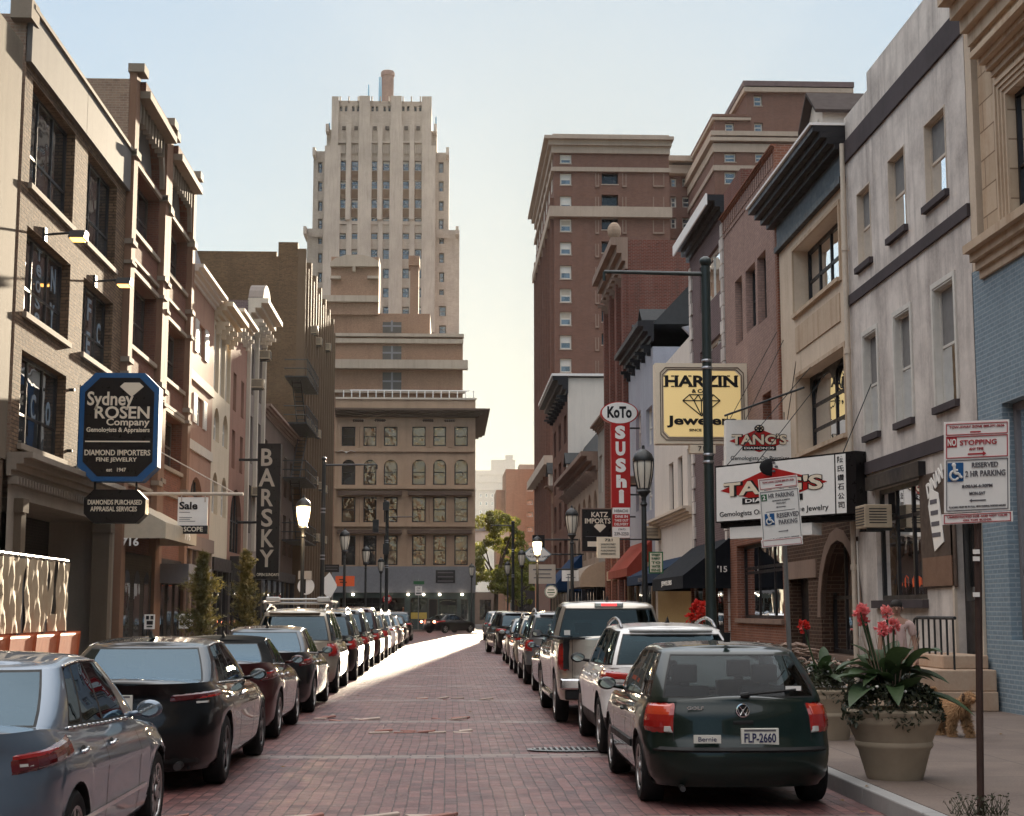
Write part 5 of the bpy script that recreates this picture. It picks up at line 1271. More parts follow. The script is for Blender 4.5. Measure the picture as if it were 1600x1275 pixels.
class Car:
    def __init__(c, **k):
        c.L = 4.6; c.W = 1.8; c.n = 12; c.m = 3.0; c.sill = .2; c.wr = .32; c.arch = .38
        c.axr = -1.35; c.axf = 1.35
        c.top = [(-2.3, 1.0), (-1.2, .98), (1.0, .97), (1.4, .93), (2.3, .7)]     # belt / deck / bonnet line over x
        c.prof = [(0, .90), (.12, .955), (.35, .985), (.62, 1.0), (.8, .985), (.93, .955), (1, .93)]
        c.xr = [(.2, .06), (.35, .0), (.62, .02), (.8, .07), (1.1, .12)]          # inset of rear by height
        c.xf = [(.2, .1), (.4, .0), (.6, .03), (.8, .16), (1.0, .3)]
        c.gh = dict(rb=-1.9, rt=-1.0, fb=1.1, ft=.1, wb=.86, wt=.66, zr=1.42, zrear=1.38, zfront=1.38)
        c.panes = [(-.62, -.3), (-.27, .28)]; c.rear_eta = .86; c.rt = (.12, .84); c.st = (.1, .86); c.cap_t = .86
        c.__dict__.update(k)
    # --- lower body surface
    def ext(c, z): return -c.L/2+lerpk(c.xr, z), c.L/2-lerpk(c.xf, z)
    def half(c, xi=None, eta=None, front=False):
        if xi is None: xi = (1-eta**c.m)**(1/c.n); xi = xi if front else -xi
        else: eta = (1-abs(xi)**c.n)**(1/c.m)
        return xi, eta
    def ztop(c, x): return lerpk(c.top, x)
    def P(c, xi, eta, z, side=1, off=0.0):
        r, f = c.ext(z); x0 = (r+f)/2; h = (f-r)/2; y = x0+xi*h
        t = (z-c.sill)/max(.05, c.ztop(y)-c.sill); w = c.W/2*lerpk(c.prof, t)
        # plan normal
        nx = (abs(eta)**(c.m-1))/w; ny = (abs(xi)**(c.n-1))*(1 if xi > 0 else -1)/h; l = math.hypot(nx, ny) or 1
        return Vector((side*(eta*w+nx/l*off), y+ny/l*off, z))
    def par(c, p):   # p in 0..1 rear centre to rear corner, >1 along the side (metres from the corner)
        if p <= .93: return c.half(eta=max(p, 1e-4))
        x0, _ = c.half(eta=.93); return c.half(xi=min(.9, x0+(p-.93)))
    def zlow(c, y):
        z = c.sill
        for a in (c.axr, c.axf):
            d = c.arch**2-(y-a)**2
            if d > 0: z = max(z, c.wr+math.sqrt(d))
        return z
    def columns(c):
        cols = [c.half(eta=e) for e in (1e-4, .2, .4, .55, .68, .78, .86, .93)]
        x0 = cols[-1][0]; n = 64
        cols += [c.half(xi=x0+(-2*x0)*i/n) for i in range(1, n)]
        cols += [c.half(eta=e, front=True) for e in (.93, .86, .78, .68, .55, .4, .2, 1e-4)]
        return cols
    def build(c, root, pm, clad=None, clad_z=0, body_name='body'):
        cols = c.columns(); nz = 16; c.root = root
        tz = [0, .04, .1, .18, .27, .36, .45, .54, .62, .69, .76, .82, .88, .93, .97, 1.0]
        gr = []
        for side in (1, -1):
            g = []
            for (xi, eta) in cols:
                r, f = c.ext(.5); y = (r+f)/2+xi*(f-r)/2
                zl, zt = c.zlow(y), c.ztop(y); g.append([c.P(xi, eta, zl+(zt-zl)*t, side) for t in tz])
            gr.append(g)
        body = MB(); cl = MB()
        for g in gr:
            for j in range(len(cols)-1):
                for k in range(len(tz)-1):
                    q = (g[j][k], g[j+1][k], g[j+1][k+1], g[j][k+1])
                    zc = sum(v.z for v in q)/4
                    (cl if clad and zc < clad_z else body).quad(*q)
        # deck, bonnet
        gh = c.gh; K = 8
        def cap(j, k):
            a, b = gr[0][j][-1], gr[1][j][-1]; s = k/K*2-1; p = a.lerp(b, (1+s)/2); cr = .045*(1-s*s)*min(1, abs(a.x-b.x)/1.2)
            return Vector((p.x, p.y, p.z+cr))
        for j in range(len(cols)-1):
            ym = gr[0][j][-1].y
            if gh and gh['rb']+.25 < ym < gh['fb']-.45 and not c.__dict__.get('closed'): continue
            if c.__dict__.get('bed') and -c.L/2+.18 < ym < c.bed: continue
            for k in range(K): body.quad(cap(j, k), cap(j+1, k), cap(j+1, k+1), cap(j, k+1))
        # merge for smooth shading
        def fin(m, name, mat, sm='auto'):
            o = m.build(name, mat, root, smooth=True); import bmesh
            bm = bmesh.new(); bm.from_mesh(o.data); bmesh.ops.remove_doubles(bm, verts=bm.verts, dist=.0008); bmesh.ops.recalc_face_normals(bm, faces=bm.faces); bm.to_mesh(o.data); bm.free()
            for p in o.data.polygons: p.use_smooth = True
            o.data.set_sharp_from_angle(angle=R_(50)); return o
        c.body = fin(body, body_name, pm)
        if clad: fin(cl, 'lower_cladding', clad)
        # arch lips
        m = MB()
        for side in (1, -1):
            for a in (c.axr, c.axf):
                pts = []
                for i in range(15):
                    t = math.pi*i/14; y = a+math.cos(t)*c.arch; z = c.wr+math.sin(t)*c.arch
                    r, f = c.ext(z); xi = (y-(r+f)/2)/((f-r)/2); xi = max(-.97, min(.97, xi)); q = c.P(xi, c.half(xi=xi)[1], max(z, c.sill), side, .004); pts.append(q)
                for p, q in zip(pts[:-1], pts[1:]):
                    ip, iq = p.copy(), q.copy(); ip.x -= side*.1; iq.x -= side*.1; m.quad(p, q, iq, ip)
        m.build('wheel_arches', clad or MATS['plastic_black'], root, smooth=True)
        m = MB(); w = c.W/2-.12
        m.box(-w*.82, w*.82, -c.L/2+.25, c.L/2-.3, c.sill+.02, .62)
        for a in (c.axr, c.axf): m.box(-w+.04, w-.04, a-c.arch-.02, a+c.arch+.02, .45, c.ztop(a)-.06)
        m.build('underbody', MATS['interior'], root)
        if gh: c.greenhouse(root, pm, fin)
        c.wheels(root)
        return root
    def G(c, xi, eta, t, side=1, off=0.0):
        gh = c.gh; s = t**1.0
        yr = gh['rb']+(gh['rt']-gh['rb'])*(s**gh.get('rp', 1.15)); yf = gh['fb']+(gh['ft']-gh['fb'])*(s**gh.get('fp', 1.1))
        w = c.W/2*(gh['wb']+(gh['wt']-gh['wb'])*s**1.35)
        if t > .9: f = (t-.9)/.1; w -= .05*f*f; yr += .06*f*f; yf -= .06*f*f
        yc, h = (yr+yf)/2, (yf-yr)/2; y = yc+xi*h
        zt = lerpk([(-1, gh['zrear']), (-.1, gh['zr']), (.35, gh['zr']-.005), (1, gh['zfront'])], xi)
        zb = c.ztop(y)-.01 if abs(xi) < .97 or True else 0
        z = zb+(zt-zb)*(t if t <= .9 else .9+(t-.9)*.75)
        n = 9
        nx = (abs(eta)**2)/w; ny = (abs(xi)**(n-1))*(1 if xi > 0 else -1)/h; l = math.hypot(nx, ny) or 1
        return Vector((side*(eta*w+nx/l*off), y+ny/l*off, z))
    def ghalf(c, xi=None, eta=None, front=False):
        n, m = 11, 3.6
        if xi is None: xi = (1-eta**m)**(1/n); return (xi if front else -xi), eta
        return xi, (1-abs(xi)**n)**(1/m)
    def greenhouse(c, root, pm, fin):
        d = .022; re = c.rear_eta
        colsA = [(c.ghalf(eta=e), 'R') for e in (1e-4, .3, .55, .72, re-.0)]+[(c.ghalf(eta=re+.02), 'rt'), (c.ghalf(eta=min(.985, re+.07)), '')]
        x0 = colsA[-1][0][0]
        marks = set()
        for a, b in c.panes: marks |= {a-d, a, b, b+d}
        xs = sorted(marks | {x0+( -x0+.93)*i/20 for i in range(1, 20) if all(abs(x0+(-x0+.93)*i/20-m) > .02 for m in marks)})
        xs = [x for x in xs if x0+.01 < x < .935]
        cols = [q for q, _ in colsA]+[c.ghalf(xi=x) for x in xs]+[c.ghalf(eta=e, front=True) for e in (.93, .9, .72, .55, .3, 1e-4)]
        st, rt = c.st, c.rt
        ts = sorted({0, st[0]-.03, st[0], .3, .5, .68, st[1], st[1]+.035, .93, .97, 1.0, rt[0]-.03, rt[0], rt[1], rt[1]+.03})
        ts = [t for t in ts if 0 <= t <= 1]
        ts2 = [ts[0]]
        for t in ts[1:]:
            if t-ts2[-1] > .004: ts2.append(t)
        ts = ts2
        def cat(q0, q1, t0, t1):
            xm, em, tm = (q0[0]+q1[0])/2, (q0[1]+q1[1])/2, (t0+t1)/2
            rear = q0[0] < 0 and q1[1] <= re+.021 and q1[0] < 0
            front = q0[0] > 0 and q1[0] > 0 and q0[1] <= .905 and xm > .8
            if rear:
                if rt[0] <= tm <= rt[1] and q1[1] <= re+.001: return 'rear_window'
                if rt[0]-.035 <= tm <= rt[1]+.035: return 'trim'
            elif front:
                if .08 <= tm <= rt[1]: return 'windscreen'
            else:
                for i, (a, b) in enumerate(c.panes):
                    if a-1e-6 <= xm <= b+1e-6 and st[0] <= tm <= st[1]: return 'side_window'
                    if a-d-1e-6 <= xm <= b+d+1e-6 and st[0]-.035 <= tm <= st[1]+.04: return 'trim'
            return 'body'
        parts = {k: MB() for k in ('rear_window', 'trim', 'windscreen', 'body', 'sl', 'sr')}
        for side in (1, -1):
            g = [[c.G(q[0], q[1], t, side) for t in ts] for q in cols]
            for j in range(len(cols)-1):
                for k in range(len(ts)-1):
                    ct = cat(cols[j], cols[j+1], ts[k], ts[k+1])
                    if ct == 'side_window': ct = 'sr' if side > 0 else 'sl'
                    parts[ct].quad(g[j][k], g[j+1][k], g[j+1][k+1], g[j][k+1])
        K = 8
        for j in range(len(cols)-1):
            def rc(jj, k):
                a, b = c.G(*cols[jj], 1.0, 1), c.G(*cols[jj], 1.0, -1); s = k/K*2-1; p = a.lerp(b, (1+s)/2); p.z += .05*(1-s*s)*min(1, abs(a.x)); return p
            for k in range(K): parts['body'].quad(rc(j, k), rc(j+1, k), rc(j+1, k+1), rc(j, k+1))
        c.roof = fin(parts['body'], 'roof', c.__dict__.get('roofm', pm))
        fin(parts['trim'], 'window_trim', c.__dict__.get('trimm', MATS['plastic_black']))
        gm = c.__dict__.get('glass', MATS['car_glass_dark'])
        c.rw = fin(parts['rear_window'], 'rear_window', c.__dict__.get('rglass', gm)); fin(parts['windscreen'], 'windscreen', gm)
        fin(parts['sr'], 'side_window', gm); fin(parts['sl'], 'side_window', gm)
        # interior
        m = MB(); zb = c.ztop(0)-.04; w = c.W/2*.8; m.box(-w, w, c.gh['rb']+.35, c.gh['fb']-.5, zb-.25, zb-.02); inn = m.build('interior', MATS['interior'], root)
        for y in (c.gh['rt']+.28, .25):
            for x in (-.38, .38):
                s = MB(); s.box(x-.23, x+.23, y-.09, y+.07, zb-.05, zb+.17); s.box(x-.12, x+.12, y-.07, y+.03, zb+.2, zb+.37); s.box(x-.05, x+.05, y-.04, y, zb+.15, zb+.22); s.build('seat', MATS['seat_cloth'], inn, bevel=.04)
        m = MB(); m.box(-.12, .12, c.gh['ft']+.05, c.gh['ft']+.08, c.gh['zr']-.14, c.gh['zr']-.07); m.build('rear_view_mirror', MATS['interior'], inn)
    def wheels(c, root):
        for side in (1, -1):
            for a in (c.axr, c.axf):
                X = side*(c.W/2*.975-.005); R = c.wr; wd = .2
                m = MB(); pr = [(R*.64, -.0), (R*.66, .004), (R*.9, .008), (R*.975, -.01), (R, -.035), (R, -wd+.03), (R*.96, -wd), (R*.6, -wd)]
                m.lathe([(r, side*h) for r, h in pr], (X, a, R), 30, 'X'); t = m.build('wheel', MATS['tyre'], root, smooth='auto')
                rm = c.__dict__.get('rim', MATS['rim_alloy'])
                m = MB(); m.lathe([(r, side*h) for r, h in ((R*.66, .003), (R*.6, -.012), (R*.58, -.06), (R*.2, -.07), (0, -.07))], (X, a, R), 26, 'X'); m.build('rim_barrel', MATS['rim_dark'], t, smooth='auto')
                m = MB(); ns = c.__dict__.get('spokes', 5)
                for i in range(ns):
                    th = 2*math.pi*i/ns+.3; d = Vector((0, math.cos(th), math.sin(th))); e = Vector((0, -math.sin(th), math.cos(th))); C = Vector((X, a, R))
                    w0, w1 = R*.14, R*.09*(10/(ns+5))
                    p = [C+d*R*.08-e*w0, C+d*R*.08+e*w0, C+d*R*.62+e*w1, C+d*R*.62-e*w1]
                    m.prism([v+Vector((side*-.004, 0, 0)) for v in p], (-side*.03, 0, 0))
                m.lathe([(r, side*h) for r, h in ((R*.68, -.002), (R*.68, .006), (R*.62, .0), (R*.6, -.02))], (X, a, R), 26, 'X'); m.lathe([(R*.18, side*-.03), (R*.16, side*.004), (0, side*.008)], (X, a, R), 12, 'X')
                m.build('rim', rm, t, smooth='auto')
    # --- surface patches
    def patch(c, name, mat, p0, p1, z0, z1, side=1, off=.008, top0=None, top1=None, n=10, m=5, bot0=None, bot1=None, lens=0.0, parent=None):
        """p0..p1 in rear-plan parameter, z at the two ends may differ"""
        mb = MB(); top0 = z1 if top0 is None else top0; top1 = z1 if top1 is None else top1; bot0 = z0 if bot0 is None else bot0; bot1 = z0 if bot1 is None else bot1
        for s in ((side,) if side else (1, -1)):
            g = []
            for i in range(n+1):
                f = i/n; p = p0+(p1-p0)*f; za = bot0+(bot1-bot0)*f; zb = top0+(top1-top0)*f
                xi, eta = c.par(abs(p)); sd = s if p >= 0 else -s
                g.append([c.P(xi, eta, za+(zb-za)*k/m, sd, (off+lens*math.sin(math.pi*f)*math.sin(math.pi*k/m)) if 0 < i < n and 0 < k < m else -.006) if True else None for k in range(m+1)])
            for i in range(n):
                for k in range(m): mb.quad(g[i][k], g[i+1][k], g[i+1][k+1], g[i][k+1])
        return mb.build(name, mat, parent or c.root, smooth='auto')
    def sstrip(c, name, mat, ya, yb, z0, z1, side, off=.01, n=12, parent=None):
        """strip along the side between stations ya..yb"""
        mb = MB(); g = []
        for i in range(n+1):
            y = ya+(yb-ya)*i/n; r, f = c.ext((z0+z1)/2); xi = max(-.97, min(.97, (y-(r+f)/2)/((f-r)/2))); eta = c.half(xi=xi)[1]
            g.append([c.P(xi, eta, z0, side, -.004), c.P(xi, eta, z0+.004, side, off), c.P(xi, eta, z1-.004, side, off), c.P(xi, eta, z1, side, -.004)])
        for i in range(n):
            for k in range(3): mb.quad(g[i][k], g[i+1][k], g[i+1][k+1], g[i][k+1])
        mb.add(g[0], [(0, 1, 2, 3)]); mb.add(g[-1], [(0, 1, 2, 3)])
        return mb.build(name, mat, parent or c.root, smooth='auto')
    def side_pt(c, y, z, side, off=0):
        r, f = c.ext(z); xi = max(-.97, min(.97, (y-(r+f)/2)/((f-r)/2))); return c.P(xi, c.half(xi=xi)[1], z, side, off)
    def rear_pt(c, x, z, off=0):
        w = c.W/2*.97; e = min(.9, abs(x)/w); xi, eta = c.half(eta=max(1e-4, e)); return c.P(xi, eta, z, 1 if x >= 0 else -1, off)
    def seams(c, ys, side, ztop_off=.02, zb=None):
        m = MB()
        for y in ys:
            for i in range(10):
                za = (zb or c.sill+.08); zt = c.ztop(y)-ztop_off; z0 = za+(zt-za)*i/10; z1 = za+(zt-za)*(i+1)/10
                a, b = c.side_pt(y-.005, z0, side, .0015), c.side_pt(y+.005, z0, side, .0015); d, e = c.side_pt(y-.005, z1, side, .0015), c.side_pt(y+.005, z1, side, .0015); m.quad(a, b, e, d)
        m.build('door_gap', MATS['plastic_black'], c.root)
    def handle(c, y, z, side, mat):
        p = c.side_pt(y, z, side, .012); q = c.side_pt(y+.17, z+.005, side, .012)
        m = MB(); o = Vector((side*.018, 0, 0)); m.tube(p+o, q+o, .014, n=8); m.tube(p, p+o, .014, n=6); m.tube(q, q+o, .014, n=6); m.build('door_handle', mat, c.root, smooth=True)
        m = MB(); c0 = c.side_pt(y+.085, z, side, .002)
        m.add([c0+Vector((0, .08*math.cos(2*math.pi*i/14), .035*math.sin(2*math.pi*i/14))) for i in range(14)], [tuple(range(14))]); m.build('handle_recess', MATS['plastic_black'], c.root)
    def mirror(c, y, z, side, mat):
        p = c.side_pt(y, z-.06, side); m = MB(); m.tube(p-Vector((side*.05, 0, 0)), p+Vector((side*.08, .0, .02)), .022, n=8)
        C = p+Vector((side*.16, .03, .045)); m.ell(C-Vector((side*.03,0,0)), .1, .07, .068, 14, 8); o = m.build('wing_mirror', mat, c.root, smooth=True)
        m = MB(); cc = C+Vector((-side*.03, -.071, 0)); m.add([cc+Vector((.078*math.cos(2*math.pi*i/16), 0, .047*math.sin(2*math.pi*i/16))) for i in range(16)], [tuple(range(16))]); m.build('mirror_glass', MATS['glass_bright'], o)
    def plate(c, txt, x=0, z=.5, w=.305, h=.152, yoff=.02, ink=None):
        p = c.rear_pt(x, z, yoff); y = p.y-.012
        m = MB(); m.box(x-w/2, x+w/2, y-.006, y+.03, z-h/2, z+h/2); o = m.build('licence_plate', MATS['plate_white'], c.root, bevel=.004)
        if txt: text(o, txt, (x, y-.007, z), (1, 0, 0), (0, 0, 1), w*.84, h*.5, ink or MATS['plate_ink'], thick=.004, bold=.02)
        m = MB(); m.box(x-w*.42, x+w*.42, y-.009, y-.007, z+h*.34, z+h*.44); m.box(x-w*.3, x+w*.3, y-.009, y-.007, z-h*.46, z-h*.37); m.build('plate_band', MATS['grey_ink'], o)
        return o
    def antenna(c, y=-1.0, fin=True):
        z = c.gh['zrear']+.05
        m = MB()
        if fin: m.prism([(-.03, y-.1, z), (.03, y-.1, z), (.02, y+.12, z), (-.02, y+.12, z)], (0, -.03, .0)); m.add([(-.025, y-.09, z), (.025, y-.09, z), (.012, y+.12, z), (-.012, y+.12, z), (0, y-.09, z+.085), (0, y-.03, z+.07)], [(0, 1, 4), (1, 2, 5, 4), (3, 0, 4, 5), (2, 3, 5)])
        else: m.tube((0, y, z), (0, y+.04, z+.02), .03, .02, 8); m.tube((0, y+.02, z), (0, y-.16, z+.3), .006, n=5)
        return m.build('antenna', MATS['plastic_black'], c.root)
    def rails(c, mat, y0, y1):
        for s in (1, -1):
            m = MB(); pts = []
            for i in range(9):
                y = y0+(y1-y0)*i/8; f = math.sin(math.pi*i/8)**.35; xi = (y-(c.gh['rt']+c.gh['ft'])/2)/((c.gh['ft']-c.gh['rt'])/2); zz = lerpk([(-1, c.gh['zrear']), (-.1, c.gh['zr']), (1, c.gh['zfront'])], xi)
                pts.append((s*c.W/2*c.gh['wt']*.93, y, zz-.015+.085*f))
            m.path(pts, .02, 8); m.build('roof_rail', mat, c.root, smooth=True)
def place(root, x, y, rz=0): root.location = (x, y, 0); root.rotation_euler = (0, 0, rz)
# --- the cars
def golf():
    c = Car(L=4.15, W=1.74, axr=-1.28, axf=1.24, wr=.31, arch=.35, n=11, m=3.2,
        top=[(-2.1, .95), (-1.3, .93), (.6, .9), (1.1, .9), (1.5, .86), (2.08, .68)],
        xr=[(.2, .1), (.3, .03), (.42, .0), (.56, .01), (.575, .06), (.62, .075), (.8, .1), (.95, .16)],
        prof=[(0, .90), (.12, .96), (.35, .99), (.6, 1.0), (.8, .985), (.93, .955), (1, .93)],
        gh=dict(rb=-1.9, rt=-1.32, fb=1.02, ft=.15, wb=.925, wt=.70, zr=1.44, zrear=1.41, zfront=1.39, rp=1.3),
        panes=[(-.8, -.42), (-.36, .0), (.05, .55)], rear_eta=.84, rt=(.1, .83), glass=glassy('car_glass_clear', ior=1.27, wav=0, trans=1, tintc=(.62, .68, .68), rough=.01))
    root = local('parked_car', 'dark green hatchback parked nearest on the right, rear to the viewer', 'car')
    pm = paint('paint_green', (.003, .012, .009), .0)
    c.build(root, pm)
    for s in (1, -1):
        c.patch('tail_lamp', MATS['lamp_red'], .70, 1.0, .66, .93, s, lens=.012, off=.014)
        c.patch('indicator_lamp', MATS['lamp_orange'], .72, .97, .80, .92, s, off=.019, lens=.01)
        c.patch('reverse_lamp', MATS['lamp_clear'], .71, .8, .665, .735, s, off=.024, n=4)
        c.sstrip('side_moulding', MATS['plastic_black'], -.85, .85, .46, .53, s, .018)
        c.seams((-.35, .72), s)
        c.handle(-.25, .78, s, pm); c.mirror(.62, 1.0, s, pm)
    c.patch('bumper_strip', MATS['plastic_black'], -.93, .93, .5, .55, 1, off=.02, n=24, m=2)
    c.plate('FLP-2660', .0+.14, .63, w=.335, h=.165, yoff=.012, ink=MATS['plate_ink'])
    p = c.rear_pt(-.33, .53, .02)
    m = MB(); m.box(-.46, -.22, p.y-.02, p.y, .6-.01, .66); o = m.build('bumper_sticker', MATS['plate_white'], root); text(o, 'Bernie', (-.34, p.y-.021, .625), (1, 0, 0), (0, 0, 1), .16, .04, MATS['plate_ink'], thick=.002)
    # round badge with V over W, model lettering
    z = .865; y = c.rear_pt(0, z, .02).y; m = MB(); m.lathe([(.062, 0), (.062, -.012), (.052, -.014), (.052, -.004)], (0.0, y, z), 24, 'Y')
    for a, b in (((-.032, .04), (0, -.002)), ((0, -.002), (.032, .04)), ((-.046, .016), (-.024, -.044)), ((-.024, -.044), (0, -.004)), ((0, -.004), (.024, -.044)), ((.024, -.044), (.046, .016))):
        m.tube((a[0], y-.008, z+a[1]), (b[0], y-.008, z+b[1]), .005, n=5)
    m.build('badge', MATS['chrome'], root, smooth='auto')
    m = MB(); m.lathe([(.052, -.003), (0, -.003)], (0, y, z), 20, 'Y'); m.build('badge_disc', MATS['plastic_black'], root)
    p = c.rear_pt(-.4, .87, .012); text(root, 'GOLF', (-.42, p.y-.01, .885), (1, 0, 0), (0, 0, 1), .15, .03, MATS['chrome'], thick=.004, bold=.03, name='model_lettering')
    m = MB(); yy = c.G(-1, 0, .08).y-.02; m.tube((.05, yy-.02, 1.0), (.5, yy+.02, 1.04), .012, n=6); m.tube((.0, yy-.0, .99), (.07, yy-.03, 1.0), .025, n=8); m.build('wiper', MATS['plastic_black'], root)
    m = MB(); m.box(.42, .56, c.G(-1, .5, .2).y-.012+.01, c.G(-1, .5, .2).y-.002+.01, 1.03, 1.07); m.build('window_sticker', MATS['white_sign'], root)
    p = c.rear_pt(.0, .76, .004); m = MB(); m.box(-.09, .09, p.y-.006, p.y+.01, .745, .775); m.build('boot_handle', MATS['plastic_black'], root, bevel=.006)
    m = MB(); m.prism([(-.03, -1.25, 1.45), (.03, -1.25, 1.45), (0, -1.15, 1.45)], (0, -.03, .09)); m.build('antenna', MATS['plastic_black'], root)
    m = MB(); m.tube((-.55, -1.9, .2), (-.55, -2.02, .19), .025, n=10); m.build('exhaust', MATS['rim_dark'], root)
    # hatch outline
    c.patch('hatch_gap', MATS['plastic_black'], -.69, .69, .572, .58, 1, off=.004, n=16, m=1)
    m = MB()
    for s in (1, -1):
        for k in range(8):
            z0 = .575+(.93-.575)*k/8; z1 = .575+(.93-.575)*(k+1)/8; a = c.rear_pt(s*.595, z0, .003); b = c.rear_pt(s*.595, z1, .003); w = Vector((.004, 0, 0)); m.quad(a-w, a+w, b+w, b-w)
    m.build('hatch_edge', MATS['plastic_black'], root)
    return root
def sedan(label, pmat, L=4.75, W=1.84, H=1.43, top=None, gh=None, panes=None, wr=.33, rim=None, spokes=5, glass=None, name='parked_car', tl='lamp_maroon', chrome=True, mould=False, rear='wide', group=None, detail=True, roofm=None, rglass=None):
    k = dict(L=L, W=W, axr=-L/2+1.02, axf=L/2-.92, wr=wr, arch=wr+.045,
        top=top or [(-L/2, 1.04), (-L/2+.5, 1.045), (-L/2+1.2, .99), (0, .95), (L/2-1.5, .93), (L/2-.7, .86), (L/2, .68)],
        xr=[(.2, .12), (.34, .03), (.5, .0), (.68, .01), (.72, .04), (.9, .07), (1.0, .04), (1.06, .02)], n=9, m=2.9,
        prof=[(0, .9), (.1, .96), (.3, .985), (.55, .99), (.7, 1.0), (.76, .985), (.9, .94), (1, .88)],
        gh=gh or dict(rb=-L/2+.52, rt=-L/2+1.42, fb=L/2-1.15, ft=L/2-2.05, wb=.86, wt=.63, zr=H, zrear=H-.05, zfront=H-.06, rp=1.0),
        panes=panes or [(-.62, -.42), (-.38, .0), (.04, .5)], rear_eta=.86, rt=(.08, .86), spokes=spokes)
    if rim: k['rim'] = rim
    if glass: k['glass'] = glass
    if roofm: k['roofm'] = roofm
    if rglass: k['rglass'] = rglass
    c = Car(**k); root = local(name, label, 'car', group); c.build(root, pmat)
    for s in (1, -1):
        if rear == 'wide': c.patch('tail_lamp', MATS[tl], .52, 1.12, .83, .95, s, lens=.012, off=.01, bot0=.86, top0=.93, bot1=.9, top1=.97)
        else: c.patch('tail_lamp', MATS[tl], .76, 1.2, .78, .94, s, lens=.015, off=.01, bot0=.8, top0=.9, bot1=.86, top1=.99)
        if detail:
            c.patch('reverse_lamp', MATS['lamp_clear'], .78, .9, .845, .87, s, off=.018, n=4); c.patch('tail_lamp_bar', MATS['lamp_red'], .78, 1.05, .885, .915, s, off=.02, n=8, top1=.94, bot1=.905)
            c.seams((-.48, .62, -1.15 if False else .62), s); c.handle(-.38, .84, s, MATS['chrome'] if chrome else pmat); c.handle(-1.22, .86, s, MATS['chrome'] if chrome else pmat); c.mirror(.72, 1.02, s, pmat)
            if mould: c.sstrip('side_moulding', MATS['chrome'], -1.1, .85, .42, .455, s, .014)
            m = MB(); xi0 = c.panes[0][0]-.03; xi1 = c.panes[-1][1]+.05; pts = [c.G(*c.ghalf(xi=xi0+(xi1-xi0)*i/14), .05, s, .008) for i in range(15)]; m.path(pts, .011, 6); m.build('waist_trim', MATS['chrome'] if chrome else MATS['plastic_black'], root, smooth=True)
            m = MB(); pts = [c.G(*c.ghalf(xi=xi0+(xi1-xi0)*i/14), c.st[1]+.035, s, .006) for i in range(15)]; m.path(pts, .009, 6); m.build('roof_trim', MATS['chrome'] if chrome else MATS['plastic_black'], root, smooth=True)
    if detail:
        c.patch('bumper_lower', MATS['plastic_black'], -.9, .9, .21, .36, 1, off=.01, n=18, m=2)
        c.plate('', 0, .86 if rear == 'wide' else .84, yoff=.01)
        c.patch('boot_gap', MATS['plastic_black'], -.8, .8, .715, .722, 1, off=.003, n=16, m=1)
        for s in (1, -1): c.patch('bumper_reflector', MATS['lamp_red'], .6, .8, .4, .43, s, off=.014, n=4, m=1)
        m = MB(); 
        for x in (-.6, .6): m.tube((x, -L/2+.2, .27), (x, -L/2+.02, .26), .04, n=10)
        m.build('exhaust', MATS['rim_dark'], root)
        c.antenna(c.gh['rt']+.35)
    root['_c'] = 0; del root['_c']; return root, c
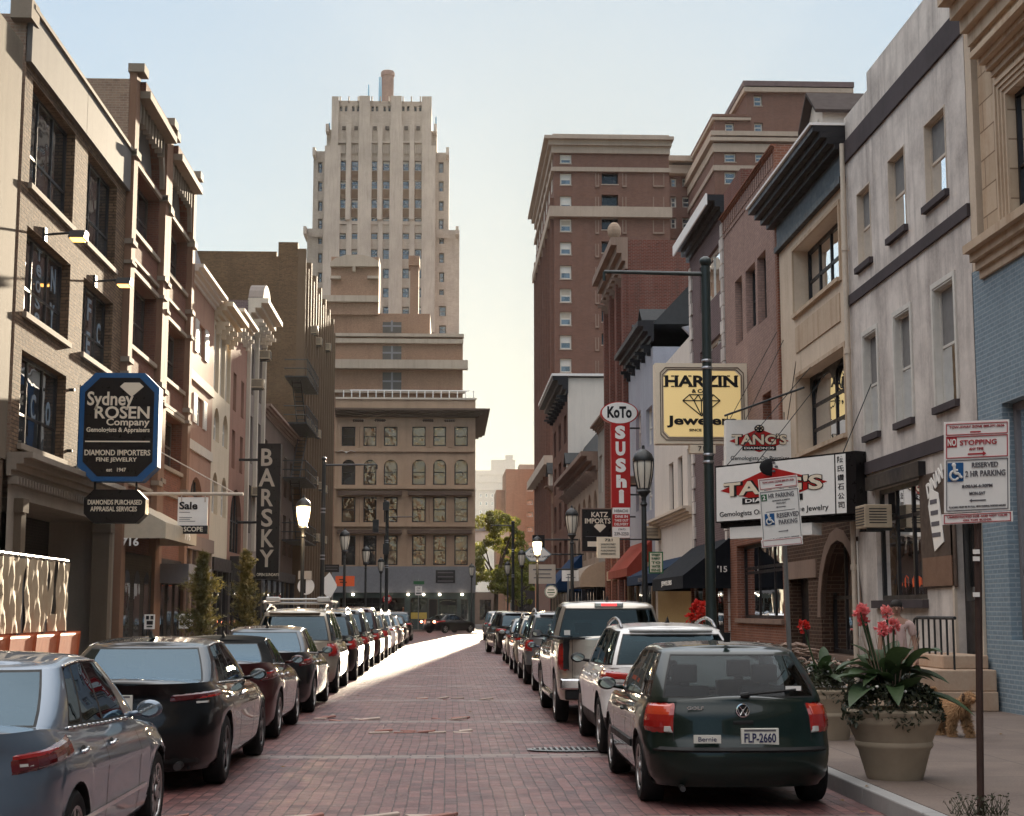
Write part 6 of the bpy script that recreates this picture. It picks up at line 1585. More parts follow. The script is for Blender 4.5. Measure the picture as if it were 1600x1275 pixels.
def suv(label, pmat, L=4.55, W=1.86, H=1.66, clad=True, rails=True, rim=None, tl='lamp_red', glass=None, name='parked_car', group=None, detail=True, lamps='side', belt=1.05, spokes=5):
    k = dict(L=L, W=W, axr=-L/2+.92, axf=L/2-.9, wr=.355, arch=.41, sill=.25, n=10, m=3.1,
        top=[(-L/2, belt+.03), (-L/2+.8, belt), (0, belt-.02), (L/2-1.4, belt-.01), (L/2-.7, belt-.07), (L/2, .84)],
        xr=[(.25, .1), (.4, .0), (.62, .02), (.66, .08), (.85, .09), (1.05, .12)],
        prof=[(0, .9), (.12, .965), (.3, .99), (.55, .99), (.72, 1.0), (.8, .985), (.92, .955), (1, .92)],
        gh=dict(rb=-L/2+.16, rt=-L/2+.72, fb=L/2-1.05, ft=L/2-1.9, wb=.91, wt=.7, zr=H, zrear=H-.04, zfront=H-.06, rp=1.35),
        panes=[(-.85, -.52), (-.48, -.02), (.03, .52)], rear_eta=.86, rt=(.1, .8), rim=rim or MATS['rim_alloy'], glass=glass or MATS['car_glass_dark'], spokes=spokes)
    c = Car(**k); root = local(name, label, 'car', group); c.build(root, pmat, MATS['plastic_black'] if clad else None, .47)
    for s in (1, -1):
        if lamps == 'side': c.patch('tail_lamp', MATS[tl], .62, 1.15, .86, 1.04, s, lens=.02, off=.012, bot0=.92, top0=1.0, bot1=.9, top1=1.04)
        else: c.patch('tail_lamp', MATS[tl], .8, 1.06, .78, 1.06, s, lens=.02, off=.012)
        if detail:
            c.patch('reverse_lamp', MATS['lamp_clear'], .68, .93, .88, .935, s, off=.024, n=4)
            c.seams((-.52, .55), s, zb=.5); c.handle(-.42, .92, s, pmat); c.handle(-1.2, .94, s, pmat); c.mirror(.7, 1.12, s, MATS['plastic_black'])
            c.patch('bumper_reflector', MATS['lamp_red'], .78, .93, .42, .5, s, off=.016, n=4, m=1)
    if detail:
        c.plate('', 0, .78, yoff=.014); c.antenna(c.gh['rt']+.3)
        m = MB(); a = [c.G(*c.ghalf(eta=max(1e-4, abs(x))), .93, 1 if x >= 0 else -1, .0) for x in (-.8, -.4, 0, .4, .8)]
        for p, q in zip(a[:-1], a[1:]): m.obox(p+Vector((0, -.1, -.012)), q-p, (0, .16, .0), (0, 0, .028))
        m.build('roof_spoiler', pmat, root, bevel=.008)
        m = MB(); y = c.G(-1, 0, .12).y-.03; m.tube((0, y, belt+.1), (.42, y+.02, belt+.13), .011, n=6); m.build('wiper', MATS['plastic_black'], root)
    if rails: c.rails(MATS['steel'] if clad else MATS['chrome'], c.gh['rt']+.15, c.gh['ft']+.05)
    return root, c
def pickup():
    L = 5.6; W = 2.02
    c = Car(L=L, W=W, axr=-L/2+1.15, axf=L/2-.95, wr=.4, arch=.46, sill=.38, n=16, m=4.5, bed=-.95,
        top=[(-L/2, 1.32), (-1.0, 1.32), (-.95, 1.3), (-.9, 1.22), (0, 1.2), (1.5, 1.18), (2.0, 1.14), (L/2, 1.02)],
        prof=[(0, .93), (.1, .965), (.4, .98), (.7, .99), (.9, .97), (1, .95)],
        xr=[(.38, .0), (.55, .0), (.66, .0), (.68, .07), (.75, .08), (1.32, .08)],
        gh=dict(rb=-.93, rt=-.62, fb=1.55, ft=.75, wb=.93, wt=.74, zr=1.9, zrear=1.87, zfront=1.85, rp=1.0), panes=[(-.72, -.02), (.04, .62)], rear_eta=.9, rt=(.12, .82), rim=MATS['rim_alloy'], spokes=6, glass=MATS['car_glass_teal'])
    root = local('pickup_truck', 'silver pickup truck with a tall tailgate parked in the right row', 'pickup truck')
    pm = paint('paint_champagne', (.5, .46, .4), .7); c.build(root, pm)
    m = MB(); w = W/2-.1; y0 = -L/2+.18; y1 = -.98
    m.quad((-w, y0, .85), (w, y0, .85), (w, y1, .85), (-w, y1, .85)); m.quad((-w, y0, .85), (-w, y0, 1.3), (-w, y1, 1.3), (-w, y1, .85)); m.quad((w, y0, .85), (w, y0, 1.3), (w, y1, 1.3), (w, y1, .85)); m.quad((-w, y0, .85), (w, y0, .85), (w, y0, 1.3), (-w, y0, 1.3)); m.build('bed_liner', MATS['plastic_black'], root)
    m = MB()
    for s in (1, -1): m.box(s*w-.0 if s > 0 else -w-.09, s*w+.09 if s > 0 else -w, y0, y1, 1.3, 1.335)
    m.box(-w, w, y0-.08, y0, 1.3, 1.335); m.build('bed_rail', MATS['plastic_black'], root)
    for s in (1, -1):
        c.patch('tail_lamp', MATS['lamp_red'], .84, .99, .82, 1.26, s, lens=.01, off=.014)
        c.patch('lamp_bezel', MATS['plastic_black'], .83, .845, .82, 1.26, s, off=.02, n=2)
        c.patch('lamp_inner', MATS['lamp_maroon'], .86, .96, .9, 1.16, s, off=.022, n=4)
        c.seams((-.88, .3, 1.35), s, zb=.5); c.handle(.1-.25, 1.05, s, MATS['chrome']); c.handle(.95, 1.05, s, MATS['chrome']); c.mirror(1.25, 1.35, s, MATS['plastic_black'])
        m = MB(); m.tube((s*(W/2-.05), -.8, .36), (s*(W/2-.05), 1.3, .36), .05, n=10); m.build('side_step', MATS['chrome'], root, smooth='auto')
    m = MB(); m.box(-.98, .98, -L/2-.1, -L/2+.05, .55, .72); m.build('rear_bumper', MATS['chrome'], root, bevel=.03)
    m = MB(); m.box(-.9, .9, -L/2-.06, -L/2+.1, .4, .548); m.build('bumper_valance', MATS['plastic_black'], root, bevel=.02)
    y = c.rear_pt(0, 1.0, .0).y
    m = MB(); m.box(-.16, .16, y-.03, y+.02, 1.06, 1.16); m.build('tailgate_handle', MATS['plastic_black'], root, bevel=.01)
    m = MB()
    for x in (-.78, .78): m.box(x-.004, x+.004, y-.006, y+.01, .72, 1.3)
    m.box(-.78, .78, y-.006, y+.01, .72, .728); m.build('tailgate_gap', MATS['plastic_black'], root)
    m = MB(); m.box(-.6, .6, y-.012, y+.01, .86, .875); m.box(-.6, .6, y-.012, y+.01, 1.2, 1.212); m.build('tailgate_crease', pm, root)
    # third brake light and rear bumper plate
    yy = c.G(-1, 0, .93).y; m = MB(); m.box(-.24, .24, yy-.045, yy+.02, 1.8, 1.87); o = m.build('brake_light_housing', MATS['chrome'], root, bevel=.01); m = MB(); m.box(-.13, .13, yy-.052, yy-.04, 1.815, 1.855); m.build('brake_light', emis('brake_glow', (.6, .03, .03), .6), o)
    c.antenna(-.3); m = MB(); m.box(-.17, .17, -L/2-.115, -L/2-.1, .56, .7); m.build('licence_plate', MATS['plate_white'], root)
    m = MB(); m.box(-.77, -.67, c.G(-1, .8, .1).y-.03, c.G(-1, .8, .1).y-.02, 1.34, 1.42); m.build('window_sticker', MATS['white_sign'], root)
    return root
P_SILVER = paint('paint_silver', (.15, .19, .24), .6); P_BLACK = paint('paint_black', (.004, .004, .0045), .0); P_MAROON = paint('paint_maroon', (.05, .01, .01), .3); P_CHAR = paint('paint_charcoal', (.02, .02, .022), .5)
P_WHITE = paint('paint_white', (.86, .84, .81), 0); P_BLUE = paint('paint_blue', (.012, .02, .04), .4); P_GREYM = paint('paint_grey', (.24, .24, .24), .6); P_TAN = paint('paint_tan', (.4, .35, .28), .6)
place(golf(), 2.62, 15.75, 0)
r, _ = suv('white crossover with black cladding and curved roof rails behind the dark green hatchback', P_WHITE, L=4.45, W=1.8, H=1.58, spokes=5, glass=MATS['car_glass_teal']); place(r, 2.74, 20.55)
place(pickup(), 2.68, 26.4)
r, c_ = sedan('dark blue car between the silver pickup and the silver grey sport utility', P_BLUE, W=1.85, H=1.5, rear='corner', tl='lamp_red'); place(r, 2.75, 32.6)
r, _ = suv('silver grey sport utility behind the dark blue car', P_GREYM, L=4.7, H=1.72, lamps='tall', glass=MATS['car_glass_teal']); place(r, 2.72, 38.6)
r, _ = suv('tan silver wagon half hidden ahead of the silver grey sport utility', P_TAN, L=4.6, H=1.6, clad=False); place(r, 2.74, 44.6)
r, _ = suv('black sport utility angled out at the far right of the road', P_BLACK, L=4.6, H=1.68, clad=False, rails=False, lamps='side'); place(r, 2.65, 63.5, R_(6))
r, _ = sedan('silver sedan between the tan wagon and the black sport utility', P_GREYM, H=1.47, rear='corner'); place(r, 2.8, 52.5)
for i, (y, p, lab) in enumerate(((71, P_WHITE, 'first white car beyond the black sport utility'), (77, P_CHAR, 'dark car beyond the first white car of the right row'), (84, P_WHITE, 'farther white car near the far right lamp posts'), (92, P_GREYM, 'grey car last in the right row'))):
    r, _ = suv(lab, p, L=4.5, H=1.6+.1*(i % 2), clad=False, detail=False, rails=False, group='small far cars of the right row'); place(r, 3.0, y)
# left row
r, _ = sedan('silver grey sedan nearest on the left, cut by the frame edge', P_SILVER, L=4.65, W=1.78, H=1.46, mould=True, rear='corner', tl='lamp_maroon', chrome=True, rglass=MATS['car_glass_dark'], wr=.32, spokes=10, gh=dict(rb=-4.65/2+.5, rt=-4.65/2+1.35, fb=4.65/2-1.05, ft=4.65/2-1.95, wb=.88, wt=.66, zr=1.455, zrear=1.41, zfront=1.4, rp=1.0)); place(r, -3.18, 11.25)
r, _ = sedan('glossy black sedan with long red tail lamps, second in the left row', P_BLACK, L=4.98, W=1.9, H=1.45, rear='wide', wr=.345, spokes=5, rim=MATS['rim_dark']); place(r, -3.18, 17.6)
r, _ = sedan('dark maroon convertible with a black fabric top, third in the left row', P_MAROON, L=4.5, W=1.8, H=1.38, rear='corner', roofm=plain('soft_top', (.012, .012, .012), .9, spec=.1), tl='lamp_maroon', gh=dict(rb=-1.75, rt=-.95, fb=.95, ft=.1, wb=.84, wt=.62, zr=1.38, zrear=1.32, zfront=1.34, rp=.8), panes=[(-.5, -.3), (-.24, .55)]); place(r, -3.2, 23.0)
r, _ = sedan('black sedan with chrome window line ahead of the maroon convertible', P_CHAR, L=4.9, W=1.88, H=1.46, rear='corner', wr=.34); place(r, -3.22, 28.6)
r, c4 = suv('pale sport utility carrying a roof rack with a light bar in the left row', P_TAN, L=4.8, W=1.9, H=1.78, clad=False, rails=True, lamps='tall'); place(r, -3.25, 34.8)
m = MB()
for y in (-1.1, -.2, .6): m.tube((-.75, y, 1.9), (.75, y, 1.9), .025, n=6)
for s in (-1, 1):
    m.tube((s*.72, -1.3, 1.93), (s*.72, .8, 1.93), .02, n=6)
    for y in (-1.1, .6): m.tube((s*.7, y, 1.76), (s*.7, y, 1.92), .03, n=6)
m.build('roof_rack', MATS['steel'], r); m = MB(); m.box(-.68, -.38, -1.2, -1.0, 1.93, 2.03); m.box(.42, .7, -1.2, -1.0, 1.93, 2.03); m.box(-.5, .5, -1.12, -1.05, 1.96, 2.0); m.build('light_bar', MATS['lamp_clear'], r, bevel=.02)
r, _ = suv('black sport utility with a white licence plate in the left row', P_BLACK, L=4.8, W=1.92, H=1.74, clad=False, lamps='tall'); place(r, -3.2, 40.6)
r, _ = suv('tall dark sport utility next ahead of the black one with the white plate', P_CHAR, L=4.8, W=1.9, H=1.8, clad=False, lamps='tall', rails=False); place(r, -3.2, 46.6)
r, _ = suv('maroon sport utility in the sunlit stretch of the left row', P_MAROON, L=4.8, W=1.9, H=1.85, clad=False, lamps='tall', rails=False); place(r, -3.15, 52.8)
r, _ = suv('pale wagon in the sunlit stretch of the left row, ahead of the maroon one', P_TAN, L=4.6, W=1.85, H=1.7, clad=False, lamps='tall', detail=False); place(r, -3.1, 58.8)
r, _ = suv('white wagon far along the left row', P_WHITE, L=4.6, W=1.85, H=1.68, clad=False, detail=False); place(r, -3.05, 65)
r, _ = sedan('grey sedan with a bright rear window far along the left row', P_GREYM, H=1.48, rear='corner'); place(r, -3.0, 73)
r, _ = sedan('last black sedan before the crossing in the left row', P_BLACK, H=1.46, rear='corner', detail=False); place(r, -3.0, 82)
r, _ = suv('dark sport utility last of all in the left row', P_CHAR, H=1.66, clad=False, detail=False, rails=False); place(r, -2.95, 90)
r, _ = sedan('black sedan turning across the far crossing with its tail lamps lit', P_BLACK, L=4.8, H=1.44, rear='corner', tl='lamp_red'); place(r, -.3+.4, 119.5, R_(-42))
for s in (-1, 1):
    m = MB(); m.ell((s*.66, -2.42, .86), .14, .05, .09, 10, 6); m.build('lit_tail_lamp', emis('tail_glow', (1, .3, .15), 4), r)
# ---------------------------------------------------------------- projecting shop signs and street signs
plain('sign_cream', (.8, .68, .52), .4, var=.12); plain('sign_yellow', (.95, .7, .28), .35, var=.12); plain('sign_red', (.42, .018, .016), .35, var=.08)
plain('sign_blue', (.02, .1, .26), .4); plain('sign_green', (.03, .13, .05), .5); plain('sign_orange', (.8, .13, .04), .5, var=.1); plain('sign_steel_blue', (.2, .3, .34), .5)
plain('glitter', (.55, .47, .38), .4, .3, var=.6, scale=60); plain('bulb_white', (.8, .78, .74), .3)
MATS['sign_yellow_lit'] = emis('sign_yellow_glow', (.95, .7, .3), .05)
def q2(x0, y0, x1, y1, Y):
    a, b = onY(x0, y1, Y), onY(x1, y0, Y); return a.x, b.x, a.z, b.z
def psign(name, label, cat, px, Y, mat, thick=.2, cut=0.0, border=None, bm=None, group=None):
    x0, x1, z0, z1 = q2(*px, Y); root = thing(name, label, cat, ((x0+x1)/2, Y, z0), group)
    def shape(e):
        a, b, c, d = x0+e, x1-e, z0+e, z1-e; k = cut
        return [(a, Y, c), (b, Y, c), (b, Y, d), (a, Y, d)] if not k else [(a+k, Y, c), (b-k, Y, c), (b, Y, c+k), (b, Y, d-k), (b-k, Y, d), (a+k, Y, d), (a, Y, d-k), (a, Y, c+k)]
    m = MB(); m.prism([(p[0], Y+.004, p[2]) for p in shape(0)], (0, thick, 0)); m.build('sign_box', bm or mat, root)
    if border:
        m = MB(); m.prism([(p[0], Y, p[2]) for p in shape(border)], (0, .02, 0)); m.build('sign_face', mat, root)
    return root, (x0, x1, z0, z1)
def bars(root, name, mat, Y, rects, dy=.008):
    m = MB()
    for r in rects: a, b, c, d = q2(*r, Y); m.box(a, b, Y-dy, Y+.002, c, d)
    return m.build(name, mat, root)
def diamond_icon(root, px, Y, mat, wire=None, r=.012):
    x0, x1, z0, z1 = q2(*px, Y); w = x1-x0; h = z1-z0
    P = lambda a, b: (x0+w*a, Y-.012, z0+h*b)
    pts = [P(.18, 1), P(.82, 1), P(1, .72), P(.5, 0), P(0, .72)]
    if not wire: m = MB(); m.prism(pts, (0, .012, 0)); return m.build('diamond_emblem', mat, root)
    m = MB(); L = [(.18, 1), (.82, 1), (1, .72), (.5, 0), (0, .72), (.18, 1)]
    segs = list(zip(L[:-1], L[1:]))+[((0, .72), (1, .72)), ((.3, .72), (.5, 0)), ((.7, .72), (.5, 0)), ((.3, .72), (.42, 1)), ((.7, .72), (.58, 1)), ((.18, 1), (.3, .72)), ((.82, 1), (.7, .72)), ((.5, .72), (.42, 1)), ((.5, .72), (.58, 1)), ((.5, .72), (.5, .1))]
    for a, b in segs: m.tube(P(*a), P(*b), r, n=5)
    return m.build('diamond_emblem', mat, root)
def ink(root, s, x0, y0, x1, y1, Y, mat='black_ink', **k): return ptext(root, s, x0, y0, x1, y1, Y, MATS[mat], **k)
# octagonal jeweller's sign
Y = 37.5
s1, q = psign('hanging_sign', 'large black octagonal sign with blue border and white diamond on the left row', 'sign', (120, 583, 250, 752), Y, M['black_sign'], .45, .36, .12, M['sign_blue'])
diamond_icon(s1, (187, 598, 225, 620), Y, M['cream_ink'])
for t in (('Sydney', 136, 612, 209, 640), ('ROSEN', 148, 635, 234, 654), ('Company', 166, 654, 234, 668), ('Gemologists & Appraisers', 135, 668, 234, 677), ('DIAMOND IMPORTERS', 132, 703, 235, 711.5), ('FINE JEWELRY', 150, 715, 214, 723), ('est   1947', 166, 731, 197, 737)):
    ink(s1, *t, Y, 'cream_ink', bold=.02)
bars(s1, 'rule', M['cream_ink'], Y, [(133, 689, 234, 690.6)])
m = MB(); 
for z in (7.1, 5.6): m.tube((q[1]-.5-1.6, Y+.2, z), (-9.3, Y+.2, z), .04, n=6)
m.build('bracket', M['iron'], s1)
s2, q = psign('hanging_sign', 'small black sign with cut corners hanging below the blue bordered octagonal one', 'sign', (130, 765, 228, 817), Y, M['black_sign'], .4, .22)
ink(s2, 'DIAMONDS PURCHASED', 137, 781, 222, 788.5, Y, 'cream_ink', bold=.02); ink(s2, 'APPRAISAL SERVICES', 141, 791.5, 214, 799, Y, 'cream_ink', bold=.02)
m = MB()
for x in (-8.6, -7.6): m.tube((x, Y+.2, q[3]-.02), (x, Y+.2, q[3]+.3), .03, n=6)
m.build('hanger', M['iron'], s2)
# sale sign
Y = 46.5
s3, q = psign('hanging_sign', 'white Sale sign with a black foot strip hanging from a pale arm', 'sign', (277, 777, 325, 821), Y, M['white_sign'], .06)
a, b, c, d = q2(277, 821, 325, 834, Y); m = MB(); m.box(a, b, Y-.01, Y+.07, c, d-.003); m.build('foot_strip', M['black_sign'], s3)
ink(s3, 'Sale', 280, 784, 309, 796, Y, bold=.03); ink(s3, 'SCOPE', 287, 823, 317, 830.5, Y-.01, 'cream_ink', bold=.02)
bars(s3, 'small_print', M['grey_ink'], Y, [(280, 800, 297, 800.8), (280, 808, 300, 808.8), (280, 811, 297, 811.8), (280, 814, 305, 814.8)], .004)
m = MB(); A = onY(380, 772, Y); B = onY(228, 771, Y); m.tube((-9.3, Y, A.z), (A.x, Y, A.z), .05, n=8); m.tube((A.x-.3, Y, A.z+.05), (-9.3, Y, A.z+1.6), .018, n=5); m.tube((a+.1, Y, d+.7), (a+.1, Y, A.z), .02, n=5); m.tube((b-.1, Y, d+.7), (b-.1, Y, A.z), .02, n=5); m.build('arm', M['frame_cream'], s3)
# vertical black sign with glittering letters
Y = 68.0
s4, q = psign('vertical_sign', 'tall black vertical sign with glittering letters on the left row', 'sign', (399, 693, 439, 905), Y, M['black_sign'], .6)
for ch, b in zip('BARSKY', ((408, 701, 426, 728), (404, 732, 430, 760), (408, 764, 427, 791), (408, 795, 426, 823), (408, 827, 428, 855), (405, 859, 428, 886))):
    ink(s4, ch, *b, Y, 'glitter', bold=.02, thick=.03)
ink(s4, 'OPEN SUNDAYS', 401, 895.5, 436, 900, Y, 'cream_ink')
m = MB()
for z in (q[3]-.7, q[2]+2.5): m.tube((q[0], Y+.3, z), (-9.3, Y+.3, z), .06, n=6)
m.build('bracket', M['iron'], s4)
# tall red sign with oval head
Y = 70.0
s5, q = psign('vertical_sign', 'tall red vertical sign with white letters and a white oval on top', 'sign', (956, 655, 984, 793), Y, M['sign_red'], .35)
C = onY(968, 645, Y); rx, rz = 30/2400*Y, 18/2400*Y
for e, mt, y0, th, nm in ((1.0, 'sign_red', Y+.02, .36, 'oval_rim'), (.93, 'white_sign', Y, .03, 'oval_face')):
    m = MB(); m.prism([(C.x+rx*e*math.cos(2*math.pi*i/32), y0, C.z+rz*e*math.sin(2*math.pi*i/32)) for i in range(32)], (0, th, 0)); m.build(nm, M[mt], s5)
ink(s5, 'KoTo', 949, 635, 987, 653, Y, bold=.04)
for ch, b in zip('SUShi', ((961, 665, 977, 686), (962, 690, 977, 712), (962, 716, 978, 738), (963, 742, 979, 762), (967, 765, 975, 786))): ink(s5, ch, *b, Y, 'white_sign', bold=.06)
for (y0, y1, mt) in ((793.2, 803, 'white_sign'), (803.2, 823, 'sign_red'), (823.2, 840, 'white_sign')):
    a, b, c, d = q2(958, y0, 984, y1, Y); m = MB(); m.box(a, b, Y, Y+.3, c, d); m.build('sign_box', M[mt], s5)
ink(s5, 'HIBACHI', 960, 796, 981, 800.5, Y); ink(s5, 'DINE IN', 961, 805, 981, 809, Y, 'white_sign', bold=.02); ink(s5, 'TAKE OUT', 960, 811, 982, 815, Y, 'white_sign', bold=.02); ink(s5, 'DELIVERY', 960, 817, 982, 821, Y, 'white_sign', bold=.02); ink(s5, '(267)', 966, 825.5, 977, 829, Y); ink(s5, '239-2250', 960, 831.5, 982, 836.5, Y)
m = MB()
for z in (q[3]-.4, q[2]+.6): m.tube((q[1], Y+.15, z), (8.8, Y+.15, z), .04, n=6)
m.build('bracket', M['iron'], s5)
# yellow square jeweller's sign
Y = 44.6
s6, q = psign('hanging_sign', 'big square sign with yellow face, black lettering and a wire diamond', 'sign', (1025, 568, 1168, 693), Y, M['sign_cream'], .5)
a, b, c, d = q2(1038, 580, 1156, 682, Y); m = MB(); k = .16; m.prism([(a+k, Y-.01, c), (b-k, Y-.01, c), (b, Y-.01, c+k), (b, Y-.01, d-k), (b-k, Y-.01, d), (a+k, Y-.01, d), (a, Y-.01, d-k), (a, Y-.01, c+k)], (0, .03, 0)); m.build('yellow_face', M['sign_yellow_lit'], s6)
m = MB()
for e in (.1, .0):
    a2, b2, c2, d2 = a-.1+e*.6, b+.1-e*.6, c-.1+e*.6, d+.1-e*.6; P8 = [(a2+k, c2), (b2-k, c2), (b2, c2+k), (b2, d2-k), (b2-k, d2), (a2+k, d2), (a2, d2-k), (a2, c2+k), (a2+k, c2)]
    m.path([(x, Y-.012, z) for x, z in P8], .012, 5)
m.build('face_outline', plain('outline_brown', (.12, .08, .06), .5), s6)
for t in (('HARZIN', 1039, 587, 1152, 604.5), ('& Co.', 1081, 608, 1104, 614), ('Jewelers', 1042, 650, 1151, 668), ('SINCE', 1077, 670, 1096, 674)): ink(s6, *t, Y-.012, bold=.035)
m = MB()   # slab serifs on the heading letters
for x in (1039, 1051, 1058, 1078, 1122.5, 1151, 1138, 1129): 
    a, b, c, d = q2(x-2.4, 586.6, x+2.4, 588.4, Y-.02); m.box(a, b, Y-.026, Y-.012, c, d); a, b, c, d = q2(x-2.4, 602.8, x+2.4, 604.6, Y-.02); m.box(a, b, Y-.026, Y-.012, c, d)
m.build('serifs', M['black_ink'], s6)
diamond_icon(s6, (1067, 617, 1125, 650), Y-.01, M['black_ink'], wire=True, r=.017)
z = onY(1170, 595, Y).z; m = MB(); m.box(q[1], 8.8, Y+.1, Y+.4, z-.12, z+.2); m.build('bracket', M['white_sign'], s6)
s6b, q_ = psign('hanging_sign', 'small cream number plate hanging under the big yellow square sign', 'sign', (1078, 695, 1118, 708), Y, M['sign_cream'], .3); ink(s6b, '713', 1091, 697, 1107, 704.5, Y)
# small and large diamond signs
def gem_sign(root, P, cx0, cx1, cy0, cy1):
    """red lozenge with lettering; P maps (fx, fy) to the sign face, returns helper"""
    pass
class Panel:
    def __init__(s, TL, TR, BL): s.TL, s.TR, s.BL = map(Vector, (TL, TR, BL)); s.R = s.TR-s.TL; s.D = s.BL-s.TL; s.N = s.R.cross(-s.D).normalized()
    def p(s, fx, fy, n=0.0): return s.TL+s.R*fx+s.D*(1-fy)+s.N*n
    def rect(s, root, name, mat, x0, x1, y0, y1, n=.006, back=.0):
        m = MB(); m.prism([s.p(x0, y0, n), s.p(x1, y0, n), s.p(x1, y1, n), s.p(x0, y1, n)], -s.N*(n-back)); return m.build(name, mat, root)
    def poly(s, root, name, mat, pts, n=.006): m = MB(); m.prism([s.p(*q, n) for q in pts], -s.N*n); return m.build(name, mat, root)
    def text(s, root, st, x0, x1, y0, y1, mat, n=.006, **k): return text(root, st, s.p((x0+x1)/2, (y0+y1)/2, n), s.R, -s.D, s.R.length*(x1-x0), s.D.length*(y1-y0), mat, thick=.006, **k)
    def frame(s, root, name, mat, x0, x1, y0, y1, w, n=.007):
        m = MB(); W = w/s.R.length; H = w/s.D.length
        for a in ((x0, x1, y0, y0+H), (x0, x1, y1-H, y1), (x0, x0+W, y0+H, y1-H), (x1-W, x1, y0+H, y1-H)): m.prism([s.p(a[0], a[2], n), s.p(a[1], a[2], n), s.p(a[1], a[3], n), s.p(a[0], a[3], n)], -s.N*n)
        return m.build(name, mat, root)
def arrow(P, root, mat, x0, x1, y, h, left):
    t = h*1.1*P.D.length/P.R.length*2; a, b = (x0, x1)
    if left: pts = [(a, y), (a+t, y+h*1.6), (a+t, y+h*.5), (b, y+h*.5), (b, y-h*.5), (a+t, y-h*.5), (a+t, y-h*1.6)]
    else: pts = [(b, y), (b-t, y-h*1.6), (b-t, y-h*.5), (a, y-h*.5), (a, y+h*.5), (b-t, y+h*.5), (b-t, y+h*1.6)]
    P.poly(root, 'arrow', mat, pts)
def wheelchair(P, root, x0, x1, y0, y1):
    P.rect(root, 'blue_square', M['sign_blue'], x0, x1, y0, y1, .006); w, h = x1-x0, y1-y0; q = lambda a, b: P.p(x0+w*a, y0+h*b, .012)
    m = MB(); r = .03*P.R.length*w/.3*.9; m.path([q(.4, .78), q(.44, .42), q(.68, .42), q(.8, .2), q(.9, .24)], r, 6)
    m.path([q(.41+.27*math.cos(t), .33+.25*math.sin(t)) for t in [math.radians(a) for a in range(110, 350, 20)]], r*.8, 6); m.path([q(.42, .6), q(.62, .6)], r*.8, 6); m.ell(q(.38, .88), r*1.6, r*.6, r*1.6, 8, 6); m.build('wheelchair_symbol', M['bulb_white'], root)
for (lab, TL, TR, BL, big) in (('smaller white sign with a red lozenge above the wide black cased one', onY(1135.5, 656, 39), onY(1236.5, 656, 39), onY(1135.5, 737, 39), False), ('wide white sign with red lozenge and Chinese characters in a black case', onY(1119, 731, 35.5), onY(1322, 708.5, 32), onY(1120, 815, 35.5), True)):
    P = Panel(TL, TR, BL); root = thing('hanging_sign', lab, 'sign', P.p(.5, 0)); th = .5 if big else .3
    e = .02 if big else 0; ex = .16 if big else .0
    m = MB(); m.prism([P.p(-.01, -e, -.004), P.p(1.0+ex*.4, -e, -.004), P.p(1.0+ex*.4, 1+e*1.5, -.004), P.p(-.01, 1+e*1.5, -.004)], -P.N*th); m.build('sign_case', M['black_sign'] if big else M['white_sign'], root)
    P.rect(root, 'sign_face', M['white_sign'], .0, .915 if big else 1, .0, 1, .003, -.003)
    X = (lambda f: f*.9) if big else (lambda f: f)
    if big: cy, hh, ty = .56, .34, (.44, .70)
    else: cy, hh, ty = .59, .24, (.52, .72)
    P.poly(root, 'red_lozenge', M['sign_red'], [(X(.04), cy), (X(.5), cy-hh*.9), (X(.96), cy), (X(.5), cy+hh)], .01)
    P.text(root, "TANG'S", X(.075), X(.93), ty[0]-.01, ty[1]+.012, M['black_ink'], n=.0105, bold=.07); P.text(root, "TANG'S", X(.07), X(.925), *ty, M['sign_cream'], n=.016, bold=.03)
    py = (.28, .39) if big else (.41, .495); P.rect(root, 'black_plate', M['black_ink'], X(.24), X(.76), *py, .015); P.text(root, 'DIAMONDS', X(.27), X(.73), py[0]+.02, py[1]-.02, M['white_sign'], n=.016, bold=.02)
    c = P.p(X(.5), cy+hh*1.0, .02); m = MB(); r = .2 if big else .1; m.ell(c, r*1.3, .03, r, 12, 8); m.build('ring_emblem', M['black_ink'], root, smooth=True)
    m = MB()
    for i in range(6): a = i*math.pi/3; m.ell(c+P.R.normalized()*r*.8*math.cos(a)+Vector((0, -.03, r*.55*math.sin(a))), r*.2, .02, r*.15, 6, 4)
    m.build('ring_stones', M['grey_ink'] if big else M['sign_cream'], root)
    P.text(root, 'Gemologists On Premises, Fine Jewelry' if big else 'Gemologists On Premises', X(.03 if big else .06), X(.965), *( (.05, .17) if big else (.2, .3)), M['black_ink'], n=.006)
    if big:
        P.rect(root, 'character_strip', M['white_sign'], .925, .995, .0, 1, .003, -.003)
        for i, ch in enumerate('陳氏鑽石公司'): P.text(root, ch, .938, .982, .86-.155*i, .965-.155*i, M['black_ink'], n=.004, bold=.005)
        m = MB(); a = P.p(.08, -.12, -.1); b = P.p(.72, -.12, -.1); m.obox(a, b-a, -P.N*.3, Vector((0, 0, -.26))); m.build('lower_light_box', M['white_sign'], root); m = MB(); m.obox(P.p(.0, -.02, -.12), P.p(1.02, -.02, -.12)-P.p(0, -.02, -.12), -P.N*.3, Vector((0, 0, -.13))); m.build('case_rail', M['black_sign'], root)
    m = MB()
    for fx, dy, dz in ((.05, 1.2, 2.6), (.3, .6, 2.2), (.95, -.8, 1.4)): m.tube(P.p(fx, 1, -.1), (8.8, P.p(fx, 1).y+dy, P.p(fx, 1).z+dz), .012, n=4)
    if not big: m.tube(P.p(-.02, 1.09, -.1), (8.8, P.p(0, 1).y-1.6, P.p(0, 1).z+.62), .028, n=6); m.tube(P.p(.02, 1, -.1), P.p(.02, 1.09, -.1), .015, n=4); m.tube(P.p(.9, 1, -.1), P.p(.9, 1.16, -.1), .015, n=4)
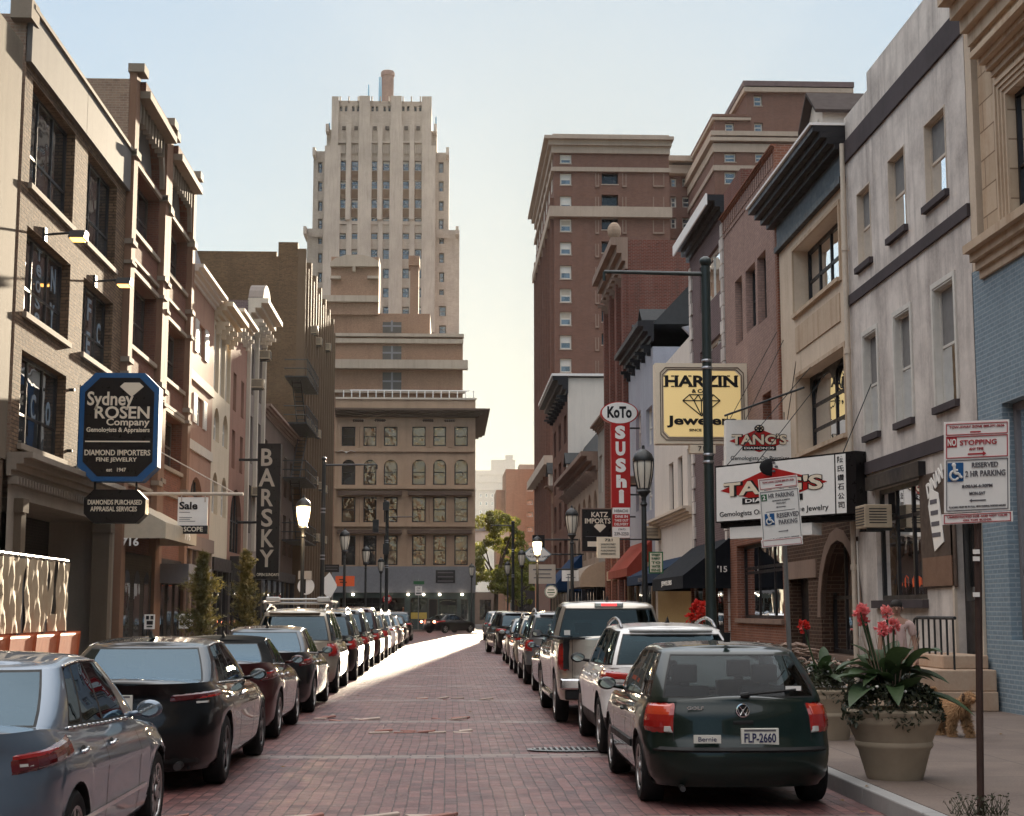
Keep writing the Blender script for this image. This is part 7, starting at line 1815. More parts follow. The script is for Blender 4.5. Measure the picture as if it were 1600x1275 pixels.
    m.build('guy_wire', M['iron'], root)
# smaller signs down the right row
Y = 72.0
s, q = psign('hanging_sign', 'black sign with white letters and diamond, left of the tall red one', 'sign', (908, 794, 957, 863), Y, M['black_sign'], .3, 0, .05, M['stone_brown'])
ink(s, 'KATZ', 924, 800, 950, 808, Y, 'cream_ink', bold=.02); ink(s, 'IMPORTS', 914, 810, 954, 818, Y, 'cream_ink', bold=.02); diamond_icon(s, (928, 819, 947, 832), Y, M['cream_ink']); bars(s, 'rules', M['grey_ink'], Y, [(915, 838, 950, 838.8)]); bars(s, 'badge', M['cream_ink'], Y, [(918, 846, 934, 854)])
m = MB(); m.tube((q[1], Y+.1, q[3]-.4), (8.8, Y+.1, q[3]-.4), .04, n=6); m.build('bracket', M['iron'], s)
s, q = psign('hanging_sign', 'pale yellow sign headed 721 under the tall red one', 'sign', (933, 839, 968, 872), 66, M['sign_cream'], .12)
ink(s, '721', 945, 841.5, 957, 845.5, 66, bold=.02)
for i, t in enumerate(('SANSOM STREET', 'JEWELRY EXCHANGE', 'PURCHASING', 'DIAMONDS GOLD ETC')): ink(s, t, 939, 849+5*i, 962, 851.6+5*i, 66)
m = MB(); m.tube((q[1], 66.05, q[3]-.1), (8.8, 66.05, q[3]-.1), .03, n=6); m.build('bracket', M['iron'], s)
s, q = psign('street_sign', 'white street name sign beside the second lamp post on the right', 'sign', (878, 891, 904, 908), 57.8, M['white_sign'], .03); bars(s, 'print', M['grey_ink'], 57.8, [(886, 897, 896, 898.5), (884, 902, 899, 903)], .004); m = MB(); m.tube((4.5, 57.83, q[2]+.2), (4.5, 57.83, .15), .035, n=6); m.build('post', M['galv'], s)
Y = 84
C = onY(861, 924.5, Y); s = thing('round_sign', 'round pale green and white sign at the edge of the right pavement', 'sign', C)
m = MB(); r = 10/2400*Y; m.lathe([(r, 0), (r, .06), (0, .06)], (C.x, C.y, C.z), 26, 'Y'); m.lathe([(r, 0), (0, 0)], (C.x, C.y, C.z), 26, 'Y'); m.build('sign_disc', M['white_sign'], s); m = MB(); m.lathe([(r*.97, -.004), (r*.88, -.004)], (C.x, C.y, C.z), 26, 'Y'); m.build('rim', M['sign_green'], s); bars(s, 'print', M['sign_green'], Y, [(856, 921, 866, 922.5), (855, 925, 867, 926.5), (857, 929, 865, 930)], .006); m = MB(); m.tube((C.x, C.y+.05, C.z-r), (C.x, C.y+.05, .15), .04, n=6); m.build('post', M['iron'], s)
Y = 100.0
s = thing('hanging_sign', 'pale six sided sign with dark lettering above the blue shopfront', 'sign', onY(840, 866, Y)); P_ = [onY(*p, Y) for p in ((817, 866), (828, 855.5), (850, 855.5), (862, 866), (850, 877), (828, 877))]
m = MB(); m.prism(P_, (0, .3, 0)); m.build('sign_box', M['sign_steel_blue'], s); m = MB(); cc = sum(P_, Vector())/6; m.prism([cc+(p-cc)*.9+Vector((0, -.01, 0)) for p in P_], (0, .02, 0)); m.build('sign_face', M['white_sign'], s); ink(s, 'CENTU', 828, 859.5, 845, 863.5, Y-.01); ink(s, 'THE JEWEL LANE', 822, 868, 858, 872, Y-.01, bold=.02); m = MB(); m.tube((P_[3].x, Y+.1, P_[3].z), (8.8, Y+.1, P_[3].z), .05, n=6); m.build('bracket', M['iron'], s)
s, q = psign('hanging_sign', 'grey white box sign below the six sided one', 'sign', (827, 882, 868, 912), 97, M['stone_pale'], .5); bars(s, 'print', M['grey_ink'], 97, [(833, 889, 862, 891), (836, 896, 860, 897.5), (834, 902, 862, 903.5)], .006); m = MB(); m.tube((q[1], 97.2, q[3]-.3), (8.8, 97.2, q[3]-.3), .06, n=6); m.build('bracket', M['iron'], s)
s, q = psign('hanging_sign', 'black box sign behind the lit lamp post on the right', 'sign', (832, 836, 851, 862), 104, M['black_sign'], .5); m = MB(); m.tube((q[1], 104.2, q[3]-.3), (8.8, 104.2, q[3]-.3), .06, n=6); m.build('bracket', M['iron'], s)
# parking signs on posts
root = thing('parking_sign', 'nearest parking sign, red NO STOPPING over a blue wheelchair square, at the right edge', 'sign', (4.2, 12.25, .15))
P = Panel(onY(1475, 659.5, 12.2), onY(1577, 655, 12.2), onY(1475.5, 802, 12.2))
R1 = M['red_ink']; K1 = M['grey_ink']; W1_ = M['white_sign']
m = MB(); m.prism([P.p(0, 0), P.p(1, 0), P.p(1, 1), P.p(0, 1)], -P.N*.006); m.build('sign_plate', W1_, root)
P.frame(root, 'red_border', R1, .03, .97, .85, .975, .005); P.frame(root, 'red_border', R1, .03, .97, .595, .835, .006); P.frame(root, 'black_border', K1, .03, .97, .02, .575, .005)
P.text(root, 'TOW-AWAY ZONE 888-591-3636', .08, .92, .925, .95, R1, n=.002); P.rect(root, 'tow_truck_icon', R1, .4, .56, .87, .885, .003)
P.rect(root, 'red_square', R1, .035, .195, .715, .825, .003); P.text(root, 'NO', .05, .18, .73, .81, W1_, n=.004, bold=.02); P.text(root, 'STOPPING', .24, .8, .735, .79, R1, n=.002, bold=.01); P.text(root, 'ANY TIME', .38, .6, .675, .705, R1, n=.002); arrow(P, root, R1, .36, .64, .635, .016, False)
wheelchair(P, root, .05, .29, .34, .545); P.text(root, 'RESERVED', .42, .82, .485, .54, K1, n=.002, bold=.01); P.text(root, '2 HR PARKING', .32, .93, .385, .45, K1, n=.002, bold=.01); P.text(root, '8:00AM-6:30PM', .27, .73, .265, .3, K1, n=.002, bold=.01); P.text(root, 'MON-SAT', .38, .62, .185, .22, K1, n=.002, bold=.01); arrow(P, root, K1, .38, .63, .125, .012, True); P.text(root, 'PLACARD MUST BE IN FULL VIEW DURING POSTED HOURS', .07, .93, .05, .07, K1, n=.002)
P2 = Panel(P.p(-.04, -.01), P.p(1.04, -.01), P.p(-.04, -.125)); m = MB(); m.prism([P2.p(0, 0), P2.p(1, 0), P2.p(1, 1), P2.p(0, 1)], -P.N*.006); m.build('lower_plate', W1_, root); P2.frame(root, 'red_border', R1, .03, .97, .08, .92, .005); P2.text(root, 'UNRESTRICTED FOR AND NOT VALID', .08, .92, .58, .76, R1, n=.002); P2.text(root, 'ON THIS BLOCK', .3, .7, .25, .42, R1, n=.002)
m = MB(); a = onY(1529, 700, 12.24); m.tube((4.2, 12.25, .1), (a.x, 12.26, P.p(.5, 1).z-.03), .03, n=8)
m.build('post', M['rust_post'], root)
m = MB()
for y in (862, 873, 929): c = onY(1525.5, y, 12.21); m.box(c.x-.025, c.x+.025, 12.2, 12.22, c.z-.018, c.z+.018)
m.build('sticker', W1_, root)
root = thing('parking_sign', 'leaning sign post beyond the green hatchback, green 2 HR PARKING over RESERVED PARKING', 'sign', (4.28, 19.3, .15))
Y = 19.0; P = Panel(onY(1185.5, 768, Y), onY(1248, 760.5, Y), onY(1191.5, 849, Y)); top = Panel(onY(1184.2, 749, Y), onY(1245.5, 741.5, Y), onY(1186, 767, Y)); low = Panel(onY(1189, 843+1, Y), onY(1253, 837+1, Y), onY(1190.5, 856, Y))
for PP, nm in ((top, 'top_plate'), (P, 'sign_plate')): m = MB(); m.prism([PP.p(0, 0), PP.p(1, 0), PP.p(1, 1), PP.p(0, 1)], -PP.N*.006); m.build(nm, W1_, root)
P = Panel(P.TL, P.TR, P.BL)
top.frame(root, 'red_border', R1, .03, .97, .08, .92, .005); top.text(root, 'TOW-AWAY ZONE 888-591-3636', .1, .9, .55, .72, R1, n=.002); top.rect(root, 'tow_truck_icon', R1, .42, .6, .25, .35, .003)
P.frame(root, 'black_border', K1, .03, .97, .02, .98, .005)
P.rect(root, 'green_square', M['sign_green'], .05, .19, .8, .93, .003); P.text(root, '2', .08, .15, .82, .91, W1_, n=.004, bold=.03); P.text(root, 'HR PARKING', .23, .86, .84, .93, K1, n=.002, bold=.01); P.text(root, '8:00AM-6:30PM', .32, .75, .775, .8, K1, n=.002); P.text(root, 'MON-SAT', .42, .65, .72, .745, K1, n=.002); arrow(P, root, K1, .4, .64, .66, .012, True); P.rect(root, 'rule', K1, .14, .86, .58, .59, .003)
wheelchair(P, root, .1, .34, .33, .55); P.text(root, 'RESERVED', .4, .95, .45, .54, K1, n=.002, bold=.01); P.text(root, 'PARKING', .44, .9, .32, .41, K1, n=.002, bold=.01); arrow(P, root, K1, .42, .66, .19, .012, False); P.text(root, 'HANG PLACARD FROM MIRROR', .08, .92, .05, .07, K1, n=.002)
m = MB(); m.prism([low.p(0, 0, .008), low.p(1, 0, .008), low.p(1, 1, .008), low.p(0, 1, .008)], -low.N*.006); m.build('lower_plate', W1_, root); low.frame(root, 'red_border', R1, .03, .97, .1, .9, .005, n=.012)
b = onY(1219, 760, 19.06); g = onZ(1240, 1100, .1); m = MB(); m.tube((4.3, 19.3, .1), (b.x+.02, 19.06, b.z), .03, n=8); m.build('post', M['galv'], root)
# signs near the crossing
def spole(name, lab, cat, x, Y, top, mat='galv'):
    r = thing(name, lab, cat, (x, Y, .15)); m = MB(); m.tube((x, Y+.05, .1), (x, Y+.05, top), .04, n=6); m.build('post', M[mat], r); return r
Y = 66.; c = onY(515.5, 916, Y); r = spole('warning_sign', 'blank white lozenge sign on a post left of the crossing', 'sign', c.x+.1, Y, c.z); m = MB(); m.prism([onY(*p, Y) for p in ((515, 937), (505, 926), (505.5, 904), (515, 894), (526, 913), (526, 918))], (0, .02, 0)); m.build('sign_plate', M['white_sign'], r)
Y = 74.; c = onY(539, 908, Y); r = spole('detour_sign', 'orange square sign partly behind the blank white lozenge', 'sign', c.x, Y, c.z); a, b, cc, d = q2(524, 900, 554, 916, Y); m = MB(); m.box(a, b, Y, Y+.03, cc, d); m.build('sign_plate', M['sign_orange'], r); bars(r, 'print', M['black_ink'], Y, [(530, 905, 538, 906.5), (531, 909, 542, 910.5)], .006)
Y = 125.; c = onY(605, 936, Y); r = spole('stop_sign', 'red octagonal STOP sign in front of the corner block', 'stop sign', c.x, Y, c.z); rr_ = 7.2/2400*Y; m = MB(); m.prism([(c.x+rr_*math.cos(math.pi/8+i*math.pi/4), Y, c.z+rr_*math.sin(math.pi/8+i*math.pi/4)) for i in range(8)], (0, .03, 0)); m.build('sign_plate', M['sign_red'], r); ink(r, 'STOP', 600, 933, 610, 939, Y, 'white_sign', bold=.02)
Y = 126.; c = onY(654, 915, Y); r = spole('one_way_sign', 'one way sign with a green street name plate above it', 'sign', c.x, Y, c.z+.6); a, b, cc, d = q2(648.5, 916, 659.5, 930, Y); m = MB(); m.box(a, b, Y, Y+.03, cc, d); m.build('sign_plate', M['white_sign'], r); ink(r, 'ONE', 651, 917.5, 657, 920.5, Y); ink(r, 'WAY', 651, 921.5, 657, 924.5, Y); bars(r, 'arrow', M['black_ink'], Y, [(650, 926, 658, 928)], .006); a, b, cc, d = q2(646, 908, 663, 913, Y); m = MB(); m.box(a, b, Y, Y+.03, cc, d); m.build('street_name_plate', M['sign_green'], r)
Y = 58.; c = onY(478, 916, Y); r = spole('round_sign', 'round white sign with a rectangular plate above it, left pavement', 'sign', c.x, Y, c.z); m = MB(); q_r = 13/2400*Y; m.lathe([(q_r, 0), (0, 0)], (c.x, Y, c.z), 24, 'Y'); m.lathe([(q_r, .0), (q_r, .03)], (c.x, Y, c.z), 24, 'Y'); m.build('sign_disc', M['white_sign'], r); bars(r, 'bar', M['black_ink'], Y, [(473, 905, 478, 927)], .006); a, b, cc, d = q2(466, 892, 487, 905, Y-.02); m = MB(); m.box(a, b, Y-.03, Y-.01, cc, d); m.build('upper_plate', M['stone_pale'], r)
Y = 64; c = onY(518, 887, Y); s, q = psign('street_sign', 'small dark plate with two lines of print on the tall pole at the left', 'sign', (507, 882, 530, 894), 60.9, M['black_sign'], .03); bars(s, 'print', M['grey_ink'], 60.9, [(509, 885, 528, 886), (509, 889, 527, 890)], .004)
# little for rent boards on the left row
for (px, Y, t, lab) in (((279, 959, 301, 982), 47.5, 'FOR RENT', 'white FOR RENT board behind the nearer conifer'), ((225, 960, 242, 983), 40.5, '', 'small white notice with black squares by the arched brick shopfront')):
    s, q = psign('notice_board', lab, 'sign', px, Y, M['white_sign'], .04)
    if t: ink(s, 'FOR', 282, 962, 296, 968, Y, bold=.02); ink(s, 'RENT', 281, 971, 298, 977, Y, bold=.02)
    else: bars(s, 'print', M['black_ink'], Y, [(228, 962, 233, 968), (235, 962, 240, 968), (229, 970, 239, 976), (229, 978, 238, 980)], .006)
    m = MB(); m.tube(((q[0]+q[1])/2, Y+.06, .15), ((q[0]+q[1])/2, Y+.06, q[3]), .02, n=6); m.build('stake', M['iron'], s)
# ---------------------------------------------------------------- lamp posts, poles
def lamp_proto(lit, name='street_lamp'):
    r = local(name, 'x', 'street lamp'); h = 4.3
    m = MB(); m.lathe([(.2, 0), (.2, .12), (.16, .2), (.15, .45), (.11, .55), (.085, .75), (.07, 1.2), (.06, h-.3), (.055, h-.28), (.09, h-.22), (.055, h-.15), (.06, h-.05), (.1, h)], (0, 0, .15), 16); m.build('post', M['iron'], r, smooth='auto')
    m = MB(); m.lathe([(.1, h), (.17, h+.08), (.13, h+.14), (.0, h+.15)], (0, 0, .15), 16); m.build('collar', M['iron'], r, smooth='auto')
    m = MB(); m.lathe([(.13, h+.16), (.2, h+.45), (.23, h+.72), (.22, h+.8), (0, h+.82)], (0, 0, .15), 20)
    m.build('globe', emis('lamp_lit', (1, .72, .38), 3.2) if lit else M['lantern_glass'], r, smooth='auto')
    m = MB(); m.lathe([(.25, h+.8), (.26, h+.84), (.2, h+.98), (.1, h+1.06), (.04, h+1.1), (.03, h+1.18), (0, h+1.2)], (0, 0, .15), 20)
    for i in range(8):
        t = math.pi/4*i; c, s = math.cos(t), math.sin(t); pts = [(R*c, R*s, z+.15) for R, z in ((.14, h+.14), (.215, h+.45), (.245, h+.72), (.24, h+.82))]; m.path(pts, .012, 5)
    m.build('lantern_cap', M['iron'], r, smooth='auto'); return r
m_, nt_, b_ = new_mat('lantern_glass'); b_.inputs['Base Color'].default_value = (.65, .6, .5, 1); b_.inputs['Roughness'].default_value = .25; MATS['lantern_glass'] = m_
protoU = lamp_proto(False); protoL = lamp_proto(True)
LAMPS = [(4.62, 36.2, 0, 'black post lamp right of the tall red sign, its glass clear and unlit'), (4.62, 57.5, 0, 'black post lamp beside the black sign with white letters'), (4.62, 80, 1, 'glowing post lamp in front of the six sided sign'),
         (4.7, 98.6, 0, 'post lamp just left of the glowing one on the right'), (4.7, 122, 0, 'post lamp against the tree at the far right pavement'), (-4.95, 52.7, 1, 'brightly lit post lamp in front of the tall brown building'),
         (-4.95, 74, 0, 'post lamp before the left windows of the corner block'), (-4.95, 93, 0, 'post lamp before the second window column of the corner block'), (-4.95, 114, 0, 'post lamp at the far end of the left pavement'), (1.95, 128.6, 0, 'post lamp at the right corner of the corner block')]
used = set()
for (x, y, lit, lab) in LAMPS:
    p = protoL if lit else protoU
    o = p if lit not in used else copy_tree(p); used.add(lit); o.location = (x, y, 0); o['label'] = lab; o['group'] = 'black lantern posts along the pavements'
    if lit and y < 60 or (lit and y == 80):
        L = bpy.data.lights.new('lamp_bulb', 'POINT'); L.energy = 60; L.color = (1, .7, .4); L.shadow_soft_size = .2; lo = bpy.data.objects.new('lamp_bulb', L); COL.objects.link(lo); lo.location = (x, y-.45, 4.75)
def tall_pole(x, Y, top, lab, arm, mat='iron_green', r=.09, base=True, armz=None):
    t = thing('tall_pole', lab, 'pole', (x, Y, .15)); m = MB()
    if base: m.lathe([(.34, .15), (.34, .3), (.27, .42), (.25, .95), (.17, 1.1), (r*1.35, 1.35), (r*1.1, 2), (r, top-.15), (r*.9, top-.14)], (x, Y, 0), 18)
    else: m.tube((x, Y, .1), (x, Y, top-.14), r*1.1, r*.9, 10)
    m.build('shaft', M[mat], t, smooth='auto'); m = MB(); m.ell((x, Y, top-.05), r*1.35, r*1.35, r*1.2, 12, 8); m.build('ball_cap', M[mat], t, smooth=True)
    az = armz or top-.3; m = MB(); m.tube((x, Y, az), (x+arm, Y, az+.03), .045, .035, 8); m.tube((x+arm, Y, az+.03), (x+arm, Y, az-.15), .03, n=6); m.build('arm', M[mat], t, smooth='auto')
    m = MB(); 
    for dz in (.0, .14): m.lathe([(r*1.15, az-1.9+dz), (r*1.25, az-1.87+dz), (r*1.15, az-1.84+dz)], (x, Y, 0), 12); m.lathe([(r*1.2, az-3.6-dz), (r*1.3, az-3.57-dz), (r*1.2, az-3.54-dz)], (x, Y, 0), 12)
    m.build('strap', M['steel'], t); return t
t = tall_pole(5.02, 29.4, onY(1103, 405, 29.4).z, 'tall dark green pole with a long arm in front of the yellow square sign', -2.0)
sgn, q = psign('street_sign', 'small green and yellow notice on the lamp post right of the tall red sign', 'sign', (1014, 862, 1036, 896), 36.0, M['sign_cream'], .02, 0, .03, M['sign_green'])
for i, s_ in enumerate(('STREET', 'SUBJECT', 'TO', 'WATER', 'FINE')): ink(sgn, s_, 1018, 865+6*i, 1032, 868.8+6*i, 36.0, 'sign_green', bold=.02)
tall_pole(-4.95, 61, onY(508, 715, 61).z, 'tall dark pole with an arm to the right at the left row', 2.1, 'iron', .08)
t = tall_pole(onY(604, 900, 114).x, 114, onY(603, 784, 114).z, 'dark traffic signal pole before the middle of the corner block', 2.0, 'iron', .12, armz=onY(603, 808, 114).z)
m = MB()
for dx, y0, y1 in ((.0, 785, 797), (-.75, 812, 832), (-.0, 850, 866)):
    a = onY(603, y1, 113.6); b = onY(603, y0, 113.6); m.box(a.x+dx-.22, a.x+dx+.22, 113.4, 113.85, a.z, b.z)
m.build('signal_head', M['iron'], t)
tall_pole(4.7, 112, onY(798, 815, 112).z, 'tall dark pole with a left pointing arm before the tree', -1.6, 'iron', .1)
# ---------------------------------------------------------------- leaves and trees
def leafmat(name, c, c2, trans=.35):
    m, nt, b = new_mat(name); g = nt.nodes.new('ShaderNodeNewGeometry'); n1 = noise(nt, g.outputs['Position'], 2.2, 3); n2 = noise(nt, g.outputs['Position'], 30, 2)
    col = mixc(nt, ramp(nt, n1, .35, .65), c, c2); col = mixc(nt, ramp(nt, n2, .4, .7, 0, .4), col, tint(c2, 1.5)); nt.links.new(col, b.inputs['Base Color']); b.inputs['Roughness'].default_value = .55
    tr = nt.nodes.new('ShaderNodeBsdfTranslucent'); nt.links.new(col, tr.inputs[0]); mx = nt.nodes.new('ShaderNodeMixShader'); mx.inputs[0].default_value = trans
    nt.links.new(b.outputs[0], mx.inputs[1]); nt.links.new(tr.outputs[0], mx.inputs[2]); nt.links.new(mx.outputs[0], nt.nodes['Material Output'].inputs[0]); MATS[name] = m; return m
leafmat('leaf_tree', (.1, .12, .02), (.2, .19, .03), .5); leafmat('leaf_conifer', (.04, .05, .015), (.17, .13, .03), .25); leafmat('leaf_canna', (.025, .055, .018), (.05, .08, .03), .2); leafmat('leaf_dark', (.02, .03, .014), (.05, .05, .025), .2)
leafmat('petal_pink', (.85, .14, .17), (.9, .3, .28), .35); leafmat('petal_red', (.55, .015, .02), (.7, .05, .03), .3); leafmat('plume', (.38, .25, .2), (.5, .36, .28), .4)
plain('bark', (.07, .05, .035), .9, bs=.5); plain('terracotta_beige', (.4, .32, .23), .7, var=.25); plain('petal_white', (.7, .68, .62), .6)
def leafquad(m, c, d, s, rr):
    d = d.normalized(); a = d.orthogonal().normalized(); a.rotate(Matrix.Rotation(rr.uniform(0, 6.28), 3, d)); b = d.cross(a); w = s*.5
    m.add([c-a*s, c-b*w*.8, c+a*s, c+b*w*.8], [(0, 1, 2, 3)])
def rdir(rr): 
    z = rr.uniform(-1, 1); t = rr.uniform(0, 6.283); r = math.sqrt(1-z*z); return Vector((r*math.cos(t), r*math.sin(t), z))
def big_tree(x, y, h, rad, lab, seed, n=5200, z0=3.0, group='trees at the far end'):
    rr = random.Random(seed); r = thing('broadleaf_tree', lab, 'tree', (x, y, 0), group); tr = MB(); tr.tube((x, y, 0), (x+.2, y, h*.4), .3, .2, 9); tips = []
    for i in range(9):
        t = rr.uniform(0, 6.28); e = Vector((x+rad*.6*math.cos(t), y+rad*.6*math.sin(t), h*rr.uniform(.45, .85))); tr.tube((x+.1, y, h*rr.uniform(.25, .42)), e, .12, .04, 6); tips.append(e)
    tr.build('trunk', M['bark'], r); lf = MB(); cl = []
    for i in range(60):
        d = rdir(rr); k = rr.uniform(.3, 1)**.6; cl.append((Vector((x+d.x*rad*k*.95, y+d.y*rad*k*.95, (h+z0)/2+d.z*(h-z0)/2*k*.95)), rr.uniform(.35, .95)*rad/3.2))
    for c, s in cl:
        for j in range(n//60):
            d = rdir(rr); p = c+Vector((d.x, d.y, d.z*.7))*s*rr.uniform(.5, 1)**.5; leafquad(lf, p, (d+rdir(rr)*.9), rr.uniform(.12, .24), rr)
    lf.build('crown', M['leaf_tree'], r)
big_tree(5.1, 168, 13.4, 3.9, 'yellow green backlit tree down the gap, nearest the corner block', 11, n=15000, z0=1.8); big_tree(8.0, 182, 9.5, 3.0, 'lower leafy tree partly behind the far right lamp posts', 12, n=5000, z0=1.8)
def conifer(x, y, h, w, lab, seed):
    rr = random.Random(seed); r = thing('conifer', lab, 'tree', (x, y, .15), 'potted conifers on the left pavement'); m = MB(); m.tube((x, y, .5), (x, y, h), .05, .01, 7); m.build('trunk', M['bark'], r)
    m = MB(); m.lathe([(.28, .15), (.36, .6), (.38, .62), (.33, .62), (0, .6)], (x, y, 0), 16); m.build('pot', M['terracotta_beige'], r, smooth='auto')
    m = MB()
    for i in range(300):
        f = rr.random()**.8; z = .6+(h-.6)*f; R = w*(1-f)**.75*rr.uniform(.35, 1.3)*(.8+.35*math.sin(z*5+seed))+.05; t = rr.uniform(0, 6.28); d = Vector((math.cos(t), math.sin(t), rr.uniform(.3, 1.0))).normalized(); b = Vector((x, y, z))
        for k in range(15):
            g = (k+1)/15; p = b+d*R*g+rdir(rr)*.05; leafquad(m, p, rdir(rr), rr.uniform(.035, .08), rr)
            q = d+rdir(rr)*.5; a = q.orthogonal().normalized()*.012; m.add([p-a, p+a, p+q.normalized()*rr.uniform(.07, .15)], [(0, 1, 2)])
    m.build('crown', M['leaf_conifer'], r)
conifer(-7.0, 44.4, onY(322, 866, 44.4).z, .95, 'gold green conifer in front of the salmon house', 3); conifer(-6.9, 53, onY(385, 862, 53).z, 1.0, 'darker conifer left of the foot of the tall vertical black sign', 4)
# ---------------------------------------------------------------- planters
def pot(cx, cy, z, h, rt, rb, mat, root, name='pot'):
    m = MB(); p = [(rb*.96, 0), (rb, .02)]
    for f in (.42, .46, .50, .54): p.append((rb+(rt-rb)*f*.97+(.016 if f in (.46, .50) else 0), h*f))
    p += [(rt*.965, h*.78), (rt*.99, h*.8), (rt, h*.83), (rt*1.0, h*.9), (rt*1.03, h*.92), (rt*1.04, h*.97), (rt*1.0, h), (rt*.92, h), (rt*.9, h*.93), (0, h*.92)]
    m.lathe(p, (cx, cy, z), 40); return m.build(name, mat, root, smooth='auto')
def big_leaf(m, base, t, L, W, lean, rr, curl=.6):
    """broad leaf: curved strip with a folded midrib"""
    d = Vector((math.cos(t), math.sin(t), 0)); side = Vector((-math.sin(t), math.cos(t), 0)); n = 8; pts = []
    for i in range(n+1):
        f = i/n; out = lean*L*f; up = L*math.sqrt(max(.05, 1-lean**2))*f-curl*L*f**2.2*.6; w = W*math.sin(math.pi*min(1, .06+f*.94))**.8; c = base+d*out+Vector((0, 0, up)); pts.append((c-side*w+Vector((0, 0, w*.35)), c, c+side*w+Vector((0, 0, w*.35))))
    k = len(m.v); m.v += [tuple(p) for tri in pts for p in tri]
    for i in range(n): a = k+i*3; m.f += [(a, a+1, a+4, a+3), (a+1, a+2, a+5, a+4)]
def canna(root, cx, cy, z, sc, rr, flowers, pet, nl=26):
    m = MB()
    for i in range(nl): t = rr.uniform(0, 6.28); lean = rr.uniform(.5, .98); big_leaf(m, Vector((cx+rr.uniform(-.12, .12), cy+rr.uniform(-.12, .12), z+rr.uniform(0, .25)*sc)), t, rr.uniform(.46, .74)*sc, rr.uniform(.07, .125)*sc, lean, rr, rr.uniform(.3, .9))
    m.build('leaves', M['leaf_canna'], root, smooth=True); st = MB()
    for (fx, fy, fz, s) in flowers: st.path([(cx+fx*.2, cy+fy*.2, z), (cx+fx*.7, cy+fy*.7, z+(fz-z)*.6), (cx+fx, cy+fy, fz)], .011, 6)
    st.build('stems', M['leaf_canna'], root)
    for (fx, fy, fz, s) in flowers:
        m = MB(); c = Vector((cx+fx, cy+fy, fz))
        for i in range(46):
            d = rdir(rr); p = c+Vector((d.x*.6, d.y*.6, d.z*.8))*s*rr.uniform(.1, .75); q = (d+Vector((0, 0, .5))).normalized(); a = q.orthogonal().normalized(); a.rotate(Matrix.Rotation(rr.uniform(0, 6.28), 3, q)); b = q.cross(a); L = s*rr.uniform(.45, .75); w = s*.24
            m.add([p, p+q*L*.5+a*w+b*.02, p+q*L+b*w*.3, p+q*L*.5-a*w+b*.02, p+q*L*.55-b*w*.35], [(0, 1, 4), (1, 2, 4), (2, 3, 4), (3, 0, 4)])
        m.build('flower', pet, root, smooth=True)
def trailing(root, cx, cy, z, R, rr, n=1600, white=14, mat='leaf_dark'):
    m = MB()
    for i in range(n):
        t = rr.uniform(0, 6.28); k = rr.random()**.5; r = R*1.1*k; zz = z+.16*(1-k*k)+rr.uniform(-.02, .1)+.05*math.sin(t*5)
        if k > .88: zz -= rr.uniform(0, .16)
        leafquad(m, Vector((cx+r*math.cos(t), cy+r*math.sin(t), zz)), rdir(rr)+Vector((0, 0, .4)), rr.uniform(.018, .045), rr)
    m.build('trailing_foliage', M[mat], root); m = MB()
    for i in range(white): t = rr.uniform(3.2, 6.2); r = R*rr.uniform(.5, 1.1); m.ell((cx+r*math.cos(t), cy+r*math.sin(t), z+rr.uniform(-.06, .22)), .017, .017, .014, 6, 4)
    m.build('small_flowers', M['petal_white'], root)
rr = random.Random(21)
PX, PY = 4.29, 14.9
pl = thing('planter', 'large beige ribbed planter with broad leaves and pink red flowers on the right pavement', 'planter', (PX, PY, .15))
pot(PX, PY, .15, .66, .445, .27, M['terracotta_beige'], pl)
fl = []
for (px_, py_, s) in ((1341, 957, .088), (1351, 955, .08), (1350, 970, .07), (1385, 957, .075), (1376, 984, .09), (1399, 978, .08)): p = onY(px_, py_, PY); fl.append((p.x-PX, rr.uniform(-.1, .1), p.z, s))
canna(pl, PX, PY, .85, 1.05, rr, fl, M['petal_pink'], 30); trailing(pl, PX, PY, .82, .44, rr, 2600, 20)
m = MB()
for i in range(30): t = rr.uniform(0, 6.28); a = Vector((PX+.1*math.cos(t), PY+.1*math.sin(t), .9)); b = a+Vector((.18*math.cos(t), .18*math.sin(t), rr.uniform(.5, .72))); m.tube(a, b, .006, .002, 4)
m.build('grass_spikes', M['plume'], pl)
pl = thing('planter', 'beige planter with dark foliage and one red flower behind the green hatchback', 'planter', (4.78, 19.4, .15)); pot(4.78, 19.4, .15, .62, .36, .24, M['terracotta_beige'], pl); p = onY(1255, 978, 19.4)
canna(pl, 4.75, 19.4, .8, .75, rr, [(p.x-4.75, 0, p.z, .1)], M['petal_red'], 16); trailing(pl, 4.78, 19.4, .78, .36, rr, 1500, 4)
c = onY(1091, 958, 31.5); pl = thing('planter', 'planter with a bunch of orange red flowers left of the tall green pole base', 'planter', (c.x, 31.5, .15)); pot(c.x, 31.5, .15, .6, .38, .24, M['terracotta_beige'], pl)
canna(pl, c.x, 31.5, .75, 1.1, rr, [(dx, rr.uniform(-.1, .1), c.z+dz, .13) for dx, dz in ((-.18, -.08), (-.08, .06), (.05, .0), (.14, .14), (.2, -.02), (.02, -.16), (-.02, .17))], M['petal_red'], 18)
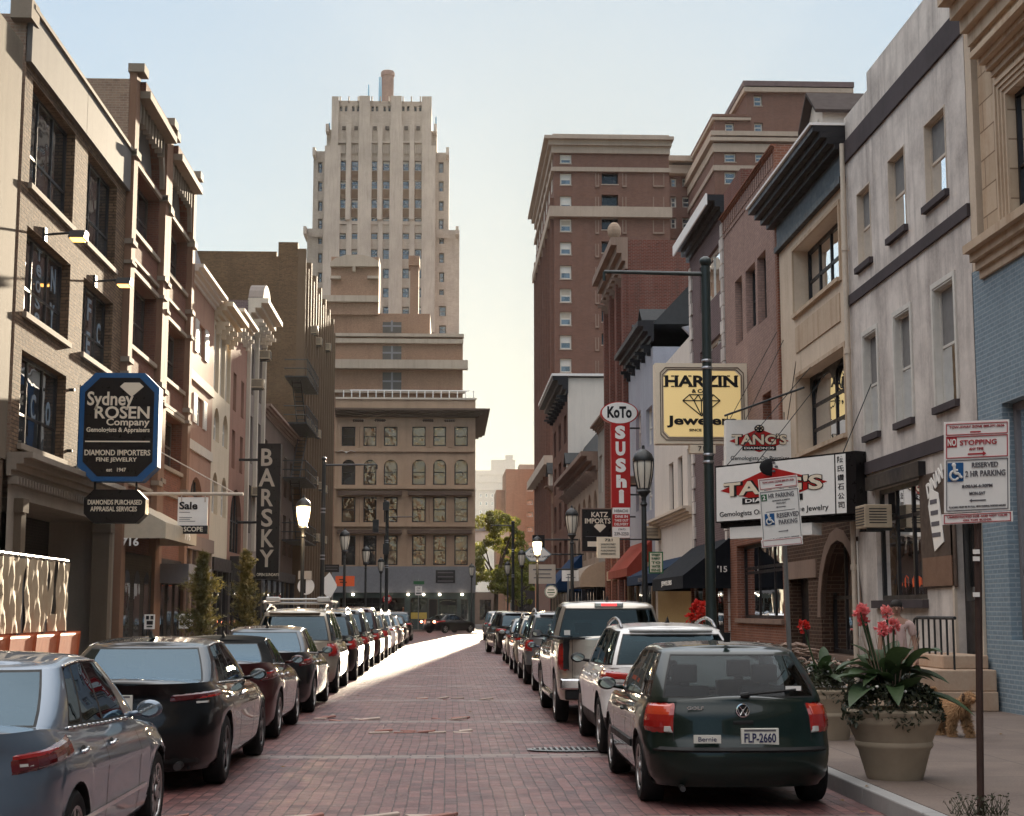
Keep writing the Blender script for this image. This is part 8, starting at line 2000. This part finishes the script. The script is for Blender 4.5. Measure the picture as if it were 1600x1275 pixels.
def grass_planter(cx, cy, lab, h=1.15, n=420, w=1.0):
    pl = thing('grass_planter', lab, 'planter', (cx, cy, .15)); pot(cx, cy, .15, .5, .4, .28, M['terracotta_beige'], pl); bl = MB(); pm_ = MB()
    for i in range(n):
        t = rr.uniform(0, 6.28); L = rr.uniform(.7, 1.1)*h; out = rr.uniform(.25, .8)*w; b = Vector((cx+.15*math.cos(t), cy+.15*math.sin(t), .62)); pts = [b+Vector((out*math.cos(t)*f**1.4, out*math.sin(t)*f**1.4, L*(f-.42*f**3))) for f in [k/7 for k in range(8)]]
        s = Vector((-math.sin(t), math.cos(t), 0))*.007; k0 = len(bl.v)
        for q in pts: bl.v += [tuple(q-s), tuple(q+s)]
        for k in range(7): bl.f.append((k0+2*k, k0+2*k+1, k0+2*k+3, k0+2*k+2))
        if i % 4 == 0:
            for a_, b_2 in zip(pts[4:-1], pts[5:]): pm_.tube(a_, b_2, .022, .016, 5)
            pm_.tube(pts[-1], pts[-1]+(pts[-1]-pts[-2])*.6, .016, .004, 5)
    bl.build('blades', M['leaf_dark'], pl); pm_.build('plumes', M['plume'], pl, smooth=True)
grass_planter(onY(1188, 1000, 22.5).x, 22.5, 'planter of arching purple fountain grass with feathery plumes by the brick shopfront', 1.0, 460, .9)
grass_planter(onY(1290, 1000, 20.6).x, 20.6, 'smaller fountain grass behind the white lattice chair', .75, 260, .7)
grass_planter(onY(1055, 960, 34).x, 34, 'fountain grass planter by the yellow shopfront panel', .8, 200, .7)
# white lattice chair
LCX, LCY = onZ(1296, 1092, .15).x-.02, 20.2
LCX = onY(1296, 1040, LCY).x
lc = thing('lattice_chair', 'white wire lattice garden chair behind the large beige planter', 'chair', (LCX, LCY, .15))
m = MB()
for i in range(6):
    for j in range(7):
        cx, cz = LCX-.24+.095*i+(.047 if j % 2 else 0), .42+.092*j
        m.path([(cx+.045*math.cos(t), LCY+.02*math.sin(3*cx), cz+.045*math.sin(t)) for t in [k*math.pi/4 for k in range(9)]], .009, 5)
m.build('backrest', M['bulb_white'], lc)
m = MB()
for i in range(6):
    for j in range(5): cx, cy_ = LCX-.24+.095*i, LCY+.05+.09*j; m.path([(cx+.045*math.cos(t), cy_+.045*math.sin(t), .6) for t in [k*math.pi/3 for k in range(7)]], .009, 4)
m.build('seat', M['bulb_white'], lc)
for sx in (-.26, .28):
    for sy in (0, .44): m = MB(); m.tube((LCX+sx, LCY+sy, .15), (LCX+sx*.9, LCY+sy, .6 if sy else 1.08), .016, n=6); m.build('leg', M['bulb_white'], lc)
m = MB(); m.box(LCX-.35, LCX+.4, LCY-.1, LCY+.6, .15, .2); m.build('base_block', M['limestone_trim'], lc)
# weeds at the sign post
m = MB()
for i in range(90):
    t = rr.uniform(0, 6.28); b = Vector((4.2+rr.uniform(-.22, .22), 12.25+rr.uniform(-.08, .08), .15)); q = b+Vector((.08*math.cos(t), .08*math.sin(t), rr.uniform(.05, .16))); m.tube(b, q, .004, .001, 3)
    leafquad(m, q, rdir(rr), .02, rr)
o = m.build('weeds', M['leaf_dark'], None); tag(o, 'weeds sprouting at the foot of the nearest sign post', 'weeds', kind='stuff')
tree_ghost = None
# ---------------------------------------------------------------- person and dog
def skin_mesh(name, verts, edges, mat, parent, rootv=0, sub=2):
    me = bpy.data.meshes.new(name); me.from_pydata([v[:3] for v in verts], edges, []); o = bpy.data.objects.new(name, me); COL.objects.link(o)
    md = o.modifiers.new('skin', 'SKIN'); md.use_smooth_shade = True
    if not me.skin_vertices: me.skin_vertices  # layer made by the modifier
    for i, v in enumerate(verts):
        r = v[3]; me.skin_vertices[0].data[i].radius = (r, v[4] if len(v) > 4 else r)
    me.skin_vertices[0].data[rootv].use_root = True
    s = o.modifiers.new('sub', 'SUBSURF'); s.levels = sub; s.render_levels = sub
    dg = bpy.context.evaluated_depsgraph_get(); dg.update(); m2 = bpy.data.meshes.new_from_object(o.evaluated_get(dg)); m2.name = name
    bpy.data.objects.remove(o); o = bpy.data.objects.new(name, m2); COL.objects.link(o); m2.materials.clear(); m2.materials.append(mat)
    for p in m2.polygons: p.use_smooth = True
    if parent: o.parent = parent
    return o
skinm = plain('skin', (.36, .2, .14), .55, var=.15)
def person(x, y, rz, lab, H=1.72):
    r = local('person', lab, 'person'); k = H/1.72
    V = [(0, 0, .93, .14, .1), (0, 0, 1.1, .13, .1), (0, -.01, 1.28, .15, .11), (0, 0, 1.42, .12, .09), (0, .0, 1.5, .055), (0, -.015, 1.56, .06), (0, -.02, 1.63, .085, .095), (0, -.02, 1.7, .06)]
    E = [(i, i+1) for i in range(7)]
    for s in (-1, 1):
        b = len(V); V += [(s*.19, 0, 1.4, .055), (s*.25, .02, 1.14, .042), (s*.27, -.06, .9, .028), (s*.27, -.08, .83, .03)]; E += [(3, b), (b, b+1), (b+1, b+2), (b+2, b+3)]
        for f in range(4): q = len(V); V += [(s*(.262+.012*f), -.1-.01*(f % 2)+.018*(f-1.5)*.0-.02*f*.0, .77-.004*f, .009), (s*(.262+.012*f), -.115+.018*f, .735-.006*(f % 3), .008)]; E += [(b+3, q), (q, q+1)]
        q = len(V); V += [(s*.245, -.12, .81, .010), (s*.24, -.13, .785, .009)]; E += [(b+3, q), (q, q+1)]
        b = len(V); V += [(s*.1, 0, .85, .095), (s*.105, -.02*s, .48, .06), (s*.105, .03, .1, .038), (s*.105, -.02, .045, .04), (s*.11, -.14, .03, .032)]; E += [(0, b), (b, b+1), (b+1, b+2), (b+2, b+3), (b+3, b+4)]
    body = skin_mesh('body', V, E, skinm, r, 0)
    sh = skin_mesh('shirt', [(0, 0, .9, .16, .125), (0, 0, 1.1, .155, .125), (0, -.01, 1.28, .168, .13), (0, 0, 1.41, .13, .1), (0, 0, 1.47, .07), (.2, 0, 1.39, .075), (.24, .015, 1.2, .065), (-.2, 0, 1.39, .075), (-.24, .015, 1.2, .065)], [(0, 1), (1, 2), (2, 3), (3, 4), (3, 5), (5, 6), (3, 7), (7, 8)], plain('shirt_pink', (.6, .42, .38), .85, var=.2), r, 0)
    tr = skin_mesh('trousers', [(0, 0, .9, .155, .12), (.1, 0, .8, .11), (.105, -.02, .45, .075), (.105, .02, .12, .06), (-.1, 0, .8, .11), (-.105, .02, .45, .075), (-.105, .02, .12, .06)], [(0, 1), (1, 2), (2, 3), (0, 4), (4, 5), (5, 6)], plain('trousers_tan', (.2, .15, .11), .85), r, 0)
    m = MB(); m.ell((0, .005, 1.675), .09, .105, .085, 14, 10); m.ell((0, .05, 1.62), .085, .06, .08, 12, 8); m.build('hair', plain('hair_dark', (.03, .025, .022), .7), r, smooth=True)
    m = MB(); m.ell((0, -.115, 1.6), .014, .022, .022, 8, 6); m.build('nose', skinm, r, smooth=True)
    for s in (-1, 1):
        m = MB(); m.ell((s*.033, -.098, 1.632), .014, .008, .007, 8, 6); m.build('eye', MATS['black_ink'], r, smooth=True); m = MB(); m.ell((s*.09, -.01, 1.615), .012, .022, .032, 8, 6); m.build('ear', skinm, r, smooth=True)
        m = MB(); m.ell((s*.11, -.05, .035), .045, .13, .04, 10, 6); m.build('shoe', MATS['black_ink'], r, smooth=True)
    m = MB(); m.ell((0, -.1, 1.565), .026, .008, .006, 8, 6); m.build('mouth', plain('lips', (.25, .08, .07), .5), r, smooth=True)
    r.scale = (k, k, k); r.location = (x, y, .15); r.rotation_euler = (0, 0, rz); return r
pc = onY(1401, 962, 23.2)
person(pc.x, 23.2, R_(-14), 'person with dark hair in a pale pink shirt walking behind the large flower planter')
def dog(x, y, rz, lab):
    r = local('dog', lab, 'dog')
    # faces -Y; wrist and hock joints modelled
    V = [(0, .3, .4, .095), (0, .12, .38, .088), (0, -.1, .37, .105, .115), (0, -.24, .42, .085), (0, -.32, .5, .062), (0, -.38, .53, .07), (0, -.46, .5, .042), (0, -.53, .485, .026), (0, .38, .44, .035), (0, .46, .52, .03), (0, .47, .6, .018)]
    E = [(0, 1), (1, 2), (2, 3), (3, 4), (4, 5), (5, 6), (6, 7), (0, 8), (8, 9), (9, 10)]
    for s, ph in ((-1, .06), (1, -.05)):
        b = len(V); V += [(s*.07, -.16, .3, .055), (s*.075, -.14+ph, .17, .034), (s*.075, -.17+ph*1.6, .05, .024), (s*.075, -.21+ph*1.6, .02, .028)]; E += [(2, b), (b, b+1), (b+1, b+2), (b+2, b+3)]
        b = len(V); V += [(s*.07, .3, .3, .065), (s*.075, .24-ph, .21, .04), (s*.075, .34-ph, .12, .024), (s*.075, .32-ph*1.5, .03, .024), (s*.075, .27-ph*1.5, .02, .027)]; E += [(0, b), (b, b+1), (b+1, b+2), (b+2, b+3), (b+3, b+4)]
    fur = plain('fur_tan', (.34, .18, .09), .9, var=.6, scale=9, spec=.1)
    body = skin_mesh('body', V, E, fur, r, 0); rr = random.Random(4); m = MB()
    me = body.data
    for p in me.polygons:
        c = p.center; n = p.normal
        if c.y < -.47: continue
        for k in range(5):
            t = Vector((rr.uniform(-.4, .4), rr.uniform(-.1, .6), rr.uniform(-.9, -.1))); d = (n*.8+t).normalized(); a = d.cross(n).normalized()*.006 if d.cross(n).length > .01 else Vector((.006, 0, 0)); q = c+rdir(rr)*.012; L = rr.uniform(.02, .055)*(1.3 if c.z < .42 and abs(c.x) < .12 else .8); m.add([q-a, q+a, q+d*L], [(0, 1, 2)])
    m.build('fur', plain('fur_light', (.46, .27, .14), .9, var=.7, scale=14, spec=.1), r)
    dk = plain('fur_dark', (.07, .04, .025), .8)
    m = MB(); m.ell((0, -.555, .49), .018, .014, .014, 8, 6); m.build('nose', MATS['black_ink'], r, smooth=True)
    for s in (-1, 1):
        m = MB(); m.ell((s*.07, -.37, .52), .02, .03, .055, 8, 6); m.build('ear', dk, r, smooth=True); m = MB(); m.ell((s*.033, -.445, .535), .011, .008, .011, 8, 6); m.build('eye', MATS['black_ink'], r, smooth=True)
    r.scale = (1.02, 1.02, .98); r.location = (x, y, .15); r.rotation_euler = (0, 0, rz); return r
dp = onZ(1497, 1152, .15); dog(dp.x+.0, dp.y+.15, R_(12), 'shaggy tan dog trotting on the pavement right of the large planter')

# a gull gliding before the corner block
g_ = onY(541, 707, 120); gb = thing('gull', 'white gull gliding in front of the corner block', 'bird', g_)
m = MB(); m.ell(g_, .09, .22, .07, 10, 8); m.build('body', M['bulb_white'], gb, smooth=True)
for s in (-1, 1): m = MB(); m.prism([g_+Vector((s*.05, -.08, .02)), g_+Vector((s*.35, -.12, .16)), g_+Vector((s*.75, .05, .04)), g_+Vector((s*.33, .08, .14)), g_+Vector((s*.05, .1, .02))], (0, 0, .015)); m.build('wing', M['bulb_white'], gb)
# ---------------------------------------------------------------- light, sky, haze
HAZE = .00008
OVERHEAD_FILL = 3.3  # strength of the added overhead sky fill
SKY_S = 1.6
SUN_EL, SUN_AZ = R_(12.0), R_(4.5)
w = bpy.data.worlds.new('World'); SC.world = w; w.use_nodes = True
nt = w.node_tree; bg = nt.nodes['Background']; sky = nt.nodes.new('ShaderNodeTexSky')
sky.sky_type = 'NISHITA'; sky.sun_disc = False; sky.sun_elevation = SUN_EL; sky.sun_rotation = SUN_AZ
sky.air_density = 1.0; sky.dust_density = 0.35; sky.ozone_density = 1.5; sky.altitude = 50
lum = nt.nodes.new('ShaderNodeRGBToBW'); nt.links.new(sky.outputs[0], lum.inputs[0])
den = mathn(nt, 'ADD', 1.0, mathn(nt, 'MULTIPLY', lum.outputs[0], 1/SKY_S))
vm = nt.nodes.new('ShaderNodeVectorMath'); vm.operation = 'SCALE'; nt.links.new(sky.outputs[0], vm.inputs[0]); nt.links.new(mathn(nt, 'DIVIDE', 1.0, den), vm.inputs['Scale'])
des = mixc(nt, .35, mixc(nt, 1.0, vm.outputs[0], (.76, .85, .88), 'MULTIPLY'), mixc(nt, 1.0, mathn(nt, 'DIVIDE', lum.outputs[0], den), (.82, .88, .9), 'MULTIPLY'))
# added bright fill high in the sky, out of view, lifts the shaded walls
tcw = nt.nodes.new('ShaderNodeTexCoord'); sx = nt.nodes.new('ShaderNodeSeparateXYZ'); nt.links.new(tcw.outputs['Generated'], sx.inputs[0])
overhead_fill = mathn(nt, 'MULTIPLY', ramp(nt, sx.outputs[2], .42, .8), OVERHEAD_FILL)
cl_ = nt.nodes.new('ShaderNodeVectorMath'); cl_.operation = 'SCALE'; cl_.inputs[0].default_value = (1.0, .93, .85); nt.links.new(overhead_fill, cl_.inputs['Scale'])
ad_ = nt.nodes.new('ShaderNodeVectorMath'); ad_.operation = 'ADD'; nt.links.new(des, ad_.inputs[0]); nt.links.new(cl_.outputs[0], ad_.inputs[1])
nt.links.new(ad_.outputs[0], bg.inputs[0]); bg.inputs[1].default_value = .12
sd = bpy.data.lights.new('sun', 'SUN'); sd.energy = 4.6; sd.angle = R_(.6); sd.color = (1, .84, .62)
so = bpy.data.objects.new('sun', sd); COL.objects.link(so)
d = Vector((math.sin(SUN_AZ)*math.cos(SUN_EL), math.cos(SUN_AZ)*math.cos(SUN_EL), math.sin(SUN_EL)))
so.rotation_euler = d.to_track_quat('Z', 'Y').to_euler()
so.location = (0, 0, 60)
SC.view_settings.view_transform = 'Standard'; SC.view_settings.look = 'None'; SC.view_settings.gamma = 1
SC.view_settings.exposure = 2.45
SC.render.engine = 'CYCLES'
SC.cycles.max_bounces = 6; SC.cycles.transparent_max_bounces = 12

m, nt, b = new_mat('haze'); nt.nodes.remove(b); pv = nt.nodes.new('ShaderNodeVolumePrincipled'); pv.inputs['Color'].default_value = (.95, .93, .9, 1); pv.inputs['Density'].default_value = HAZE; pv.inputs['Anisotropy'].default_value = .3
nt.links.new(pv.outputs[0], nt.nodes['Material Output'].inputs['Volume'])
mb = MB(); mb.box(-120, 160, -50, 1500, -1.0, 125); hz_ = mb.build('haze', m, None); tag(hz_, 'thin warm haze down the street', kind='stuff')
SC.cycles.volume_bounces = 0
